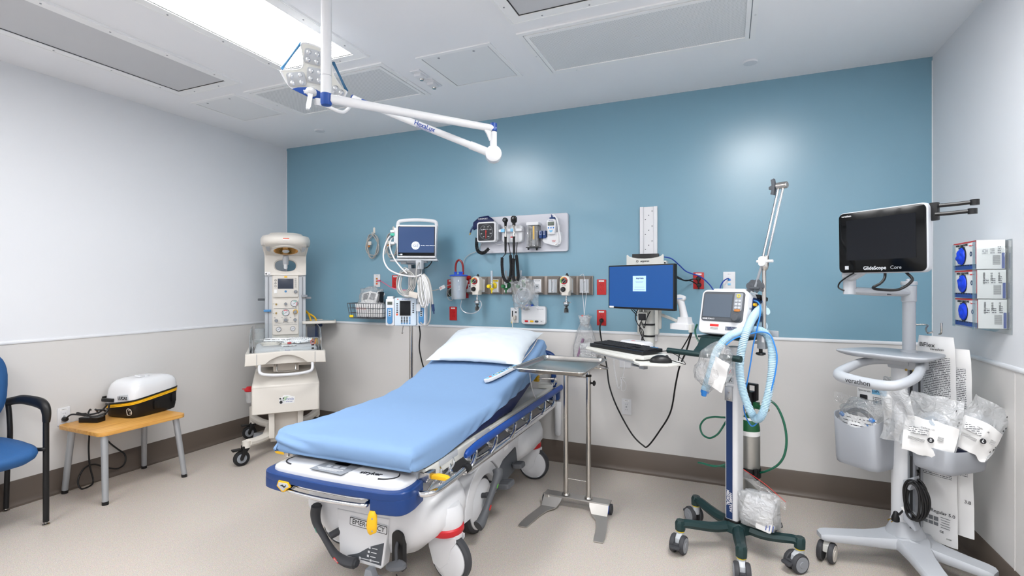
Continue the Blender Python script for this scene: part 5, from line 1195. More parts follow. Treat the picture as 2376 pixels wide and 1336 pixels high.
# things lying on the warmer mattress
MZ = .880
for k, (a, b, r_, w_, d_, lb) in enumerate(((-.02, .13, 6, .30, .09, 'striped printed sleeve at the back of the warmer mattress'), (.08, .09, -4, .26, .08, 'striped printed sleeve lying second from the back on the warmer mattress'), (.07, .03, 12, .20, .07, 'short printed sleeve at the right middle of the warmer mattress'), (-.06, .06, -10, .22, .07, 'printed sleeve at the left middle of the warmer mattress'))):
    q = thing('supply_sleeve', lb, 'packaged supply', wl(a, b, MZ+.006+.016*(k % 2)+(.006 if k > 1 else 0)), 48+r_, 'packets on the warmer')
    obj('sleeve', MB().loft([[(x_*w_/2, d_/2*math.cos(2*PI*j/16)+.006*noise.noise(Vector((x_*3, j, k))), .008+.024*max(-.35, math.sin(2*PI*j/16))*(1-.3*x_*x_)+.006*noise.noise(Vector((x_*5, j*.4, k)))) for j in range(16)] for x_ in [-1+2*i/14 for i in range(15)]]), 'sleeve_print' if k != 3 else 'paper_bold', q)
q = thing('sensor_cable', 'coiled pale cable with red-tipped white plug lying on the warmer mattress', 'cable', wl(-.12, -.08, MZ+.006), 48)
P = [(.07*math.cos(j*.55)*(1+.1*math.sin(j*.9)), .045*math.sin(j*.55), .004+.0008*j) for j in range(36)]
obj('cable_coil', MB().tube(P, .0035, 6, 4), 'cream', q)
obj('plug', MB(X(.105, .0, .012, 0, 0, 30)).box((0, 0, 0), (.045, .024, .018), .004), 'cream', q)
obj('red_plug', MB(X(.145, .03, .014, 0, 0, 40)).box((0, 0, 0), (.030, .02, .016), .004), 'red', q)
q = thing('clear_packet', 'small clear packet lying at the front of the warmer mattress', 'packaged supply', wl(.02, -.12, MZ+.004), 55)
obj('packet', MB().rbox((0, 0, .004), (.12, .06, .010), .01, 'xy', .004), 'paper_bold', q)
# ================================================================= hospital stretcher
BX, BY, BR = -1.575, 1.60, 1.5
bc, bs = math.cos(math.radians(BR)), math.sin(math.radians(BR))
def bl(x, y, z): return Vector((BX+x*bc-y*bs, BY+x*bs+y*bc, z))
t = thing('stretcher', 'hospital stretcher with navy foot bumper, chrome rails and white wheel covers', 'stretcher', (BX, BY, 0), BR)
bed = t
# --- foot end
out = [(-.372, .24), (-.384, .16), (-.378, .105), (-.345, .072), (-.25, .055), (0, .045), (.25, .055), (.345, .072), (.378, .105), (.384, .16), (.372, .24)]
out = [(q.x, q.y) for q in spline([(a, b, 0) for a, b in out], 4)]
bp0 = obj('foot_bumper', MB().prism(out, .520, .556, 'xy', .010, 3), 'blue_navy', t)
lft = [(-.372, .24), (-.384, .16), (-.378, .105), (-.345, .072), (-.235, .0545), (-.215, .10), (-.215, .24)]
lft = lft[:1]+[(q.x, q.y) for q in spline([(a, b, 0) for a, b in lft[1:5]], 4)]+lft[5:]
obj('bumper_block', MB().prism(lft, .478, .530, 'xy', .010, 3), 'blue_navy', bp0)
obj('bumper_block', MB().prism([(-a, b) for a, b in lft][::-1], .462, .530, 'xy', .010, 3), 'blue_navy', bp0)
inn = [(q.x, q.y) for q in spline([(a, b, 0) for a, b in [(-.340, .26), (-.352, .19), (-.345, .125), (-.315, .095), (-.24, .083), (0, .075), (.24, .083), (.315, .095), (.345, .125), (.352, .19), (.340, .26)]], 4)]
def shr(P, k, z, dy=0): return [(x*k, (y-.18)*k+.18+dy, z) for x, y in P]
fp = obj('foot_panel', MB().loft([shr(inn, 1, .552), shr(inn, 1, .566), shr(inn, .985, .574), shr(inn, .93, .583), shr(inn, .80, .592, .02)]), 'white_gloss', t)
k_ = X(-.02, .135, .580, -9, 0, 0)
dp = obj('control_plate', MB(X(-.015, .150, .5915, 0, 0, 0)).prism([(-.095, -.065), (.085, -.075), (.105, .045), (-.075, .05)], 0, .003, 'xy', .001), 'grey', fp)
Kp = X(-.015, .150, .5955, 0, 0, 0)
obj('display', MB(Kp).box((.01, .024, .0), (.072, .024, .002), .0005), 'screen_black', dp)
for k in range(3): obj('button', MB(Kp).rbox((-.030+.038*k, -.012, 0), (.024, .020, .003), .004, 'xy', .001), 'grey_light', dp)
pr = MB(Kp)
for k in range(3): pr.box((-.005, -.038-.008*k, 0), (.14-.02*k, .0025, .0015))
obj('printing', pr, 'white', dp)['kind'] = 'stuff'
FLAT = Matrix.Rotation(-PI/2, 4, 'X')
text('lettering', 'stryker', .036, 'print', fp, X(.178, .138, .5925, 0, 0, 4) @ FLAT, bold=.0012)
for sx in (-1, 1):
    P = [(sx*(.215+.085*math.cos(math.radians(a))), .158+.055*math.sin(math.radians(a)), .5905-.003*math.cos(math.radians(a))) for a in range(-75, 80, 15)]
    obj('curved_stripe', MB().tube(P, .0035, 6, 3), 'print', fp)
yl = obj('yellow_badge', MB().prism([(-.262, .508), (-.252, .533), (-.195, .533), (-.182, .512), (-.205, .500), (-.215, .488), (-.232, .486)], .047, .056, 'xz', .003), 'yellow', t)
obj('badge_plate', MB().prism([(-.254, .511), (-.247, .527), (-.199, .527), (-.190, .513), (-.210, .505), (-.218, .494), (-.228, .493)], .0455, .048, 'xz', .001), 'grey_light', yl)
obj('pictogram', MB().prism([(-.240, .512), (-.226, .520), (-.215, .514), (-.205, .522), (-.208, .510), (-.218, .507), (-.228, .513)], .0445, .0455, 'xz'), 'print', yl)
hn = obj('push_handle', MB().tube([(-.205, .11, .500), (-.205, .075, .494), (-.190, .058, .490), (0, .048, .488), (.190, .058, .490), (.205, .075, .494), (.205, .11, .500)], .0095, 12, 6), 'chrome', t)
obj('inner_rod', MB().tube([(-.200, .12, .512), (-.185, .082, .508), (0, .074, .507), (.185, .082, .508), (.200, .12, .512)], .008, 12, 6), 'chrome', hn)
obj('release_lever', MB().loft([[(x_*w_+.245, y_*.016+.055+o_, z_) for x_, y_ in circ(1, 14)] for z_, w_, o_ in ((.478, .014, .01), (.465, .018, .004), (.44, .023, 0), (.41, .024, -.002), (.392, .019, 0), (.386, .008, .002))]), 'yellow', t)
for zz in (.455, .405): obj('screw', MB().lathe([(0, -.002), (.004, -.001), (.004, 0)], (.258, .038, zz), (0, 1, 0), 8), 'grey', t)
# --- litter deck and its rails
for sx in (-1, 1):
    obj('litter_rail', MB().rbox((sx*.362, 1.18, .568), (.036, 1.86, .060), .008, 'xz', .004), 'offwhite', t)
    for y0, y1 in ((.36, .54), (.74, .92)): obj('rail_plate', MB().box((sx*.377, (y0+y1)/2, .585), (.010, y1-y0, .030), .002), 'grey_light', t)
    obj('corner_bracket', MB().box((sx*.375, .27, .565), (.045, .07, .04), .004).box((sx*.395, .255, .578), (.03, .05, .03), .006), 'steel', t)
    obj('side_lever', MB().prism([(sx*.395, .575), (sx*.43, .582), (sx*.475, .580), (sx*.487, .572), (sx*.475, .563), (sx*.40, .561)], .245, .275, 'xz', .004), 'yellow', t)
obj('litter_deck', MB().box((0, 1.15, .575), (.70, 1.85, .03), .003), 'grey_light', t)
obj('head_frame', MB().box((0, 2.10, .555), (.76, .06, .06), .01), 'offwhite', t)
# --- side rails folded down
for sx in (-1, 1):
    x_ = sx*.425
    rl = obj('side_rail', MB().tube([(x_, .535, .572), (x_, .60, .580), (x_, .75, .588), (x_, 1.4, .590), (x_, 2.20, .588)], lambda u: .012+.010*min(1, u*7), 12, 10, flat=.72), 'blue_trim', t)
    obj('upper_tube', MB().tube([(x_, .60, .545), (x_, .66, .520), (x_+sx*.01, 1.0, .515), (x_+sx*.01, 1.9, .515), (x_, 1.98, .545)], .0085, 10, 6), 'chrome', rl)
    lt = obj('lower_tube', MB().tube([(sx*.372, .20, .520), (sx*.392, .185, .520), (x_+sx*.012, .22, .520), (x_+sx*.018, .38, .520), (x_+sx*.018, .52, .524), (x_+sx*.018, .60, .505), (x_+sx*.018, 1.85, .500), (x_+sx*.012, 1.96, .520)], .0135, 12, 6), 'chrome', t)
    obj('tube_grip', MB().cyl((x_+sx*.018, .495, .523), (x_+sx*.018, .530, .524), .021), 'rubber', lt)
    for y0 in (.60, .86, 1.14, 1.42, 1.72, 1.95):
        obj('rail_link', MB().tube([(x_, y0+.05, .582), (x_+sx*.008, y0+.035, .556), (x_+sx*.018, y0, .548), (x_+sx*.026, y0-.035, .530), (x_+sx*.020, y0-.07, .508)], .0095, 10, 6), 'chrome', rl)
        obj('pivot', MB().tube([(x_-sx*.05, y0+.02, .540), (x_-sx*.02, y0+.01, .522), (x_+sx*.012, y0-.01, .528)], .012, 10, 4), 'chrome', rl)
    for y0 in (.40, .28):
        obj('wire_hook', MB().tube([(sx*.378, y0+.09, .575), (sx*.390, y0+.085, .545), (sx*.380, y0+.02, .515), (sx*.39, y0-.05, .500)], .005, 8, 4), 'chrome', t)
    obj('tube_bend', MB().tube([(sx*.37, .47, .55), (sx*.385, .46, .520), (sx*.405, .445, .510), (sx*.425, .44, .517)], .011, 10, 4), 'chrome', t)
# --- head end
obj('head_bumper', MB().rbox((.355, 2.20, .535), (.12, .10, .085), .02, 'xy', .008).rbox((-.355, 2.20, .535), (.12, .10, .085), .02, 'xy', .008).box((0, 2.22, .535), (.64, .04, .05), .008), 'blue_navy', t)
for sx in (-1, 1):
    ph = obj('head_push_bar', MB().tube([(sx*.375, 2.15, .60), (sx*.378, 2.15, .70), (sx*.378, 2.15, .80), (sx*.365, 2.14, .845), (sx*.30, 2.13, .868), (sx*.18, 2.12, .872)], .021, 12, 6), 'blue_navy', t)
    obj('steel_collar', MB().cyl((sx*.376, 2.15, .655), (sx*.376, 2.15, .675), .026), 'steel', ph)
    obj('mount_block', MB().box((sx*.33, 2.12, .610), (.12, .08, .035), .006), 'offwhite', t)
kb = obj('yellow_knob', MB().cyl((.262, 2.02, .68), (.300, 2.02, .68), .026, bev=.004), 'yellow', t)
obj('knob_rod', MB().cyl((.300, 2.02, .68), (.415, 2.06, .678), .007), 'steel', kb)
obj('clamp', MB().tube([(.415, 2.06, .690), (.420, 2.07, .66), (.400, 2.10, .63), (.375, 2.12, .615)], .014, 8, 4).ball((.38, 2.11, .618), .024, 12), 'chrome', t)
obj('oxygen_holder', MB().lathe([(0, 0), (.020, .006), (.027, .02), (.027, .26), (.022, .27)], (.41, 2.16, .215), (0, 0, 1), 20), 'white', t)
# --- hydraulic pedestals and base
for y0 in (.62, 1.66):
    obj('lift_column', MB().cyl((0, y0, .28), (0, y0, .50), .075).cyl((0, y0, .48), (0, y0, .565), .055).box((0, y0, .555), (.30, .16, .03), .004), 'grey_light', t)
obj('base_deck', MB().loft([[(x_, y_, z_) for x_, y_ in rrect(w_, 1.30, .05, 4, 0, 1.12)] for w_, z_ in ((.44, .14), (.52, .17), (.52, .26), (.46, .285))]), 'grey_light', t)
def hood(yc, sy, dk=1):
    def lp(hw, hd, z, yo=0, e=.52): return [(hw*math.copysign(abs(math.cos(2*PI*k/56))**e, math.cos(2*PI*k/56)), yc+yo*sy+dk*hd*math.copysign(abs(math.sin(2*PI*k/56))**e, math.sin(2*PI*k/56)), z) for k in range(56)]
    L = [lp(.25, .20, .145), lp(.31, .235, .20), lp(.37, .25, .245), lp(.40, .255, .29), lp(.40, .255, .34), lp(.385, .245, .39), lp(.35, .22, .43), lp(.30, .18, .455), lp(.22, .12, .468), lp(.1, .06, .472)]
    return MB().loft(L)
h1 = obj('foot_cover', hood(.495, -1, .80), 'white', t, 50)
h2 = obj('head_cover', hood(1.70, 1, 1.05), 'white', t, 50)
for sx in (-1, 1):     # shoulder ridges of the head cover running along the sides
    obj('side_fairing', MB().prism([(.78, .385), (1.0, .415), (1.2, .43), (1.5, .44), (1.55, .33), (1.36, .29), (1.24, .22), (1.185, .22), (1.15, .30), (1.06, .365), (.93, .39)], sx*.26, sx*.335, 'yz', .02, 3), 'white', t)
    obj('side_tray', MB().prism([(1.10, .17), (1.12, .27), (1.22, .32), (1.42, .34), (1.46, .20)], sx*.325, sx*.345, 'yz', .008), 'grey_dark', t)
    sk = obj('warning_sticker', MB().box((sx*.3365, 1.27, .385), (.001, .06, .03)), 'paper', t)
# --- foot plate with EMERGENCY lettering
PY = .288
pl = obj('foot_plate', MB().prism([(-.135, .330), (-.120, .115), (-.105, .098), (.115, .090), (.130, .105), (.165, .330)], PY, PY+.05, 'xz', .008, 3), 'white', t)
sg = obj('grey_corner_label', MB().prism([(-.075, .118), (.118, .108), (.135, .215), (.06, .185), (-.01, .140)], PY-.002, PY+.004, 'xz', .001), 'grey_dark', pl)
pm = MB()
for a, b, w_ in ((.085, .180, .03), (.080, .160, .03), (.075, .140, .03), (.03, .122, .05), (.09, .122, .04)): pm.box((a, PY-.003, b), (w_, .001, .0035)).box((a-.028, PY-.003, b), (.010, .001, .010))
obj('pictograms', pm, 'white', sg)['kind'] = 'stuff'
ek = X(.050, PY-.003, .282, 0, 3, 0)
em = obj('emergency_sign', MB(ek).rbox((0, 0, 0), (.215, .003, .042), .005, 'xz', .001), 'white', t)
mbx = MB(ek).prism(rrect(.210, .037, .005), -.0022, -.0015, 'xz'); obj('sign_border', mbx, 'print', em)
obj('sign_field', MB(ek).prism(rrect(.203, .031, .004), -.0028, -.0016, 'xz'), 'white', em)
text('lettering', 'EMERGENCY', .032, 'print', em, ek @ X(0, -.0032, 0), shear=.08)
sk = obj('round_label', MB(X(.27, .352, .285, 0, 0, 12)).rbox((0, 0, 0), (.065, .004, .045), .02, 'xz', .001), 'white', t)
obj('pictogram', MB(X(.27, .349, .290, 0, 0, 12)).prism([(-.007, .002), (.007, .002), (0, .013)], -.001, 0, 'xz').box((0, -.0005, -.005), (.034, .001, .003)).box((0, -.0005, -.012), (.040, .001, .0015)), 'print', sk)
# arch recess with lever + round pedal
obj('recess', MB().prism([(.178, .105), (.178, .255)]+arc(.207, .255, .029, 180, 0, 8)+[(.236, .105)], PY-.001, PY+.03, 'xz'), 'black', t)
gp = obj('pump_pedal', MB().loft([[(.243+.050*w_*x_, PY-.045-.030*w_*.6+y_*.034*w_, .160+z_+x_*.006) for x_, y_ in circ(1, 20)] for w_, z_ in ((.3, -.012), (.8, -.010), (1, .0), (.92, .012), (.5, .020), (.1, .022))]), 'pedal_grey', t)
obj('pedal_rod', MB().tube([(.205, PY+.01, .235), (.21, PY-.012, .215), (.222, PY-.03, .180), (.235, PY-.045, .165)], .008, 8, 4), 'rubber_grey', gp)
obj('floor_pedal', MB().prism([(.03, .03), (.10, .025), (.11, .06), (.09, .10), (.06, .10), (.05, .06)], PY-.04, PY-.005, 'xz', .004).box((.13, PY-.02, .05), (.05, .04, .03), .005), 'grey', t)
obj('ball_chain', MB().tube([(.215, PY-.02, .10), (.235, PY-.03, .075), (.26, PY-.04, .06), (.29, PY-.05, .055)], .0025, 6, 6), 'rubber', t)
# --- curved brake bar at the foot left side
bb = obj('brake_bar', MB().tube([(-.232, .262, .345), (-.238, .258, .30), (-.225, .255, .255), (-.185, .25, .212), (-.145, .248, .168), (-.105, .248, .132), (-.05, .25, .112), (.01, .255, .113)], lambda u: .023+.006*math.cos(u*2*PI)+(.0 if .02 < u < .98 else -.008), 12, 8, flat=.8), 'rubber_grey', t)
obj('bar_hub', MB().cyl((-.155, .262, .205), (-.105, .335, .232), .017), 'rubber_grey', bb)
obj('red_label', MB(X(-.088, .2265, .122, 0, 32, 0)).rbox((0, 0, 0), (.034, .003, .011), .004, 'xz', .001), 'print_red', bb)
text('lettering', 'BRAKE', .008, 'white', bb, X(-.088, .2245, .122, 0, 32, 0))
text('lettering', 'STEER', .009, 'hose_teal', bb, X(-.214, .232, .236, 0, 62, 0))
# --- casters
def bcaster(x, y, rot, name='caster'):
    m = X(x, y, 0, 0, 0, rot)
    c = obj(name, MB(m).lathe([(.06, -.022), (.102, -.022), (.112, -.012), (.112, .012), (.102, .022), (.06, .022)], (.022, 0, .112), (0, 1, 0), 40), 'rubber_grey', t)
    for s_ in (-1, 1):
        obj('wheel_cover', MB(m).lathe([(0, s_*.034), (.05, s_*.032), (.086, s_*.026), (.092, s_*.022), (.092, s_*.010), (0, s_*.010)], (.022, 0, .112), (0, 1, 0), 40), 'white', c)
        obj('rim_ring', MB(m).lathe([(.092, s_*.0225), (.096, s_*.0235), (.096, s_*.017), (.092, s_*.017), (.092, s_*.0225)], (.022, 0, .112), (0, 1, 0), 40), 'lens', c)
    obj('fork_cover', MB(m).prism([(-.090, .225), (-.088, .150), (-.060, .075), (-.02, .060), (.03, .10), (.045, .165), (.075, .205), (.075, .225)], -.036, -.030, 'xz', .004).prism([(-.090, .225), (-.088, .150), (-.060, .075), (-.02, .060), (.03, .10), (.045, .165), (.075, .205), (.075, .225)], .030, .036, 'xz', .004).loft([[(x_-.008, y_, z_) for x_, y_ in rrect(w_, .074, .03)] for w_, z_ in ((.14, .205), (.165, .215), (.17, .232))]), 'white', c)
    obj('red_bumper', MB(m).lathe([(.060, .228), (.082, .230), (.088, .240), (.087, .258), (.076, .270)], (-.012, 0, 0), (0, 0, 1), 36), 'red', c)
    obj('caster_collar', MB(m).lathe([(.080, .262), (.086, .285), (.082, .33), (.066, .36), (0, .37)], (-.012, 0, 0), (0, 0, 1), 36), 'white', c)
bcaster(.365, .470, -10); bcaster(-.34, .55, 12); bcaster(.315, 1.79, 4); bcaster(-.33, 1.75, -10)
# --- big drive wheel on the right side, and its cover
bw = obj('drive_wheel', MB().lathe([(.10, -.03), (.145, -.03), (.156, -.02), (.156, .02), (.145, .03), (.10, .03)], (.282, .95, .156), (1, 0, 0), 48), 'rubber_grey', t)
obj('wheel_disc', MB().lathe([(0, .050), (.03, .049), (.10, .044), (.136, .034), (.140, .02), (0, .02)], (.282, .95, .156), (1, 0, 0), 48), 'white', bw)
obj('disc_hub', MB().lathe([(.030, .052), (.032, .054), (.034, .052)], (.282, .95, .156), (1, 0, 0), 24), 'grey_light', bw)
text('lettering', 'JAV', .03, 'print', bw, X(.334, .885, .052, 0, 0, 90), shear=.2)
A = arc(.93, .17, .228, 184, 0, 22)+arc(.95, .160, .160, 0, 184, 18)
obj('wheel_arch', MB().prism([(a, max(.055, b)) for a, b in A], .235, .340, 'yz', .012, 3), 'white', t)
br = obj('steer_bar', MB().tube([(.375, 1.045, .325), (.385, 1.025, .300), (.388, .965, .262), (.388, .905, .215), (.388, .850, .168), (.385, .800, .130), (.378, .775, .118)], lambda u: .024+.006*math.cos(u*2*PI), 12, 8), 'pedal_grey', t)
obj('bar_hub', MB().cyl((.29, .93, .205), (.385, .93, .225), .014).ball((.36, .93, .22), .017, 12), 'rubber_grey', br)
obj('red_label', MB(X(.4085, .868, .183, 0, 0, 0)).rbox((0, 0, 0), (.003, .030, .012), .004, 'yz', .001, m=X(0, 0, 0, 38, 0, 0)), 'print_red', br)
obj('green_label', MB(X(.4085, .968, .263, 0, 0, 0)).rbox((0, 0, 0), (.003, .026, .010), .004, 'yz', .001, m=X(0, 0, 0, 38, 0, 0)), 'green_bright', br)
for (x_, y_, z_, w_, l_, r_) in ((.40, 1.10, .225, .09, .11, -8), (.385, 1.36, .250, .075, .08, -6)):
    pd = obj('foot_pedal', MB(X(x_, y_, z_, 0, r_, 0)).rbox((0, 0, 0), (w_, l_, .028), .024, 'xy', .008, 3), 'pedal_grey', t)
    gr = MB(X(x_, y_, z_, 0, r_, 0))
    for k in range(5): gr.box((0, -l_*.3+l_*.15*k, .0145), (w_*.7, .004, .002))
    obj('pedal_grip', gr, 'rubber_grey', pd)['kind'] = 'stuff'
    obj('pedal_arm', MB().cyl((x_-.03, y_, z_-.005), (.28, y_, z_+.01), .012), 'rubber_grey', pd)
# --- mattress (navy) with the fitted blue sheet
def zt(y):   # top profile: flat seat, backrest rising in a smooth curve
    a, b = .90, 1.30
    if y < a: return .712
    if y < b: return .712+.32*(y-a)**2/(2*(b-a))
    return .712+.32*(b-a)/2+.32*(y-b)
def zb(y): return .600 if y < .75 else (.600 if y < 1.30 else .600+(y-1.30)*.31)
def sect(y, hw, top, bot, r, n=6, wob=0):
    P = []
    r = min(r, (top-bot)/2-.002)
    for (sx, cz, a0) in ((1, top-r, 0), (-1, top-r, 90), (-1, bot+r*.5, 180), (1, bot+r*.5, 270)):
        rr = r if a0 < 180 else r*.5
        for i in range(n+1):
            a = math.radians(a0+90*i/n); x_ = sx*(hw-rr)+rr*math.cos(a); z_ = cz+rr*math.sin(a)
            P.append((x_, y, z_))
    # subdivide top and sides for wrinkles
    Q = []
    for i, p in enumerate(P):
        q = P[(i+1) % len(P)]; Q.append(p); d = math.dist(p, q); k = max(1, int(d/.05)) if d > .03 else 1
        for j in range(1, k): Q.append(tuple(p[m]+(q[m]-p[m])*j/k for m in range(3)))
    return Q
ys = [.17, .175, .19, .22]+[.26+.045*k for k in range(37)]+[1.90, 1.925, 1.94]
L = []
for y in ys:
    e = 0 if .22 <= y <= 1.90 else (.03 if y in (.17, 1.94) else .008)
    L.append([(x_, y, z_) for x_, _, z_ in sect(y, .368-e, zt(y)-.004-e, zb(y)+.001+e*.5, .03, 4)])
n0 = min(len(l) for l in L)
def resamp(P, n):
    C_ = [Vector(p) for p in P]+[Vector(P[0])]; Ls = [0]
    for a, b in zip(C_, C_[1:]): Ls.append(Ls[-1]+(b-a).length)
    out_ = []; j = 0
    for i in range(n):
        s_ = Ls[-1]*i/n
        while Ls[j+1] < s_: j += 1
        out_.append(C_[j].lerp(C_[j+1], (s_-Ls[j])/max(1e-9, Ls[j+1]-Ls[j])))
    return out_
mt = obj('mattress', MB().loft([resamp(l, 64) for l in L]), 'navy_fabric', t, 60)
def sheet_low(y, side):
    if side > 0: pts = [(.15, .616), (.25, .608), (.40, .606), (.67, .626), (1.2, .688), (1.78, .752), (2.1, .80)]
    else: pts = [(.15, .616), (.3, .606), (.6, .604), (1.2, .66), (1.78, .75), (2.1, .80)]
    for (a, za), (b, zb_) in zip(pts, pts[1:]):
        if y <= b: return za+(zb_-za)*max(0, (y-a)/(b-a))
    return pts[-1][1]
def sheetfn(u, v):
    # u along the bed, v around from right lower edge over the top to left lower edge
    y = .150+u*1.800; hw = .381; top = zt(y)+.004; r = .042
    lo_r, lo_l = sheet_low(y, 1), sheet_low(y, -1)
    hr_, hl_ = top-r-lo_r, top-r-lo_l; tw = 2*(hw-r); ar = r*PI/2
    tot = hr_+ar+tw+ar+hl_; s_ = v*tot
    ed = min(1, (u*1.800)/.045); edge = math.sqrt(max(0, 1-(1-ed)**2)) if ed < 1 else 1
    if s_ < hr_: p = Vector((hw, y, lo_r+s_)); nrm = Vector((1, 0, 0))
    elif s_ < hr_+ar: a = (s_-hr_)/r; p = Vector((hw-r+r*math.cos(a), y, top-r+r*math.sin(a))); nrm = Vector((math.cos(a), 0, math.sin(a)))
    elif s_ < hr_+ar+tw: p = Vector((hw-r-(s_-hr_-ar), y, top)); nrm = Vector((0, 0, 1))
    elif s_ < hr_+ar+tw+ar: a = PI/2+(s_-hr_-ar-tw)/r; p = Vector((-hw+r+r*math.cos(a), y, top-r+r*math.sin(a))); nrm = Vector((math.cos(a), 0, math.sin(a)))
    else: p = Vector((-hw, y, top-r-(s_-hr_-2*ar-tw))); nrm = Vector((-1, 0, 0))
    if edge < 1:      # rounded foot end
        zc_ = .655; p.z = zc_+(p.z-zc_)*(.80+.20*edge); p.x *= (.975+.025*edge)
    # the sheet is drawn up on the right of the backrest: diagonal pull folds
    w_ = 0
    if nrm.z < .95: w_ += .0050*math.sin((p.y*1.0-p.z*2.2)*46+2*noise.noise(p*3))*(1-nrm.z)*min(1, max(0, (y-.5)/.5)) if nrm.x > 0 else .003*math.sin(p.y*30+p.z*20)
    w_ += .0030*noise.noise(Vector((p.x*5, p.y*4, p.z*6)))
    dd = math.hypot(p.x+.40, (y-.17)*1.0); w_ += .011*math.exp(-(dd/.24)**2)*math.sin((p.z*95+p.x*18-y*14))*(1 if y < .6 else 0)
    d2 = math.hypot(p.x-.385, y-.17); w_ += .003*math.exp(-(d2/.08)**2)*math.sin(p.z*130+p.x*20)
    return p+nrm*w_
mb = MB().grid(sheetfn, 150, 96)
foot = []     # close the foot end
sh_ = obj('fitted_sheet', mb, 'sheet', t, 80)
def footfn(u, v):
    p = sheetfn(0, u); q = p.lerp(Vector((p.x*.985, .155, .618)), v)
    bulge = .020*math.sin(min(1, v*1.15)*PI)**.6 if v > 0 else 0
    bulge *= min(1, max(0, (.39-abs(p.x))/.05))
    q.y = .150-bulge+min(1, v*5)*min(1, (1-v)*5)*(.011*math.exp(-((p.x+.30)/.13)**2)*math.sin(q.z*110+q.x*22)+.003*noise.noise(Vector((q.x*6, q.z*12, 0))))
    return q
obj('sheet_end', MB().grid(footfn, 96, 14), 'sheet', t, 80)
obj('under_sheet', MB().box((0, .21, .612), (.70, .08, .010)), 'sheet', t)
# pillow
def pil(u, v, top):
    a, b = u*2-1, v*2-1
    k = max(0, (1-abs(a)**2.6))**.55*max(0, (1-abs(b)**2.6))**.55
    cx_ = a*.345*(1-.05*(1-abs(b))**.5+.04*abs(b)**3); cy_ = b*.262*(1-.06*(1-abs(a))**.5+.05*abs(a)**3)
    th = .098*k if top else -.030*k
    q = Vector((cx_, cy_, th)); w_ = .010*noise.noise(Vector((a*2.2, b*2.2, 1 if top else 7)))*k+.004*noise.noise(Vector((a*7, b*5, 3)))
    c_ = .003*math.sin(a*13+b*5)*math.exp(-((1-abs(b))/.18)**2)*k
    return q+Vector((0, 0, w_+c_*(1 if top else -.3)))
pp = thing('pillow', 'white pillow lying on the raised head of the blue-sheeted mattress', 'pillow', bl(-.005, 1.72, zt(1.72)+.038), BR+2)
pm_ = X(0, 0, 0, 18.0, 0, 0)
mb = MB(pm_).grid(lambda u, v: pil(u, v, 1), 60, 48).grid(lambda u, v: pil(u, v, 0), 60, 48)
bmesh.ops.remove_doubles(mb.bm, verts=list(mb.bm.verts), dist=.0006); bmesh.ops.recalc_face_normals(mb.bm, faces=list(mb.bm.faces))
obj('pillow_body', mb, 'pillow', pp, 80)
obj('pillow_seam', MB(pm_).tube([(.33, -.22, -.01), (.345, .0, -.012), (.335, .22, -.01)], .003, 6, 6), 'cream_dark', pp)
# bedside remote
rp_ = thing('remote_control', 'pale blue and white bedside remote with many buttons lying on the sheet', 'remote control', bl(.265, 1.375, zt(1.375)+.012), BR-32)
rk = X(0, 0, 0, 15, -8, 0) @ Matrix.Scale(1.12, 4)
rb = obj('remote_body', MB(rk).prism([(x_, y_) for x_, y_ in [(-.030, -.085), (-.022, -.115), (0, -.125), (.022, -.115), (.030, -.085), (.030, -.03), (.020, .06), (.018, .12), (.008, .135), (-.008, .135), (-.018, .12), (-.020, .06), (-.030, -.03)]], 0, .020, 'xy', .007, 3), 'white', rp_)
obj('faceplate', MB(rk).prism([(-.024, -.085), (-.016, -.108), (.016, -.108), (.024, -.085), (.024, -.03), (.015, .06), (.013, .115), (-.013, .115), (-.015, .06), (-.024, -.03)], .0195, .0212, 'xy', .0006), 'blue_light', rb)
for r_ in range(6):
    for c_ in range(3): obj('button', MB(rk).lathe([(.0042, .0212), (.0042, .0225), (0, .0235)], ((c_-1)*.0115, -.045+.024*r_, 0), (0, 0, 1), 10), ['print', 'white', 'yellow', 'print'][(r_+c_) % 4], rb)
obj('call_button', MB(rk).lathe([(.010, .0212), (.010, .0228), (0, .0235)], (0, -.080, 0), (0, 0, 1), 16), 'orange_sticker', rb)
P = [bl(.345, 1.495, zt(1.495)+.022), bl(.365, 1.52, zt(1.52)+.018), bl(.388, 1.54, zt(1.54)-.005), bl(.397, 1.56, .74), bl(.400, 1.60, .66), bl(.398, 1.66, .612)]
tag(obj('remote_cable', MB().tube(P, .0035, 8, 8), 'cable_white'), 'short white remote cable leaving under the tray over the edge of the mattress', 'cable')
class Fr:
    """turned local frame; y()/z() give the local point seen at a photo pixel on a plane of known depth / height"""
    def __init__(s, x, y, deg): s.x0, s.y0 = x, y; s.c = math.cos(math.radians(deg)); s.s = math.sin(math.radians(deg))
    def _l(s, d): return (d[0]*s.c+d[1]*s.s, -d[0]*s.s+d[1]*s.c)
    def y(s, u, v, yl):
        d = _ray(u, v); dl = s._l(d); ol = s._l((-s.x0, -s.y0)); k = (yl-ol[1])/dl[1]
        return Vector((ol[0]+dl[0]*k, yl, CAMH+d[2]*k))
    def z(s, u, v, z):
        d = _ray(u, v); k = (z-CAMH)/d[2]; l_ = s._l((d[0]*k-s.x0, d[1]*k-s.y0)); return Vector((l_[0], l_[1], z))
    def w(s, x, y, z): return Vector((s.x0+x*s.c-y*s.s, s.y0+x*s.s+y*s.c, z))
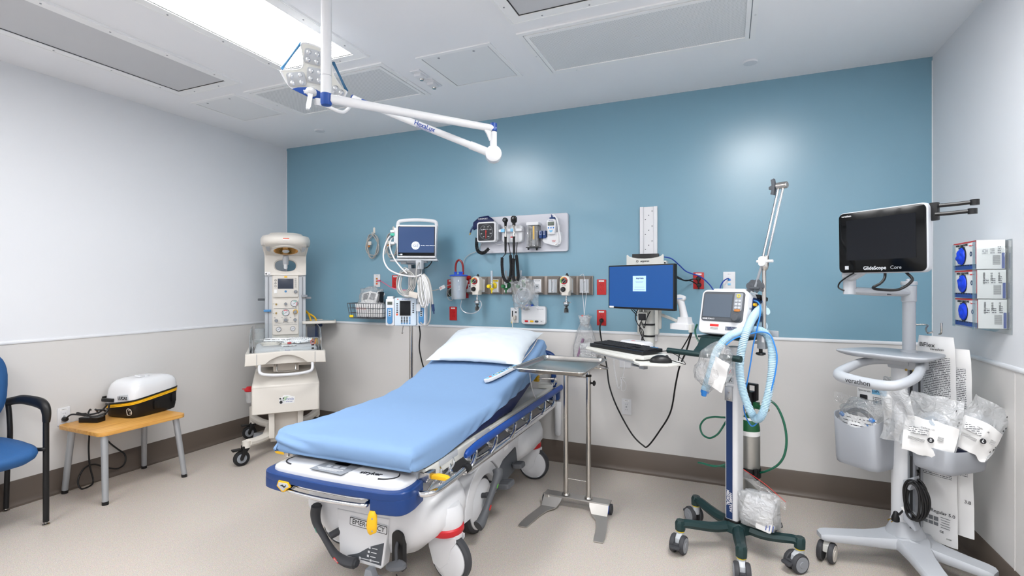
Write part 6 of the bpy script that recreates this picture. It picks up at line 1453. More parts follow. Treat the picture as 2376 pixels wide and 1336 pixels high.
# ================================================================= instrument stand
t = thing('instrument_stand', 'stainless instrument stand on two poles beside the stretcher', 'instrument stand', (-.866, 3.06, 0))
p1, p2 = -.073, .073
for q in (p1, p2):
    ps = obj('pole', MB().cyl((q, 0, .075), (q, 0, .832), .0155, n=24), 'steel', t)
    obj('weld_ring', MB().lathe([(.0155, .075), (.026, .076), (.022, .084), (.0155, .086)], (q, 0, 0), (0, 0, 1), 24), 'steel', ps)
    obj('black_ring', MB().lathe([(.0155, .828), (.018, .829), (.018, .840), (.011, .842)], (q, 0, 0), (0, 0, 1), 24), 'rubber', ps)
    obj('inner_tube', MB().cyl((q, 0, .83), (q, 0, .895), .0105, n=18), 'steel', ps)
obj('cross_rod', MB().cyl((p1, 0, .175), (p2, 0, .175), .004, n=10), 'steel', t)
obj('cross_rod', MB().cyl((p1, 0, .822), (p2, 0, .822), .005, n=10), 'steel', t)
obj('lock_knob', MB().tube([(p2+.015, 0, .79), (p2+.03, 0, .79)], .006, 8, 1).lathe([(0, 0), (.016, .002), (.018, .010), (.008, .016)], (p2+.028, 0, .79), (1, 0, 0), 8), 'rubber', t)
yA, yB = -.42, .14; xA, xB = -.26, .150
fr_ = obj('tray_frame', MB().tube([(p1, 0, .885), (p1, -.25, .893), (p1-.03, -.36, .893), (xA+.10, -.36, .893), (xA+.06, -.30, .893), (xA+.06, .05, .893), (xA+.10, .11, .893), (p2, .11, .893), (xB+.02, .08, .880), (xB+.02, .02, .880), (p2, 0, .885)], .005, 8, 5), 'steel', t)
base = MB().box((.0, .0, .068), (.42, .075, .008), .003)
base.prism([(-.195, -.035), (-.195, -.045), (-.175, -.045), (-.175, -.035)], .03, .07, 'xy')
obj('base_plate', base, 'steel_brushed', t)
for sx in (-1, 1):
    lg = MB()
    P = [(sx*.205, .0), (sx*.19, -.05), (sx*.20, -.16), (sx*.235, -.30), (sx*.235, -.38)]
    def prof(i): return P[i]
    L = []
    secs = [((sx*.145, -.030, .066), .12), ((sx*.150, -.055, .040), .115), ((sx*.160, -.085, .014), .095), ((sx*.185, -.14, .009), .065), ((sx*.205, -.22, .007), .062), ((sx*.218, -.32, .005), .060), ((sx*.222, -.37, .003), .052)]
    for (c_, w_) in secs: L.append([(c_[0]-w_/2, c_[1], c_[2]), (c_[0]+w_/2, c_[1], c_[2]), (c_[0]+w_/2, c_[1], c_[2]+.005), (c_[0]-w_/2, c_[1], c_[2]+.005)])
    fo = obj('foot_plate', MB().loft(L), 'steel_brushed', t)
    obj('blue_wheel', MB().lathe([(0, 0), (.026, .002), (.030, .008), (.030, .026), (.026, .030)], (sx*.180, -.005, .032), (sx, 0, 0), 24), 'blue_plastic', t)
    obj('wheel_tyre', MB().lathe([(.028, .026), (.031, .028), (.031, .040), (.020, .044), (0, .044)], (sx*.180, -.005, .032), (sx, 0, 0), 24), 'rubber_grey', t)
# tray (lifts off, a thing of its own)
tr = thing('instrument_tray', 'empty stainless tray lying on top of the instrument stand', 'tray', (-.866+(xA+xB)/2+.0, 3.06+(yA+yB)/2, .900))
w_, d_ = xB-xA+.02, yB-yA
def rl(w, d, r, z): return [(x_, y_, z) for x_, y_ in rrect(w, d, r, 7)]
obj('tray_pan', MB().loft([rl(w_-.05, d_-.05, .03, .0015), rl(w_-.045, d_-.045, .03, .003), rl(w_-.03, d_-.03, .035, .018), rl(w_-.02, d_-.02, .04, .026), rl(w_+.004, d_+.004, .045, .026), rl(w_+.004, d_+.004, .045, .020), rl(w_-.012, d_-.012, .04, .020), rl(w_-.026, d_-.026, .035, .016), rl(w_-.04, d_-.04, .03, .002), rl(w_-.05, d_-.05, .03, 0)], caps=True), 'steel', tr, 50)
obj('tray_rim', MB().tube(rl(w_+.002, d_+.002, .045, .023), .0045, 8, 1, closed=True), 'steel', tr)
# ================================================================= ventilator on its cart
VX, VY, VR = .05, 2.93, -30
VF = Fr(VX, VY, VR)
t = thing('ventilator', 'white ventilator with grey touch screen on a five-legged green cart', 'ventilator', (VX, VY, 0), VR)
def castr(parent, x, y, rot, brake=True, r=.047, m1='rubber_grey', m2='grey', m3='grey_light', ring='yellow_bright', name='caster'):
    m = X(x, y, 0, 0, 0, rot)
    c = obj(name, MB(m).cyl((0, 0, r*1.3), (0, 0, r*2.25), .020, n=16).prism([(-.010, r*1.2), (-.018, r*2.0), (.016, r*2.1), (.040, r*1.7), (.045, r*1.1), (.03, r*.9)], -.014, .014, 'xz', .004), m3, parent)
    for s_ in (-1, 1):
        w = obj('wheel', MB(m).lathe([(.018, s_*.013), (r*.93, s_*.013), (r, s_*.017), (r, s_*.030), (r*.92, s_*.036), (.018, s_*.036)], (.022, 0, r), (0, 1, 0), 30), m1, c)
        obj('hub_cap', MB(m).lathe([(0, s_*.0395), (r*.30, s_*.0395), (r*.34, s_*.037), (r*.78, s_*.0375), (r*.80, s_*.034)], (.022, 0, r), (0, 1, 0), 30), m2, w)
    if ring: obj('stem_ring', MB(m).lathe([(.015, r*2.22), (.022, r*2.23), (.022, r*2.30), (.015, r*2.31)], (0, 0, 0), (0, 0, 1), 18), ring, c)
    if brake: obj('brake_tab', MB(m).rbox((.078, 0, r*1.05), (.030, .055, .012), .012, 'xy', .004).box((.060, 0, r*1.2), (.02, .03, .012), .003), m1, c)
    return c
# legs in world angles 208, 272, 339, 62, 137 -> local
for k, (a, rr, cr, bk) in enumerate(((208, .315, -75, 1), (272, .308, -55, 1), (339, .295, -110, 0), (62, .30, 30, 1), (137, .30, 160, 1))):
    an = math.radians(a-VR); c, s_ = math.cos(an), math.sin(an)
    P = [(.03*c, .03*s_, .125), (.12*c, .12*s_, .118), (.20*c, .20*s_, .128), ((rr-.03)*c, (rr-.03)*s_, .142), (rr*c, rr*s_, .140)]
    l_ = obj('base_leg', MB().tube(P, lambda u: .028-.007*u, 8, 6, flat=1.15), 'teal_metal', t)
    obj('leg_end', MB().loft([[(rr*c+x_*.026, rr*s_+y_*.026, z_) for x_, y_ in circ(q, 8)] for q, z_ in ((.85, .108), (1, .112), (1.05, .150), (.8, .163))]).cyl((rr*c, rr*s_, .095), (rr*c, rr*s_, .12), .018), 'teal_metal', l_)
    castr(l_, rr*c, rr*s_, cr)
obj('base_hub', MB().loft([[(x_*q, y_*q, z_) for x_, y_ in circ(1, 10)] for q, z_ in ((.070, .098), (.080, .105), (.075, .140), (.060, .152))]), 'teal_metal', t)
cx0, cy0 = -.012, -.012
col_ = obj('column', MB().rbox((cx0, cy0, .60), (.070, .075, .94), .016, 'xy', .002), 'white', t)
obj('column_foot', MB().rbox((cx0, cy0, .155), (.084, .088, .012), .02, 'xy', .003), 'black', col_)
st = obj('navy_stripe', MB().box((cx0-.006, cy0-.0385, .475), (.034, .002, .620)), 'stripe_navy', col_)
text('lettering', 'HAMILTON', .0195, 'white', st, X(cx0+.002, cy0-.040, .255, 0, 90, 0), 'CENTER', bold=.0004, shear=.2)
text('lettering', 'MEDICAL', .0195, 'white', st, X(cx0-.014, cy0-.040, .275, 0, 90, 0), 'CENTER', bold=.0004, shear=.2)
cl = obj('side_clip', MB().box((cx0-.006, cy0-.044, .825), (.040, .014, .075), .002), 'alu', col_)
for zz in (.80, .835): obj('clip_screw', MB().lathe([(0, -.003), (.006, -.002), (.007, 0)], (cx0-.002, cy0-.051, zz), (0, 1, 0), 12), 'steel', cl)
for k, zz in enumerate((.985, .940, .895, .862)):
    s_ = obj('sign_sticker', MB().box((cx0+.0, cy0-.0385, zz), (.034, .002, .034 if k < 3 else .014)), 'grey_light', col_)
    if k < 3:
        obj('sign_figure', MB().tube([(cx0-.008, cy0-.0400, zz-.012), (cx0-.002, cy0-.0400, zz+.002), (cx0+.004, cy0-.0400, zz+.010)], .0018, 4, 1).tube([(cx0-.002, cy0-.04, zz+.002), (cx0+.010, cy0-.04, zz-.006)], .0014, 4, 1).ball((cx0+.004, cy0-.04, zz+.0125), .0025, 8), 'print' if k != 1 else 'print_red', s_)
# head of the cart: plate, bracket, grab bar
obj('top_plate', MB().box((-.03, .0, 1.120), (.26, .24, .010), .003), 'teal_metal', t)
obj('arm_bracket', MB().prism([(-.215, 1.035), (-.195, 1.035), (-.135, 1.115), (-.06, 1.125), (-.06, 1.113), (-.125, 1.103)], -.135, -.030, 'yz', .002), 'teal_metal', t)
obj('bracket_cut', MB().prism(rrect(.035, .022, .006), -.1275, -.1265, 'xz', m=X(-.055, -.02, 1.085, 0, 0, 0)), 'black', t)
bar = obj('grab_bar', MB().tube([(-.262, -.215, 1.038), (-.255, -.215, 1.038), (.110, -.215, 1.038), (.118, -.215, 1.038)], .0155, 16, 2), 'teal_metal', t)
# ventilator body, tipped back
bt = Matrix.Translation((-.035, -.115, 1.140)) @ Matrix.Rotation(math.radians(-12), 4, 'X')
WV, HV = .262, .238
bd = obj('body', MB(bt).prism(rrect(WV, HV, .030, 6, 0, HV/2), 0, .165, 'xz', .012, 3).rbox((.01, .09, HV-.0), (.19, .14, .022), .02, 'xy', .006), 'white_gloss', t)
bz = obj('bezel', MB(bt).prism(rrect(WV-.030, HV-.078, .016, 5, 0, HV/2+.028), -.004, .004, 'xz', .003), 'grey_dark', bd)
obj('screen', MB(bt).box((-.028, -.0052, HV/2+.032), (.158, .002, .122)), 'screen_vent', bz)
text('lettering', 'HAMILTON-C1', .0105, 'white', bz, bt @ X(-.072, -.0046, HV/2-.040), bold=.0003)
kp = obj('keypad_field', MB(bt).rbox((.084, -.0050, HV/2+.054), (.046, .002, .092), .006, 'xz', .0006), 'grey', bz)
obj('power_key', MB(bt).lathe([(.006, -.008), (.0095, -.008), (.0095, -.006), (.006, -.006), (.006, -.008)], (.084, 0, HV/2+.086), (0, 1, 0), 18), 'yellow_bright', kp)
for r_ in range(3):
    for c_ in range(2): obj('key', MB(bt).rbox((.075+.018*c_, -.0070, HV/2+.060-.018*r_), (.015, .003, .012), .005, 'xz', .001), 'grey_light', kp)
obj('key', MB(bt).rbox((.084, -.0070, HV/2+.010), (.032, .003, .012), .005, 'xz', .001), 'tan', kp)
obj('dial', MB(bt).lathe([(0, -.026), (.016, -.025), (.019, -.020), (.0225, -.006), (.0235, -.004)], (.084, 0, HV/2-.030), (0, 1, 0), 28), 'grey_dark', bz)
s_ = obj('asset_sticker', MB(bt).box((-.035, -.0012, .038), (.052, .001, .030)), 'paper', bd); obj('sticker_band', MB(bt).box((-.035, -.0022, .046), (.050, .001, .013)), 'print_red', s_); obj('barcode', MB(bt).box((-.035, -.0022, .030), (.044, .001, .010)), 'barcode', s_)
s_ = obj('maker_plate', MB(bt).rbox((.058, -.0012, .034), (.062, .002, .020), .002, 'xz', .0004), 'grey', bd); text('lettering', 'HAMILTON\nMEDICAL', .0095, 'stripe_navy', s_, bt @ X(.060, -.0026, .034), bold=.0003, sp_line=.8)
obj('side_bay', MB(bt).rbox((WV/2+.001, .100, HV*.52), (.006, .11, HV*.72), .012, 'yz', .002), 'stripe_navy', bd)
obj('side_port', MB(bt).cyl((WV/2, .12, HV*.60), (WV/2+.055, .10, HV*.62), .020, bev=.003).cyl((WV/2, .12, HV*.30), (WV/2+.045, .11, HV*.30), .024, bev=.003), 'hose', bd)
obj('side_port', MB(bt).cyl((WV/2, .055, HV*.72), (WV/2+.018, .052, HV*.72), .008), 'yellow', bd)
obj('sensor_plug', MB(bt).box((WV/2-.01, .10, HV*.93), (.05, .03, .022), .006).box((WV/2+.02, .12, HV*.90), (.03, .03, .022), .006), 'black', bd)
text('pictogram', '((o))', .014, 'print_grey', bd, bt @ X(WV/2+.0012, .035, HV*.62, 0, 0, 90))
obj('left_rail', MB(bt).rbox((-WV/2-.003, .05, HV*.55), (.008, .012, HV*.5), .003, 'yz', .001), 'stripe_navy', bd)
# support pole and hinged hose arm
cb = obj('pole_clamp', MB().box((.150, -.03, 1.125), (.042, .042, .095), .003).box((.122, -.03, 1.16), (.022, .034, .02), .002).box((.122, -.03, 1.105), (.022, .034, .012), .002).box((.192, -.015, 1.155), (.055, .006, .030), .002), 'alu_paint', t)
obj('clamp_knob', MB().lathe([(.009, 0), (.009, -.020), (.022, -.022), (.024, -.030), (.014, -.036), (0, -.036)], (.138, -.03, 1.078), (0, 0, 1), 14), 'black', cb)
obj('clamp_label', MB().box((.160, -.0515, 1.128), (.012, .001, .034)), 'paper', cb)
obj('clamp_rail', MB().box((.06, .01, 1.135), (.15, .012, .025), .002), 'alu', t)
po = obj('support_pole', MB().cyl((.155, -.03, 1.12), (.155, -.03, 1.475), .0095, n=20), 'steel', t)
obj('pole_cone', MB().lathe([(.0095, 0), (.016, .01), (.018, .03), (.010, .075)], (.155, -.03, 1.470), (.12, .12, 1), 18), 'steel', po)
top = VF.y(1812, 434, .10); e0 = Vector((.163, -.022, 1.52)); e1 = VF.y(1770, 606, -.035)
ar = obj('hinged_arm', MB().cyl(e0, top+Vector((.012, 0, 0)), .0062, n=12).cyl(e1+Vector((.0, 0, .02)), top+Vector((-.012, 0, 0)), .0062, n=12), 'chrome', t)
obj('end_joint', MB().cyl(top+Vector((-.022, 0, .008)), top+Vector((.032, 0, .008)), .018, bev=.003), 'steel', ar)
obj('wing_knob', MB().prism([(-.012, -.035), (.006, -.042), (.010, -.010), (.010, .018), (.004, .045), (-.010, .040), (-.006, .010), (-.020, .004), (-.020, -.010), (-.006, -.014)], -.012, .012, 'xz', .004, m=Matrix.Translation(top+Vector((-.038, 0, .004)))).cyl(top+Vector((-.036, 0, .008)), top+Vector((-.022, 0, .008)), .010), 'grey_dark', ar)
wj = obj('white_joint', MB().rbox(tuple(e1), (.036, .03, .050), .014, 'xz', .005).cyl(e1+Vector((-.03, 0, 0)), e1+Vector((.05, 0, .0)), .007), 'white', ar)
cc = VF.y(1752, 668, -.045)
obj('clip_rod', MB().cyl(e1, cc, .0065, n=10), 'grey', ar)
hc = MB()
for a, b in ((-.026, .010), (-.012, .022), (.012, .024), (.028, .008), (-.022, -.012), (.020, -.010)): hc.tube([(cc.x+a+.011*math.cos(w), cc.y, cc.z+b+.011*math.sin(w)) for w in [k*.6-.6 for k in range(9)]], .0035, 6, 2, flat=3)
hc.box(tuple(cc), (.05, .022, .012), .004)
obj('hose_clip', hc, 'grey_dark', ar)
# corrugated patient hose (one long loop), thin blue pressure line
hz = [(1770, 712, .03), (1758, 722, -.03), (1744, 742, -.10), (1730, 775, -.165), (1720, 815, -.17), (1716, 855, -.16), (1721, 895, -.15), (1731, 930, -.14), (1746, 962, -.13), (1757, 972, -.13), (1769, 960, -.12), (1780, 925, -.10), (1788, 885, -.08), (1792, 840, -.06), (1789, 800, -.045), (1777, 775, -.045), (1757, 765, -.07), (1730, 766, -.105), (1700, 776, -.19), (1675, 796, -.24), (1660, 822, -.255), (1652, 852, -.26), (1643, 882, -.262), (1636, 904, -.265)]
hp = [VF.y(*q) for q in hz]
ho = thing('patient_hose', 'pale blue corrugated breathing hose looped over the front of the ventilator cart', 'breathing hose', VF.w(*hp[0]), VR); o_ = hp[0]
RS = 44; K_ = (len(hp)-1)*RS
obj('corrugated_hose', MB().tube([p-o_ for p in hp], lambda u: .0185+.0022*math.cos(2*PI*round(u*K_)/4), 14, RS), 'hose', ho, 80)
obj('blue_connector', MB().cyl(hp[-1]-o_, hp[-1]-o_+Vector((-.008, 0, -.032)), .017, .013, bev=.002).cyl(hp[-1]-o_+Vector((-.018, 0, -.012)), hp[-1]-o_+Vector((.014, 0, -.006)), .011), 'blue_bright', ho)
zz = [(1747, 697, -.02), (1758, 700, -.05), (1764, 712, -.075), (1763, 735, -.09), (1757, 760, -.10), (1748, 800, -.105), (1742, 840, -.105), (1735, 880, -.105), (1727, 920, -.105), (1727, 955, -.105), (1740, 984, -.105), (1750, 987, -.105), (1764, 970, -.105), (1780, 945, -.10), (1788, 910, -.10), (1798, 870, -.085), (1803, 830, -.075), (1797, 800, -.07), (1786, 776, -.065), (1765, 770, -.09), (1735, 776, -.15), (1705, 785, -.21), (1685, 800, -.255)]
zp = [VF.y(*q) for q in zz]
q_ = obj('pressure_line', MB().tube([VF.w(*p) for p in zp], .0034, 7, 8), 'blue_bright'); tag(q_, 'thin bright blue line running alongside the corrugated hose', 'pressure line')
# clear bag around the hose end
bc_ = VF.y(1655, 858, -.262); bg = thing('hose_end_bag', 'clear crumpled plastic bag pulled over the end of the corrugated hose', 'plastic bag', VF.w(*bc_), VR)
def bagh(a, b):
    an = a*2*PI; s_ = b; cen = hp[19].lerp(hp[20], .0) if 0 else None
    f = s_*4.6; i = min(int(f), 4); pts_ = [hp[19], hp[20], hp[21], hp[22], hp[23], hp[23]+Vector((-.006, 0, -.050))]
    c_ = pts_[i].lerp(pts_[i+1], f-i)-bc_
    w = (.026+.060*math.sin(min(1, s_*1.25)*PI)**.8)*(1 if s_ < .8 else max(.2, (1-s_)/.2))
    w *= 1+.30*noise.noise(Vector((math.cos(an)*1.7, math.sin(an)*1.7, s_*4)))+.12*noise.noise(Vector((math.cos(an)*5, math.sin(an)*5, s_*12)))
    return Vector((c_.x+math.cos(an)*w*1.05+.006, c_.y+math.sin(an)*w*.62, c_.z-.01*math.cos(an)))
obj('bag_film', MB().grid(bagh, 56, 40), 'film', bg, 70)
obj('white_leaflet', MB(X(.055, -.045, -.01, 8, 22, -5)).grid(lambda a, b: Vector(((a-.5)*.085, .010*noise.noise(Vector((a*3, b*3, 1))), (b-.5)*.16)), 12, 16), 'paper', bg, 70)
# oxygen cylinder strapped behind the column
oc = VF.w(-.001, .125, 0)
t2 = thing('oxygen_cylinder', 'brushed metal oxygen cylinder with green shoulder strapped behind the ventilator column', 'oxygen cylinder', (oc.x, oc.y, .158), VR)
cyb = obj('cylinder_body', MB().lathe([(0, 0), (.046, .003), (.052, .012), (.052, .43), (.051, .445)], (0, 0, 0), (0, 0, 1), 36), 'cyl_alu', t2)
obj('green_shoulder', MB().lathe([(.052, .440), (.051, .47), (.042, .505), (.026, .53), (.018, .54), (.018, .555)], (0, 0, 0), (0, 0, 1), 36), 'green_cyl', t2)
obj('label_band', MB().lathe([(.0521, .425), (.0527, .425), (.0527, .450), (.0521, .450), (.0521, .425)], (0, 0, 0), (0, 0, 1), 36).lathe([(.030, .510), (.040, .502), (.042, .512), (.032, .520), (.030, .510)], (0, 0, 0), (0, 0, 1), 30), 'paper', t2)
obj('valve_post', MB().box((0, 0, .60), (.040, .036, .10), .004), 'brass', t2)
rg = obj('regulator', MB().box((.0, -.005, .62), (.052, .060, .085), .010).box((.012, 0, .70), (.060, .028, .010), .003).box((.038, 0, .66), (.012, .024, .09), .003).box((-.012, 0, .66), (.012, .024, .09), .003), 'black', t2)
obj('green_fitting', MB().cyl((.03, 0, .585), (.075, -.01, .582), .014, n=6).box((.03, 0, .59), (.04, .03, .034), .004), 'green_cyl', rg)
obj('hose_barb', MB().cyl((.075, -.01, .582), (.11, -.015, .580), .008), 'brass', rg)
obj('strap', MB().lathe([(.053, .200), (.0565, .200), (.0565, .250), (.053, .250), (.053, .200)], (0, 0, 0), (0, 0, 1), 36).box((.052, -.030, .225), (.016, .03, .058), .003), 'black', t2)
gh = [(1776, 927, .10), (1787, 929, .10), (1804, 945, .11), (1819, 980, .12), (1825, 1020, .12), (1820, 1055, .12), (1805, 1078, .12), (1780, 1092, .12), (1757, 1097, .13), (1730, 1097, .13), (1705, 1093, .10), (1690, 1088, .03), (1678, 1082, .0), (1650, 1080, -.01), (1632, 1075, -.01), (1620, 1073, -.01)]
q_ = obj('oxygen_hose', MB().tube([VF.w(*VF.y(*q)) for q in gh], .0060, 9, 8), 'green_tube'); tag(q_, 'dark green hose arching from the cylinder regulator down around the column', 'oxygen hose')
gh = [(1618, 752, .05), (1613, 765, .05), (1616, 782, .04), (1628, 800, .03), (1645, 806, .03), (1664, 808, .04), (1676, 840, .05), (1690, 930, .05), (1690, 965, .02), (1678, 968, .0), (1656, 967, -.01), (1636, 972, -.02), (1625, 988, -.02), (1630, 1007, -.02), (1646, 1016, -.02), (1664, 1008, -.02), (1676, 992, -.01), (1686, 975, .02), (1694, 960, .05)]
q_ = obj('oxygen_hose', MB().tube([VF.w(*VF.y(*q)) for q in gh], .0052, 9, 8), 'green_tube'); tag(q_, 'dark green hose curling in a small loop left of the ventilator column', 'oxygen hose')
gb = [(1683, 1077, -.01), (1660, 1082, -.02), (1640, 1078, -.02), (1628, 1074, -.02)]
tag(obj('hose_band', MB().tube([VF.w(*VF.y(*q)) for q in gb], .0045, 8, 5), 'green_tube'), 'short green hose end tucked beside the larger green hose', 'oxygen hose')
# zip bag with parts standing on the legs
p = VF.z(1768, 1228, .15); zb_ = thing('zip_bag', 'clear zip bag with white parts leaning against the foot of the ventilator column', 'zip bag', VF.w(p.x, p.y+.0, .150), VR+12)
obj('inner_box', MB(X(-.015, 0, .082, 0, 14, 0)).box((0, 0, 0), (.15, .06, .13), .012), 'white', zb_)
obj('inner_part', MB(X(.02, -.034, .05, 0, 8, 0)).rbox((0, 0, 0), (.075, .012, .08), .01, 'xz', .004), 'paper', zb_)
for k in range(3): obj('blue_mark', MB(X(.03+.016*k, -.042, .035, 0, 8, 0)).box((0, 0, 0), (.003, .002, .030)), 'print_blue', zb_)
obj('bag_film', crumple((-.015, 0, .098), .19, .10, .18, 17, amp=.16, e=.42), 'film_milky', zb_, 70)
obj('bag_flap', MB().grid(lambda a, b: Vector((-.09+a*.20, .008*noise.noise(Vector((a*4, b*3, 0))), .155+.085*(1-a)*1.0+b*.045-.03*a)), 18, 5), 'film', zb_, 70)
obj('red_seal', MB().tube([(-.09, 0, .285), (-.04, 0, .262), (.02, 0, .232), (.11, 0, .170)], .0013, 5, 5), 'print_red', zb_)
# ================================================================= video laryngoscope cart
GX, GY, GR = .82, 3.06, -42
GF = Fr(GX, GY, GR)
t = thing('video_laryngoscope_cart', 'pale grey wheeled cart with black tilted touch screen, two bins and a looped handle', 'medical cart', (GX, GY, 0), GR)
def gw(x, y): return GF._l((x-GX, y-GY))
legs = [(.445, 2.985, 200, 1), (.835, 2.680, 250, 1), (1.075, 2.875, 310, 1), (1.03, 3.34, 60, 0)]
hub = []
for k, (x_, y_, cr, _) in enumerate(legs):
    lx, ly = gw(x_, y_); L_ = math.hypot(lx, ly); c, s_ = lx/L_, ly/L_
    nx, ny = -s_, c; secs = []
    for f, w_, z_, h_ in ((.0, .080, .148, .060), (.15, .080, .142, .055), (.28, .064, .134, .050), (.45, .054, .130, .044), (.7, .048, .128, .040), (.92, .046, .127, .036), (1.0, .042, .126, .032), (1.04, .030, .124, .022)):
        cxx, cyy = c*L_*f, s_*L_*f
        secs.append([(cxx+nx*a*w_, cyy+ny*a*w_, z_+b*h_/2) for a, b in ((-1, -.7), (-.9, -1), (.9, -1), (1, -.7), (1, .55), (.86, 1), (-.86, 1), (-1, .55))])
    l_ = obj('base_leg', MB().loft(secs), 'cart_grey', t, 40)
    castr(l_, lx*.93, ly*.93, math.degrees(math.atan2(ly, lx))+cr*0+(55 if k == 0 else (-30 if k == 1 else 20)), False, .050, 'rubber_grey', 'cream', 'offwhite', None)
obj('base_hub', MB().loft([[(x_*q-.010, y_*q, z_) for x_, y_ in circ(1, 24)] for q, z_ in ((.075, .115), (.085, .125), (.080, .175), (.066, .205), (.062, .232), (.060, .235))]), 'cart_grey', t)
cmn = obj('column', MB().loft([[(x_*.058-.012, y_*.050, z_) for x_, y_ in circ(1, 28)] for z_ in (.20, 1.00)]), 'rail_white', t)
obj('cable_track', MB().box((.038, -.010, .61), (.034, .070, .78), .003), 'grey', cmn)
obj('track_slot', MB().box((.038, -.0455, .61), (.012, .003, .78)).box((.0555, -.012, .61), (.003, .014, .78)), 'dark_gap', cmn)
obj('column_head', MB().rbox((.0, 0, 1.012), (.150, .105, .055), .03, 'xy', .008), 'cart_grey', t)
for q in (.020, .052): obj('head_screw', MB().lathe([(0, -.002), (.006, -.001), (.006, 0)], (q, -.0525, .985), (0, 1, 0), 12), 'brass', t)
# work shelf
sh = [(-.225, -.17), (-.205, -.215), (-.09, -.228), (.08, -.220), (.155, -.195), (.168, -.14), (.155, -.02), (.125, .06), (.04, .085), (-.12, .08), (-.195, .02)]
sh = [(q.x, q.y) for q in spline([(a, b, 0) for a, b in sh], 5, True)]
obj('shelf', MB().loft([[((a+.02)*k-.02, (b+.08)*k-.08, z_) for a, b in sh] for k, z_ in ((.80, 1.040), (.96, 1.052), (1.0, 1.060), (1.0, 1.064), (.985, 1.068), (.95, 1.0665), (.90, 1.066))]), 'cart_grey', t, 60)
# loop handle
hn = obj('loop_handle', MB().tube([(.03, -.04, 1.020), (-.05, -.05, 1.022), (-.10, -.09, 1.018), (-.125, -.16, 1.008), (-.118, -.28, .990), (-.095, -.385, .974), (-.045, -.430, .966), (.06, -.450, .962), (.155, -.458, .966), (.190, -.420, .976), (.180, -.30, .992), (.135, -.17, 1.008), (.10, -.09, 1.020)], lambda u: .0205+.0050*math.exp(-((u-.5)/.16)**2), 14, 8), 'cart_grey', t)
text('lettering', 'verathon', .032, 'print', hn, X(.045, -.4780, .965, 0, 0, -6))
# post, arm, monitor
ps = obj('upper_post', MB().lathe([(.034, 1.066), (.034, 1.075), (.027, 1.078), (.027, 1.315), (.031, 1.318), (.031, 1.395)], (.005, 0, 0), (0, 0, 1), 28).lathe([(.034, 1.398), (.034, 1.412), (.030, 1.416), (.010, 1.417)], (.005, 0, 0), (0, 0, 1), 28).ball((.003, 0, 1.418), .012, 12), 'cart_grey', t)
ar = obj('support_arm', MB().tube([(.005, -.01, 1.360), (-.045, -.14, 1.363), (-.085, -.25, 1.368), (-.098, -.29, 1.372)], .019, 10, 6, flat=1.3).rbox((-.100, -.296, 1.395), (.050, .048, .085), .018, 'xy', .004), 'cart_grey', t)
obj('arm_slot', MB().box((-.017, -.105, 1.352), (.006, .06, .006)), 'grey_dark', ar)
hj = obj('hinge', MB().cyl((-.115, -.325, 1.445), (-.060, -.30, 1.445), .020, n=24).tube([(-.09, -.31, 1.43), (-.03, -.33, 1.455), (.03, -.345, 1.50)], .018, 10, 4), 'cart_grey', t)
obj('hinge_screw', MB().lathe([(.0, -.004), (.006, -.004), (.008, -.002), (.013, -.001), (.013, 0)], (-.115, -.325, 1.445), (.9, .4, 0), 16), 'steel', hj)
obj('arm_cable', MB().tube([(-.04, -.36, 1.455), (-.08, -.35, 1.435), (-.125, -.33, 1.41), (-.135, -.325, 1.385), (-.110, -.32, 1.370)], .0035, 8, 6), 'cable_black', t)
mt_ = Matrix.Translation((.078, -.372, 1.597)) @ Matrix.Rotation(math.radians(-4), 4, 'Z') @ Matrix.Rotation(math.radians(1), 4, 'X')
WM, HM = .385, .292
mo = obj('monitor_case', MB(mt_).prism(rrect(WM, HM, .026, 6), .0, .034, 'xz', .010, 3), 'cart_grey', t)
gl = obj('front_glass', MB(mt_).prism(rrect(WM-.010, HM-.010, .022, 6), -.003, .002, 'xz', .001), 'black_gloss', mo)
obj('screen', MB(mt_).box((.0, -.0034, .012), (.300, .0008, .190)), 'screen_black', gl)
text('lettering', 'verathon', .013, 'white', gl, mt_ @ X(-.150, -.0034, .127))
text('lettering', 'GlideScope', .022, 'grey_light', gl, mt_ @ X(-.022, -.0034, -.122), 'CENTER', bold=.0005)
text('lettering', 'Core', .022, 'grey', gl, mt_ @ X(.045, -.0034, -.122), 'LEFT')
obj('corner_sticker', MB(mt_).box((-.150, -.0036, -.117), (.018, .0006, .017)), 'grey_light', gl)
hk = obj('scope_hooks', MB(mt_).box((WM/2+.008, .03, .105), (.03, .02, .075), .004), 'black', mo)
for z_, y_ in ((.128, .035), (.092, .02)): obj('hook_arm', MB(mt_).tube([(WM/2+.015, y_, z_), (WM/2+.06, y_+.02, z_), (WM/2+.11, y_+.045, z_+.002)], .008, 8, 3, flat=.8).cyl((WM/2+.118, y_+.05, z_-.010), (WM/2+.118, y_+.05, z_+.012), .015, n=14), 'black', hk)
hh = obj('bail_handle', MB().tube([(.085, -.345, 1.470), (.092, -.36, 1.430), (.085, -.38, 1.405), (.066, -.40, 1.386), (.105, -.42, 1.378), (.180, -.42, 1.379), (.210, -.38, 1.418), (.180, -.36, 1.450), (.160, -.345, 1.470)], .0058, 10, 7), 'black', t)
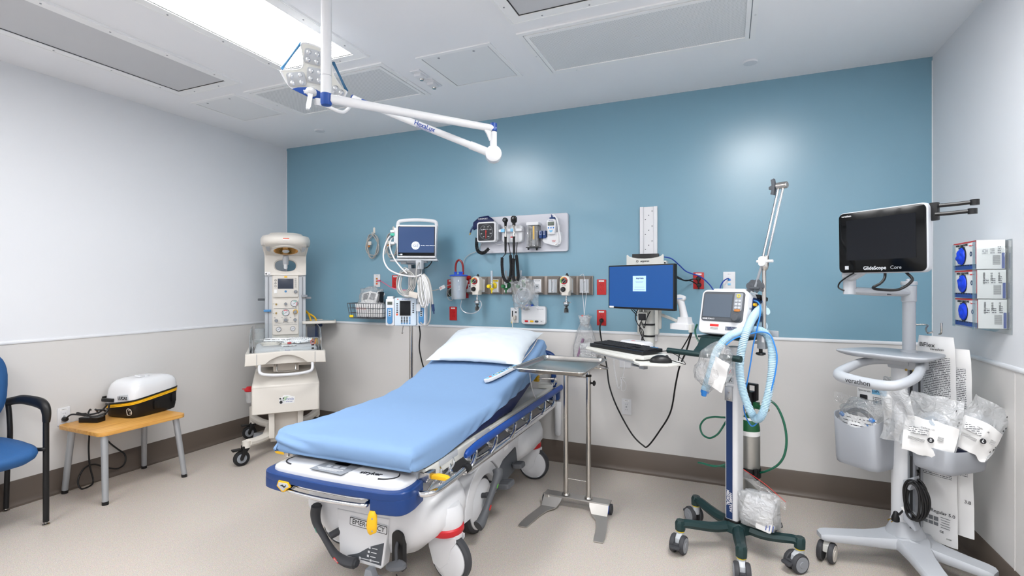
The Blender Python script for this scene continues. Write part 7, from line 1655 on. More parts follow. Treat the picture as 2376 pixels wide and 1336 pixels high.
# bins
def binm(cx_, cy_, w_, d_, z0, z1, dip, nm):
    def lp(q, z_, dd=0): return [(cx_+x_*q, cy_+y_*q, z_-(dd*max(0, min(1, (.5-abs(x_)/w_)*3)) if y_ < 0 else 0)) for x_, y_ in rrect(w_, d_, .045, 7)]
    def sub(P):
        Q = []
        for a, b in zip(P, P[1:]+P[:1]):
            Q.append(a); n_ = int(math.dist(a, b)/.02)
            for j in range(1, n_): Q.append(tuple(a[m]+(b[m]-a[m])*j/n_ for m in range(3)))
        return Q
    def lp2(q, z_, dd=0): return [(x_, y_, z_-dd*max(0, min(1, (cy_-y_)/(d_*.4)+.0))*max(0, 1-abs(x_-cx_)/(w_*.5))**.6) for x_, y_, _ in sub([(cx_+a*q, cy_+b*q, 0) for a, b in rrect(w_, d_, .045, 7)])]
    L = [lp2(.86, z0+.006), lp2(.90, z0+.010), lp2(.93, z0+.03), lp2(1.0, z1-.002, dip), lp2(.985, z1, dip), lp2(.97, z1-.002, dip), lp2(.90, z0+.03), lp2(.86, z0+.014)]
    mbb = MB().loft(L[:1]+L, caps=True)
    return obj(nm, mbb, 'cart_grey2', t, 60)
b1 = binm(-.150, -.085, .235, .200, .470, .735, .060, 'tall_bin')
b2 = binm(.0, .0, .290, .180, -.060, .060, .012, 'shallow_bin')
b2.matrix_basis = X(.172, -.005, .605, 0, 0, 82)
obj('bin_bracket', MB().box((-.05, -.02, .56), (.06, .04, .10), .004).box((.06, -.03, .60), (.06, .04, .06), .004), 'grey_dark', t)
# cord wrap
ch = GF.y(2128, 1160, -.075)
hk = obj('cord_hook', MB().prism([(.03, .46), (.075, .49), (.078, .48), (.058, .42), (.03, .43)], -.10, -.055, 'xz', .003).prism([(.03, .31), (.06, .31), (.085, .24), (.078, .235), (.03, .27)], -.10, -.055, 'xz', .003), 'cart_grey2', t)
cdt = thing('power_cord', 'black power cord wrapped in an oval on the cart hook with its plug hanging', 'power cord', GF.w(ch.x, ch.y, ch.z), GR)
for k in range(6):
    a0 = k*.9; P = []
    for j in range(12):
        a = 2*PI*j/12; P.append(((.040+.004*math.sin(k*2.1))*math.cos(a)*(1+.12*math.sin(a*2+k))+.006*math.sin(k), -.006*k+.004*math.sin(a+a0), (.088+.005*math.cos(k*1.7))*math.sin(a)+.004*math.cos(k*3)))
    obj('cord_turn', MB().tube(P, .0052, 8, 5, closed=True), 'cable_black', cdt)
pl = GF.y(2078, 1200, -.10)-ch
obj('cord_lead', MB().tube([(.02, -.02, -.085), (-.005, -.03, -.060), tuple(pl*.55), tuple(pl*.85)], .0048, 8, 5), 'cable_black', cdt)
obj('white_tag', MB(Matrix.Translation(pl*.55+Vector((0, -.007, 0))) @ X(0, 0, 0, 0, 50, 0)).box((0, 0, 0), (.030, .001, .014)), 'paper', cdt)
pg = obj('plug', MB(Matrix.Translation(pl) @ X(0, 0, 0, 0, -35, 0)).lathe([(.006, .03), (.010, .026), (.013, .012), (.017, .0), (.017, -.016), (.012, -.020)], (0, 0, 0), (.55, 0, .7), 16), 'black', cdt)
obj('plug_pins', MB(Matrix.Translation(pl)).cyl((-.018, 0, -.012), (-.032, 0, -.026), .0022, n=8).cyl((-.010, .008, -.020), (-.024, .008, -.034), .0022, n=8).cyl((-.020, -.008, -.014), (-.030, -.008, -.024), .0025, n=8), 'brass', pg)
lp = GF.y(2131, 1112, -.05)-ch
obj('cord_lead', MB().tube([tuple(lp+Vector((-.012, .02, .035))), tuple(lp+Vector((.0, .0, .030))), tuple(lp), (.035, -.01, .06)], .0052, 8, 5), 'cable_black', cdt)
# wire hanger with the two long packages
bt_l, bt_r = GF.y(2128, 775, .12), GF.y(2217, 785, .12)
hg = thing('wire_hanger', 'bent steel wire hanger behind the cart post holding the long packages', 'wire hanger', GF.w(bt_l.x-.01, .12, 1.20), GR)
obj('hanger_wire', MB().tube([(0, 0, -.20), (0, 0, -.02), (.012, 0, -.004), (.055, 0, -.002), (.062, -.03, -.02), (.080, -.05, -.038), (.100, -.045, -.030)], .0042, 10, 4).tube([(.095, .02, -.045), (.113, 0, -.035), (.113, 0, .012)], .0042, 10, 3), 'steel', hg)
def longpack(x0, x1, z0, z1, yl, label, titles, lean):
    cx_ = (x0+x1)/2; q = thing('long_package', label, 'sterile package', GF.w(cx_, yl, z0), GR)
    W = x1-x0; H = z1-z0
    def f(a, b, s_): return Vector(((a-.5)*W*(1-.10*max(0, b-.94)/.06)+lean*(1-b), -s_*(.007*math.sin(PI*a)**.6*(1 if b < .97 else 0)+.001)+.006*noise.noise(Vector((a*3, b*9, yl*9))), b*H))
    mb = MB().grid(lambda a, b: f(a, b, 1), 12, 60).grid(lambda a, b: f(a, b, -1), 12, 60)
    bmesh.ops.recalc_face_normals(mb.bm, faces=list(mb.bm.faces))
    bo_ = obj('wrapper', mb, 'film_milky' if 0 else 'paper', q, 70)
    obj('text_block', MB().grid(lambda a, b: f(.08+a*.80, .32+b*.58, 1)+Vector((0, -.0018, 0)), 12, 50), 'paper_lines', q)
    for s_, sz, px_, pz_ in titles: text('lettering', s_, sz, 'print', q, X(px_*W+lean*(1-pz_), -.012, pz_*H))
    return q, W, H
q, W, H = longpack(bt_l.x, bt_r.x, .135, 1.145, .12, 'long white printed package hanging in front of its twin behind the cart', [('BFlex', .030, -.20, .955), ('verathon', .016, .06, .937), ('Regular 5.0', .022, .16, .150)], .010)
pr = MB(); 
for k in range(3): pr.box((-.045+.022*k+.008, -.0125, .115), (.018, .0008, .020)).box((-.045+.022*k+.008, -.0125, .090), (.018, .0008, .016))
for k in range(5): pr.box((.045, -.0125, .130-.012*k), (.040-.004*(k % 3), .0008, .0025))
obj('pictograms', pr, 'print_grey', q)['kind'] = 'stuff'
text('lettering', 'CE', .014, 'print', q, X(.03, -.0125, .060)); text('lettering', '(01)0087', .006, 'print', q, X(.06, -.0125, .035))
q, W, H = longpack(bt_l.x+.055, bt_r.x+.050, .20, 1.09, .145, 'long white printed package hanging behind, partly hidden by the front one', [('3.8', .022, .38, .19)], .012)
# things in the tall bin
bc1 = Vector((-.150, -.085, .735))
def GW(x, y, z): return GF.w(x, y, z)
q = thing('coiled_scope_bag', 'clear bag with coiled grey tubing and blue fittings in the tall bin', 'bagged supplies', GW(-.150, -.095, .60), GR)
obj('bag_film', crumple((0, 0, .08), .225, .15, .26, 23, amp=.20), 'film', q, 70)
for k in range(3): obj('grey_tube', MB().tube([((.068-.006*k)*math.cos(a), -.035-.006*k, .105+(.060-.005*k)*math.sin(a)) for a in [PI*j/10-.05 for j in range(11)]], .0045, 8, 3), 'grey_dark', q)
for a, b in ((-.075, .125), (.070, .125), (.045, .095)): obj('blue_fitting', MB(X(a, -.055, b, 0, 30, 0)).box((0, 0, 0), (.024, .018, .018), .004), 'blue_bright', q)
obj('printed_label', MB(X(-.005, -.058, .085, -10, 3, 0)).grid(lambda a, b: Vector(((a-.5)*.18, -.014*math.sin(PI*a), (b-.5)*.10)), 12, 6), 'paper_bold', q)
obj('bag_flap', MB().grid(lambda a, b: Vector((-.135+a*.20, -.03+.012*noise.noise(Vector((a*4, b*3, 5))), .16+b*.055+.015*(1-a))), 16, 6), 'film', q, 70)
q = thing('blade_package', 'white and blue blade package standing at the back of the tall bin', 'package', GW(-.130, -.03, .66), GR)
obj('pouch', MB().rbox((0, 0, .12), (.18, .014, .23), .006, 'xz', .004), 'paper', q)
bn = obj('blue_band', MB().box((.02, -.0078, .190), (.070, .001, .030)), 'blue_light', q)
text('lettering', 'Spectrum', .016, 'print_grey', q, X(-.052, -.0080, .185)); text('lettering', 'LoPro S2', .020, 'stripe_navy', bn, X(.022, -.0088, .190))
obj('socket_icon', MB().rbox((-.055, -.0078, .150), (.038, .001, .026), .004, 'xz').rbox((-.055, -.0086, .150), (.026, .001, .012), .003, 'xz'), 'print', q)
obj('printed_text', MB().box((.02, -.0078, .145), (.06, .001, .040)), 'paper_lines', q)
q = thing('green_label_packet', 'small packet with a green label behind the cart handle', 'package', GW(-.07, .02, .90), GR)
obj('packet', MB(X(0, 0, .0, 0, 0, 0)).box((0, 0, 0), (.10, .02, .05), .004), 'film_milky', q); obj('green_label', MB().box((.01, -.0115, .0), (.055, .001, .016)), 'green_bright', q)
obj('packet_tail', MB().box((0, 0, -.04), (.06, .012, .05), .003), 'paper', q)
# bagged airway items in the shallow bin
def airway(x, y, z, rz_, ry_, letter, label, seed, w_=.17, h_=.20):
    q = thing('airway_package', label, 'bagged supplies', GW(x, y, z), GR+rz_)
    m_ = X(0, 0, 0, -14, ry_, 0)
    def sheet(a, b, s_): return Vector(((a-.5)*w_*(1+.10*math.sin(b*3)), s_*(.030*math.sin(PI*a)**.7*math.sin(PI*min(1, b*1.1+.02))**.6)+.020*noise.noise(Vector((a*3+seed, b*3, s_))), (b-.30)*h_*1.15+.015*noise.noise(Vector((a*4, seed, b)))))
    mb = MB(m_).grid(lambda a, b: sheet(a, b, -1), 26, 26).grid(lambda a, b: sheet(a, b, 1), 26, 26)
    obj('clear_pouch', mb, 'film_milky', q, 80)
    obj('mask_cup', MB(m_).lathe([(.012, .03), (.018, .022), (.040, .012), (.052, 0), (.055, .006), (.044, .018), (.020, .028), (.012, .03)], (.01, .0, h_*.28), (.2, -1, .3), 24), 'tube_clear', q)
    obj('cushion', MB(m_).tube([(.055*math.cos(a)+.01, .008, h_*.28+.042*math.sin(a)) for a in [2*PI*j/14 for j in range(14)]], .009, 8, 3, closed=True), 'white', q)
    lb = obj('paper_backing', MB(m_).grid(lambda a, b: sheet(.03+a*.94, .0+b*.56, -1)+Vector((0, -.005, 0)), 16, 10), 'paper', q, 80)
    obj('size_disc', MB(m_).lathe([(0, -.001), (.012, -.001), (.012, 0)], (.008, -.046, -.010), (0, 1, 0), 20), 'print', lb)
    text('size_letter', letter, .018, 'white', lb, m_ @ X(.008, -.0476, -.010), bold=.0006)
    obj('barcode', MB(m_).box((-.042, -.043, -.022), (.060, .001, .014)), 'barcode', lb); obj('barcode', MB(m_).box((.04, -.044, .005), (.02, .001, .02)), 'barcode', lb)
    obj('fine_print', MB(m_).box((-.040, -.041, .018), (.070, .001, .026)), 'paper_lines', lb)
    text('lettering', 'CapStrap, US', .009, 'print', lb, m_ @ X(-.01, -.043, .037))
    ds = MB(m_)
    for j in range(12): ds.box((w_*.44+.008*math.sin(j), -.012, -.03+j*.016), (.003, .001, .008))
    obj('tear_dashes', ds, 'print', q)['kind'] = 'stuff'
    return q
airway(.150, -.125, .700, 22, 8, 'S', 'clear milky pouch with a mask marked S standing in the shallow bin', 3, .185, .24)
airway(.262, .010, .715, 45, 30, 'L', 'clear milky pouch marked L leaning out of the right end of the shallow bin', 8, .15, .22)
q = thing('clear_pouch', 'empty-looking clear pouch hanging between the two bins over the column', 'plastic pouch', GW(.030, -.17, .79), GR)
obj('pouch_film', MB().grid(lambda a, b: Vector(((a-.5)*.13+.02*math.sin(b*4), .025*noise.noise(Vector((a*3, b*3, 4))), (b-.5)*.27)), 20, 24), 'film_milky', q, 80)
q = thing('black_pad', 'dark folded item lying at the bottom of the shallow bin', 'pad', GW(.172, .0, .595), GR+82)
obj('pad', MB().rbox((0, 0, 0), (.20, .11, .03), .03, 'xy', .012), 'navy_fabric', q)
obj('fold', MB(X(.03, -.02, .022, 6, -4, 20)).rbox((0, 0, 0), (.10, .07, .018), .02, 'xy', .008), 'navy_fabric', q)
# ================================================================= glove boxes on the right wall
gxf = XR-.108
GB = [onright(2248, 553, .1)]
t = thing('glove_box_holder', 'clear acrylic three-tier holder on the right wall', 'glove box holder', (XR, 3.04, 1.20), 0)
Wg, Hg = .246, .130
ho = obj('back_plate', MB().box((-.004, -.005, .19), (.004, Wg+.06, .42), .001), 'acrylic', t)
for s_ in (-1, 1): obj('side_wall', MB().box((-.060, s_*(Wg/2+.008), .185), (.112, .003, .37), .001), 'acrylic', t)
obj('front_lip', MB().box((-.117, -(Wg/2-.012), .195), (.003, .030, .40), .001).box((-.117, (Wg/2-.012), .195), (.003, .030, .40), .001), 'acrylic', t)
obj('bottom', MB().box((-.060, 0, .001), (.112, Wg+.018, .003), .001), 'acrylic', t)
names = ['top', 'middle', 'bottom']
codes = [(None, None, None), ('NY25CAPSE001', '2025-05-15', '2028-05-14'), ('NY25CAPSE012', '2025-05-15', '2028-05-14')]
for k in range(3):
    z0 = 1.203+(2-k)*.1335
    q = thing('glove_box', '%s white, red and navy box of blue gloves in the clear wall holder' % names[k], 'glove box', (XR-.060+.003*(k-1), 3.04, z0))
    bx = obj('carton', MB().box((0, 0, Hg/2), (.100, Wg, Hg), .001), 'paper', q)
    fx = -.0508
    obj('red_border', MB().box((fx, 0, Hg-.003), (.001, Wg, .006)).box((fx, -Wg/2+.003, Hg/2), (.001, .006, Hg)), 'print_red', bx)
    nb = obj('navy_band', MB().box((fx, 0, .012), (.001, Wg, .022)), 'print_blue', bx)
    ow = obj('opening', MB().lathe([(0, .001), (.046, .001), (.046, 0)], (fx-.001, .025, Hg*.52), (1, 0, 0), 32), 'print', bx)
    tb = bmesh.new(); bmesh.ops.create_icosphere(tb, subdivisions=4, radius=1)
    for v in tb.verts:
        n1 = noise.noise(v.co*2.2+Vector((k*3, 0, 0))); n2 = abs(noise.noise(Vector((v.co.y*3+k*5, v.co.z*3, 1))))
        v.co = Vector((v.co.x*.016*(1+.5*n1), v.co.y*(.041+.003*n1), v.co.z*(.041+.002*n1)))*(1-.06*n2)
    obj('glove_bulge', MB().take(tb, Matrix.Translation((fx, .025+(.006 if k == 0 else 0), Hg*.52-(.004 if k == 0 else 0)))), 'glove', bx, 60)
    obj('size_oval', MB().lathe([(.006, .0008), (.011, .0008), (.011, 0), (.006, 0), (.006, .0008)], (fx-.001, -.070, Hg*.55), (1, 0, 0), 20), 'stripe_navy', bx)
    FX = lambda y_, z_: X(fx-.0012, y_, z_, 0, 0, -90)
    text('lettering', 'NITRILE EXAM GLOVES', .0125, 'print', bx, FX(.028, Hg-.014), bold=.0003); text('lettering', 'Powder Free', .009, 'print_red', bx, FX(-.075, Hg-.020))
    obj('title_band', MB().box((fx-.0004, .03, Hg-.026), (.001, .07, .007)), 'stripe_navy', bx)
    for j in range(8): obj('band_text', MB().box((fx-.0006, -.10+.028*j, .020), (.001, .018, .005)), 'print', nb)
    # end face, seen from the room
    ey = -Wg/2-.0006
    obj('barcode', MB().box((.020, ey, .040), (.026, .001, .044)), 'barcode', bx)
    obj('end_band', MB().box((.043, ey, .037), (.010, .001, .070)), 'print_blue', bx)
    obj('end_fine_print', MB().box((-.020, ey, .078), (.020, .001, .022)).box((.005, ey, .078), (.016, .001, .026)).box((.030, ey, .085), (.012, .001, .03)), 'paper_lines', bx)
    for j, cd_ in enumerate(codes[k]):
        if cd_: text('lettering', cd_, .0095, 'print', bx, X(-.026+.026*j, ey-.0006, .098 if j else .092, 0, -90, 0), bold=.0002, sx=.85)
# ================================================================= examination lamp
def atd(u, v, dep):
    d = _ray(u, v); return Vector((d[0]*dep, d[1]*dep, CAMH+d[2]*dep))
pb = atd(757, 232, 2.32)
t = thing('examination_lamp', 'white ceiling-mounted examination lamp with jointed arm and blue accents', 'examination lamp', (pb.x, pb.y, ZC)); O = Vector((pb.x, pb.y, ZC))
def P_(u, v, d): return atd(u, v, d)-O
zb = pb.z-ZC
dp = obj('drop_pole', MB().cyl((0, 0, 0), (0, 0, zb+.11), .0235, n=32).cyl((0, 0, zb+.11), (0, 0, zb+.02), .0245, n=32).lathe([(.06, -.02), (.065, -.010), (.065, 0)], (0, 0, 0), (0, 0, 1), 32), 'white_gloss', t)
obj('pole_seam', MB().lathe([(.0246, zb+.109), (.0249, zb+.109), (.0249, zb+.111), (.0246, zb+.111), (.0246, zb+.109)], (0, 0, 0), (0, 0, 1), 32), 'grey', dp)
obj('blue_cap', MB().lathe([(.0252, zb+.028), (.0252, zb-.016), (.022, zb-.024), (0, zb-.025)], (0, 0, 0), (0, 0, 1), 32), 'blue_trim', dp)
e = P_(1145, 298, 2.635); s0 = Vector((0, 0, zb+.008)); dr = (e-s0).normalized()
a1 = obj('upper_arm', MB().tube([s0+dr*.02, s0+dr*.06, s0.lerp(e, .5), e-dr*.03, e], lambda u: .0235-.007*u, 20, 4), 'white_gloss', t)
obj('blue_cap', MB().cyl(e+Vector((0, 0, -.015)), e+Vector((0, 0, .028)), .0185, n=24, bev=.003), 'blue_trim', a1)
k0 = P_(1141, 358, 2.635); k0.x = e.x; k0.y = e.y
el = obj('elbow', MB().cyl(e+Vector((0, 0, -.02)), k0+Vector((0, 0, .03)), .0185, n=24).prism([(0, 0), (-.035, 0), (-.02, -.02), (-.004, -.055), (0, -.055)], -.006, .006, 'xz', .001, m=Matrix.Translation(e+Vector((-.012, -.013, -.012))) @ X(0, 0, 0, 0, 0, 45)), 'white_gloss', t)
vd = (Vector((0, 0, CAMH))-(k0+O)); vd.z = 0; vd.normalize()
obj('elbow_disc', MB().lathe([(0, -.032), (.034, -.030), (.042, -.024), (.043, -.010), (.0435, .022), (.036, .028), (0, .028)], k0, -vd, 36), 'white_gloss', el)
s2 = P_(848, 240, 2.74); d2 = (s2-k0).normalized()
a2 = obj('spring_arm', MB().tube([k0+d2*.03, k0+d2*.1, k0.lerp(s2, .5), s2-d2*.12, s2], lambda u: .0195-.003*u, 20, 4), 'white_gloss', t)
obj('arm_sleeve', MB().cyl(k0+d2*.035, k0+d2*.135, .0215, n=24), 'white_gloss', a2)
# lettering along the spring arm, facing the room
mid = k0.lerp(s2, .50); zv = Vector((0, 0, 1)); xdir = -d2; nrm = -(Vector((0, 0, CAMH))-(mid+O)).normalized(); nrm = (nrm-xdir*nrm.dot(xdir)).normalized(); up_ = xdir.cross(nrm)*-1
up_ = nrm.cross(xdir)*-1 if up_.z < 0 else up_
up_ = xdir.cross(nrm);  up_ = up_ if up_.z > 0 else -up_
R_ = Matrix(((xdir.x, nrm.x, up_.x, 0), (xdir.y, nrm.y, up_.y, 0), (xdir.z, nrm.z, up_.z, 0), (0, 0, 0, 1)))
R_ = Matrix.Translation(k0.lerp(s2, .52)-nrm*.0188) @ R_
text('lettering', 'HexaLux', .034, 'print_blue', a2, R_ @ X(0, 0, .003), bold=.0004)
text('lettering', 'EXAMINATION LIGHT', .009, 'print_blue', a2, Matrix.Translation(Vector((0, 0, 0))) @ R_ @ X(.0, .0008, -.0135))
# yoke from the spring arm to the head
jc = P_(818, 228, 2.74)
jt = obj('joint_barrel', MB().cyl(jc, s2, .019, .0165, n=24, bev=.003), 'white_gloss', t)
obj('blue_ring', MB().cyl(s2-(s2-jc).normalized()*.03, s2+(s2-jc).normalized()*.012, .0172, n=24).cyl(jc-(s2-jc).normalized()*.004, jc, .0195, n=24), 'blue_trim', jt)
obj('yoke', MB().tube([P_(816, 238, 2.735), P_(812, 248, 2.73), P_(800, 259, 2.72), P_(788, 259, 2.70), P_(765, 249, 2.68), P_(748, 240, 2.66), P_(738, 236, 2.65)], .0095, 12, 6), 'white_gloss', t)
obj('head_pivot', MB().lathe([(.018, 0), (.018, -.030), (.015, -.036), (0, -.036)], P_(738, 230, 2.65), (0, 0, 1), 24), 'white_gloss', t)
hc = P_(725, 190, 2.66)
vdir = (Vector((0, 0, CAMH))-(hc+O)).normalized(); yaw_ = math.degrees(math.atan2(vdir.x, -vdir.y)); pit = math.degrees(math.asin(-vdir.z))
HMx = Matrix.Translation(hc) @ X(0, 0, 0, pit+0, 0, yaw_)
S_ = 2.66/1168
def hp2(pts): return [((u-725)*S_, (190-v)*S_) for u, v in pts]
outl = hp2([(700, 113), (712, 108), (735, 111), (757, 120), (766, 128), (768, 150), (773, 170), (790, 192), (802, 200), (801, 208), (792, 225), (785, 232), (772, 226), (752, 221), (742, 223), (715, 222), (681, 212), (668, 198), (657, 178), (660, 174), (690, 168), (703, 160), (704, 140)])
outl = [(q.x, q.y) for q in spline([(a, b, 0) for a, b in outl], 3, True)]
cxm = sum(a for a, b in outl)/len(outl); czm = sum(b for a, b in outl)/len(outl)
def hs(k, y): return [(cxm+(a-cxm)*k, y, czm+(b-czm)*k) for a, b in outl]
hd = obj('lamp_head', MB(HMx).loft([hs(.955, -.012), hs(.985, -.014), hs(1.0, -.008), hs(1.0, .020), hs(.97, .038), hs(.80, .050), hs(.4, .056)]), 'white_gloss', t, 60)
obj('face_panel', MB(HMx).loft([hs(.94, -.010), hs(.94, -.0125)]), 'offwhite', hd)
obj('blue_panel', MB(HMx).prism(hp2([(681, 211), (694, 206), (712, 203), (726, 203), (742, 209), (744, 222), (735, 228), (715, 224)]), -.018, -.010, 'xz', .002), 'blue_trim', hd)
lb_ = obj('fan_emblem', MB(HMx).prism(hp2([(705, 210), (712, 209), (710, 217), (707, 217)]), -.0190, -.0175, 'xz'), 'white', hd)
for n_, (u, v, w_, h_, ro) in enumerate(((726, 137, 37, 32, 6), (731, 176, 36, 34, 4), (691, 189, 40, 30, -12), (779, 206, 30, 22, 32))):
    c2 = hp2([(u, v)])[0]; mm_ = HMx @ X(c2[0], 0, c2[1], 0, ro, 0)
    md = obj('lens_module', MB(mm_).rbox((0, -.0140, 0), (w_*S_, .008, h_*S_), .014, 'xz', .002), 'alu_paint', hd)
    for sx in (-1, 1):
        for sz in (-1, 1):
            k_ = (sx*w_*S_*.25, -.016, sz*h_*S_*.25)
            obj('led_lens', MB(mm_).lathe([(0, -.008), (.006, -.006), (.011, -.003), (.0135, 0), (.0150, 0), (.0155, -.002), (.0165, 0)], k_, (0, 1, 0), 20), 'lens', md)
for P0, P1 in (((700, 112), (661, 170)), ((770, 142), (801, 200))):
    a, b = hp2([P0])[0], hp2([P1])[0]
    mdp = ((a[0]+b[0])/2, (a[1]+b[1])/2)
    obj('blue_grip', MB(HMx).tube([(a[0], .01, a[1]), (a[0]*.85+b[0]*.15, -.004, a[1]*.85+b[1]*.15), (mdp[0], -.006, mdp[1]), (a[0]*.15+b[0]*.85, -.004, a[1]*.15+b[1]*.85), (b[0], .01, b[1])], lambda u: .0055+.003*abs(2*u-1)**2, 10, 5, flat=1.3), 'steel_blue', hd)
h0, h1 = P_(722, 212, 2.63), P_(714, 256, 2.60)
hg_ = obj('centre_handle', MB().lathe([(.0, -.008), (.026, -.006), (.028, .002), (.028, .012), (.020, .018)], h0, (h1-h0), 28), 'white_gloss', t)
hd2 = (h1-h0).normalized(); ax = hd2.orthogonal().normalized(); bx_ = hd2.cross(ax)
obj('handle_grip', MB().loft([[h0+hd2*f+(ax*math.cos(a)+bx_*math.sin(a))*w for a in [PI/4+PI/2*j for j in range(4)]] for f, w in ((.008, .017), (.06, .016), (.095, .017), (.108, .010))]), 'white_gloss', hg_)
# ================================================================= armchair at the left edge
cx1, cy1, cy0_ = -3.655, 1.63, 1.06
t = thing('armchair', 'blue upholstered armchair with black frame cut off by the left edge', 'armchair', (-3.9, 1.345, 0))
Oc = Vector((-3.9, 1.345, 0))
def c_(x, y, z): return (x-Oc.x, y-Oc.y, z)
for y_ in (cy1, cy0_):
    fl = obj('front_leg', MB().tube([c_(cx1, y_, .018), c_(cx1, y_, .30), c_(cx1, y_, .58), c_(cx1+.004, y_, .635)], .0145, 14, 4), 'black', t)
    obj('glide', MB().lathe([(0, 0), (.016, .001), (.018, .005), (.008, .010), (.006, .020)], c_(cx1, y_, 0), (0, 0, 1), 18), 'steel', fl)
    obj('armrest', MB().tube([c_(cx1+.003, y_, .600), c_(cx1+.006, y_, .645), c_(cx1-.008, y_, .682), c_(cx1-.045, y_, .700), c_(cx1-.13, y_, .708), c_(cx1-.26, y_, .706), c_(cx1-.36, y_, .690), c_(cx1-.42, y_, .678)], lambda u: .016+.006*math.sin(PI*min(1, u*1.2)), 12, 6, flat=1.5), 'black', t)
    rl_ = obj('rear_leg', MB().tube([c_(-4.10, y_, .018), c_(-4.085, y_, .25), c_(-4.055, y_, .45), c_(-4.060, y_, .58), c_(-4.075, y_, .66), c_(-4.080, y_, .685)], .0135, 12, 5), 'black', t)
    obj('glide', MB().lathe([(0, 0), (.016, .001), (.018, .005), (.008, .010), (.006, .020)], c_(-4.10, y_, 0), (0, 0, 1), 18), 'steel', rl_)
    obj('side_rail', MB().tube([c_(cx1, y_, .445), c_(cx1-.03, y_+(-.02 if y_ == cy1 else .02), .440), c_(-4.05, y_+(-.03 if y_ == cy1 else .03), .405)], .011, 10, 4), 'black', t)
obj('cross_rail', MB().tube([c_(-3.72, cy0_, .40), c_(-3.72, cy1-.02, .43)], .010, 10, 1).tube([c_(-4.06, cy0_, .40), c_(-4.06, cy1, .40)], .010, 10, 1), 'black', t)
def seat(k, z, ins=0): return [c_(-3.868+x_*k, 1.345+y_*k, z-.035*max(0, x_/.22)**2*.6) for x_, y_ in [(.258*math.copysign(abs(math.cos(2*PI*j/48))**.36, math.cos(2*PI*j/48)), .268*math.copysign(abs(math.sin(2*PI*j/48))**.36, math.sin(2*PI*j/48))) for j in range(48)]]
obj('seat', MB().loft([seat(.70, .395), seat(.88, .408), seat(.97, .428), seat(1.0, .450), seat(.985, .468), seat(.90, .480), seat(.6, .487)]), 'chair_blue', t, 60)
obj('backrest', MB(X(*c_(-4.035, 1.345, .62), 0, 4, 0)).loft([[(x_, y_*k, .17+z_*k) for y_, z_ in [(.262*math.copysign(abs(math.cos(2*PI*j/40))**.5, math.cos(2*PI*j/40)), .23*math.copysign(abs(math.sin(2*PI*j/40))**.7, math.sin(2*PI*j/40))) for j in range(40)]] for x_, k in ((-.028, .93), (-.02, .99), (0, 1), (.018, .97), (.026, .85))]), 'chair_blue', t, 60)
# ================================================================= wooden table with its case
tx0, tx1, ty0, ty1, tz = -4.105, -3.612, 1.885, 2.435, .465
t = thing('side_table', 'small beech table with four slanted grey legs against the left wall', 'table', ((tx0+tx1)/2, (ty0+ty1)/2, 0)); Ot = Vector(t.location)
tp = obj('tabletop', MB().rbox((0, 0, tz-.0125), (tx1-tx0, ty1-ty0, .025), .045, 'xy', .002), 'wood', t)
for (x_, y_, fx_, fy_) in ((tx1-.035, ty0+.04, -3.637, 1.925), (tx1-.035, ty1-.06, -3.637, 2.432), (tx0+.10, ty0+.04, -4.09, 1.925), (tx0+.10, ty1-.06, -4.09, 2.425)):
    lg = obj('leg', MB().cyl((fx_-Ot.x, fy_-Ot.y, .018), (x_-Ot.x, y_-Ot.y, tz-.025), .0175, .0200, n=22), 'alu_paint', t)
    obj('leg_cap', MB().cyl((fx_-Ot.x, fy_-Ot.y, 0), (fx_-Ot.x+(x_-fx_)*.045, fy_-Ot.y+(y_-fy_)*.045, .022), .0185, n=22), 'black', lg)
kx, ky, kr = -3.955, 2.335, 9
t = thing('equipment_case', 'black and white hard case with a yellow band lying on the wooden table', 'case', (kx, ky, tz), kr)
Wc, Dc = .300, .375
def sl(y): return .25*(y+.02)
def cs(kx_, ky_, z, sf=1.0, e=.42):
    P = [(Wc/2*kx_*math.copysign(abs(math.cos(2*PI*j/56))**e, math.cos(2*PI*j/56)), Dc/2*ky_*math.copysign(abs(math.sin(2*PI*j/56))**e, math.sin(2*PI*j/56))) for j in range(56)]
    return [(a, b, z+sf*(.14*(a-.15)+.11*(b+.19))) for a, b in P]
obj('lower_shell', MB().loft([cs(.86, .88, 0, 0), cs(.93, .94, .006, 0), cs(.965, .97, .03, .2), cs(.99, .99, .085, .9), cs(1, 1, .098, 1)]), 'black', t, 50)
obj('yellow_band', MB().loft([cs(1.0, 1.0, .098), cs(1.02, 1.02, .100), cs(1.0, 1.0, .104), cs(1.02, 1.02, .109), cs(1.0, 1.0, .113), cs(1.02, 1.02, .118), cs(1.0, 1.0, .120)]), 'yellow', t, 50)
obj('black_rim', MB().loft([cs(1.0, 1.0, .120), cs(1.025, 1.025, .122), cs(1.025, 1.025, .130), cs(1.0, 1.0, .132)]), 'black', t, 50)
ld = obj('white_lid', MB().loft([cs(1.0, 1.0, .132), cs(1.0, 1.0, .150), cs(.985, .98, .180, .85), cs(.95, .94, .212, .55), cs(.88, .86, .238, .30), cs(.76, .72, .256, .15), cs(.55, .5, .266, .08), cs(.25, .2, .269, 0)]), 'white_gloss', t, 60)
yy = -Dc/2
obj('name_field', MB().prism([(.010, .122), (.102, .130), (.090, .168), (.022, .160)], yy*1.005-.004, yy+.01, 'xz', .001), 'grey_light', ld)
text('lettering', 'LUCAS', .028, 'print', ld, X(.056, yy*1.005-.0055, .143), bold=.0008)
obj('latch', MB().rbox((-.075, yy*1.01-.004, .124), (.100, .018, .024), .006, 'xz', .004), 'black', t)
obj('latch', MB().rbox((-Wc/2*1.01, yy+.05, .130), (.014, .07, .022), .005, 'yz', .003), 'black', t)
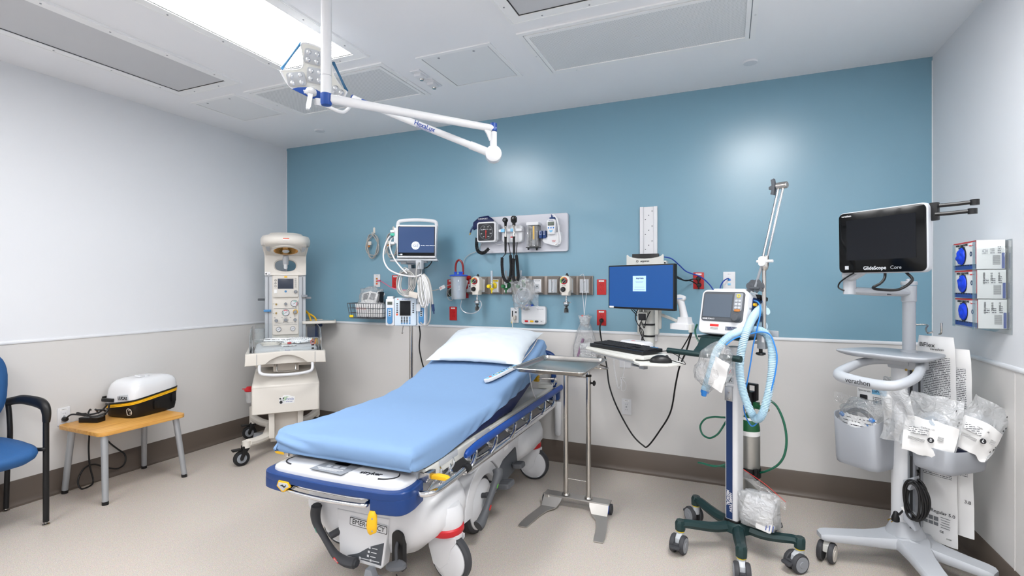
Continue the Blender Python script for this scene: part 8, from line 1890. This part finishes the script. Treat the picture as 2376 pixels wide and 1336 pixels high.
for y_ in (-.02, .12): obj('side_catch', MB().box((Wc/2*.995, y_, .068+sl(y_)*.6), (.012, .035, .060), .004).box((Wc/2*1.01, y_, .080+sl(y_)*.6), (.008, .022, .022), .003), 'black', t)
for a in (0,): 
    gm = X(.105, yy*.955-.006, .050, 6, 0, 8)
    obj('emblem', MB(gm).tube([(-.016, 0, -.020), (-.018, 0, .010), (-.008, 0, .022), (.010, 0, .016), (.018, 0, -.004), (.012, 0, -.020), (-.006, 0, -.024)], .0022, 6, 2, closed=True).lathe([(.003, -.001), (.005, -.001), (.005, 0), (.003, 0), (.003, -.001)], (.0, 0, .010), (0, 1, 0), 12).lathe([(.003, -.001), (.005, -.001), (.005, 0), (.003, 0), (.003, -.001)], (.008, 0, -.008), (0, 1, 0), 12), 'orange_sticker' if 0 else 'cream_dark', t)
em_ = text('embossed_lettering', 'LUCAS', .075, 'white_gloss', ld, X(.05, .03, .262, 4, 8, 90) @ FLAT, ext=.006, bold=.001)
# charger and cables left of the case
t = thing('power_supply', 'black power supply brick lying at the left end of the wooden table', 'power supply', (-3.985, 2.03, tz), 20)
obj('brick', MB().box((0, 0, .017), (.135, .065, .034), .004), 'black', t)
obj('brick_label', MB().box((.0, 0, .0345), (.09, .045, .001)), 'grey', t)
t = thing('power_cable_bundle', 'messy bundle of black cables between the case and the white wall outlet', 'cable bundle', (-4.02, 2.02, tz+.03)); Ob = Vector(t.location)
for k, pts in enumerate(([(-4.115, 2.06, .50), (-4.09, 2.00, .515), (-4.05, 1.98, .53), (-3.98, 2.0, .52), (-3.94, 2.05, .53), (-3.97, 2.11, .56)],
                         [(-4.10, 1.94, .50), (-4.06, 1.95, .525), (-3.99, 1.98, .52), (-3.93, 2.02, .51), (-3.91, 2.08, .53), (-3.96, 2.12, .57)],
                         [(-4.06, 2.06, .53), (-4.01, 2.03, .545), (-3.97, 2.00, .525), (-3.92, 2.00, .505), (-3.90, 2.05, .505), (-3.93, 2.09, .53)],
                         [(-4.05, 2.10, .50), (-4.0, 2.06, .54), (-3.96, 2.04, .545), (-3.93, 2.07, .54), (-3.96, 2.10, .515)])):
    obj('cable', MB().tube([Vector(p)-Ob for p in pts], .0055, 8, 6), 'cable_black', t)
t = thing('power_plug', 'black plug in the white outlet on the left wall above the table', 'plug', (XL+.009, 1.94, .49), 90)
obj('plug_body', MB().lathe([(.0, -.036), (.010, -.036), (.016, -.024), (.0165, -.004), (.015, 0)], (0, 0, 0), (0, 1, 0), 18), 'black', t)
P = [(-4.09, 2.06, .43), (-4.108, 2.075, .35), (-4.105, 2.07, .25), (-4.10, 2.075, .13), (-4.09, 2.09, .03), (-4.06, 2.06, .008), (-4.05, 2.00, .008), (-4.08, 1.995, .06), (-4.10, 2.04, .125), (-4.10, 2.10, .135), (-4.095, 2.17, .09), (-4.085, 2.24, .06), (-4.09, 2.29, .08), (-4.105, 2.30, .14), (-4.11, 2.25, .20), (-4.11, 2.20, .26), (-4.10, 2.16, .33), (-4.09, 2.14, .43)]
tag(obj('looping_cable', MB().tube(P, .0055, 8, 8), 'cable_black'), 'black cable hanging in a loop under the wooden table against the wall', 'cable')
t = thing('black_clip', 'small black block under the front edge of the wooden table', 'clip', (-3.98, 2.30, tz-.025)); obj('block', MB().box((0, 0, -.010), (.03, .03, .02), .002), 'black', t)
# ================================================================= groups of like things
GROUPS = {'wall_outlet': 'electrical outlets on the walls', 'wall_plate': 'white cover plates on the blue and grey wall', 'flowmeter': 'flowmeters plugged into the gas rail', 'suction_regulator': 'suction regulators on the gas rail',
          'glove_box': 'glove boxes in the wall holder', 'ceiling_light': 'recessed ceiling lights', 'ceiling_vent': 'perforated ceiling vents', 'access_panel': 'ceiling access panels', 'sprinkler_cover': 'round ceiling covers',
          'ceiling_bracket': 'small ceiling socket brackets', 'diagnostic_scope': 'diagnostic scopes in the charger', 'coiled_cord': 'coiled cords of the diagnostic scopes', 'cable_hook': 'cables looped on wall hooks',
          'power_plug': 'black power plugs in outlets', 'long_package': 'long packages behind the grey cart', 'airway_package': 'airway pouches in the shallow bin', 'oxygen_hose': 'green oxygen hoses at the ventilator',
          'blue_network_cable': 'blue network cables on the blue wall', 'power_cable': 'black cables around the workstation', 'power_cord': 'black power cords'}
for o in bpy.data.objects:
    if o.parent is None and 'category' in o and 'group' not in o:
        k = o.name.split('.')[0]
        if k in GROUPS: o['group'] = GROUPS[k]
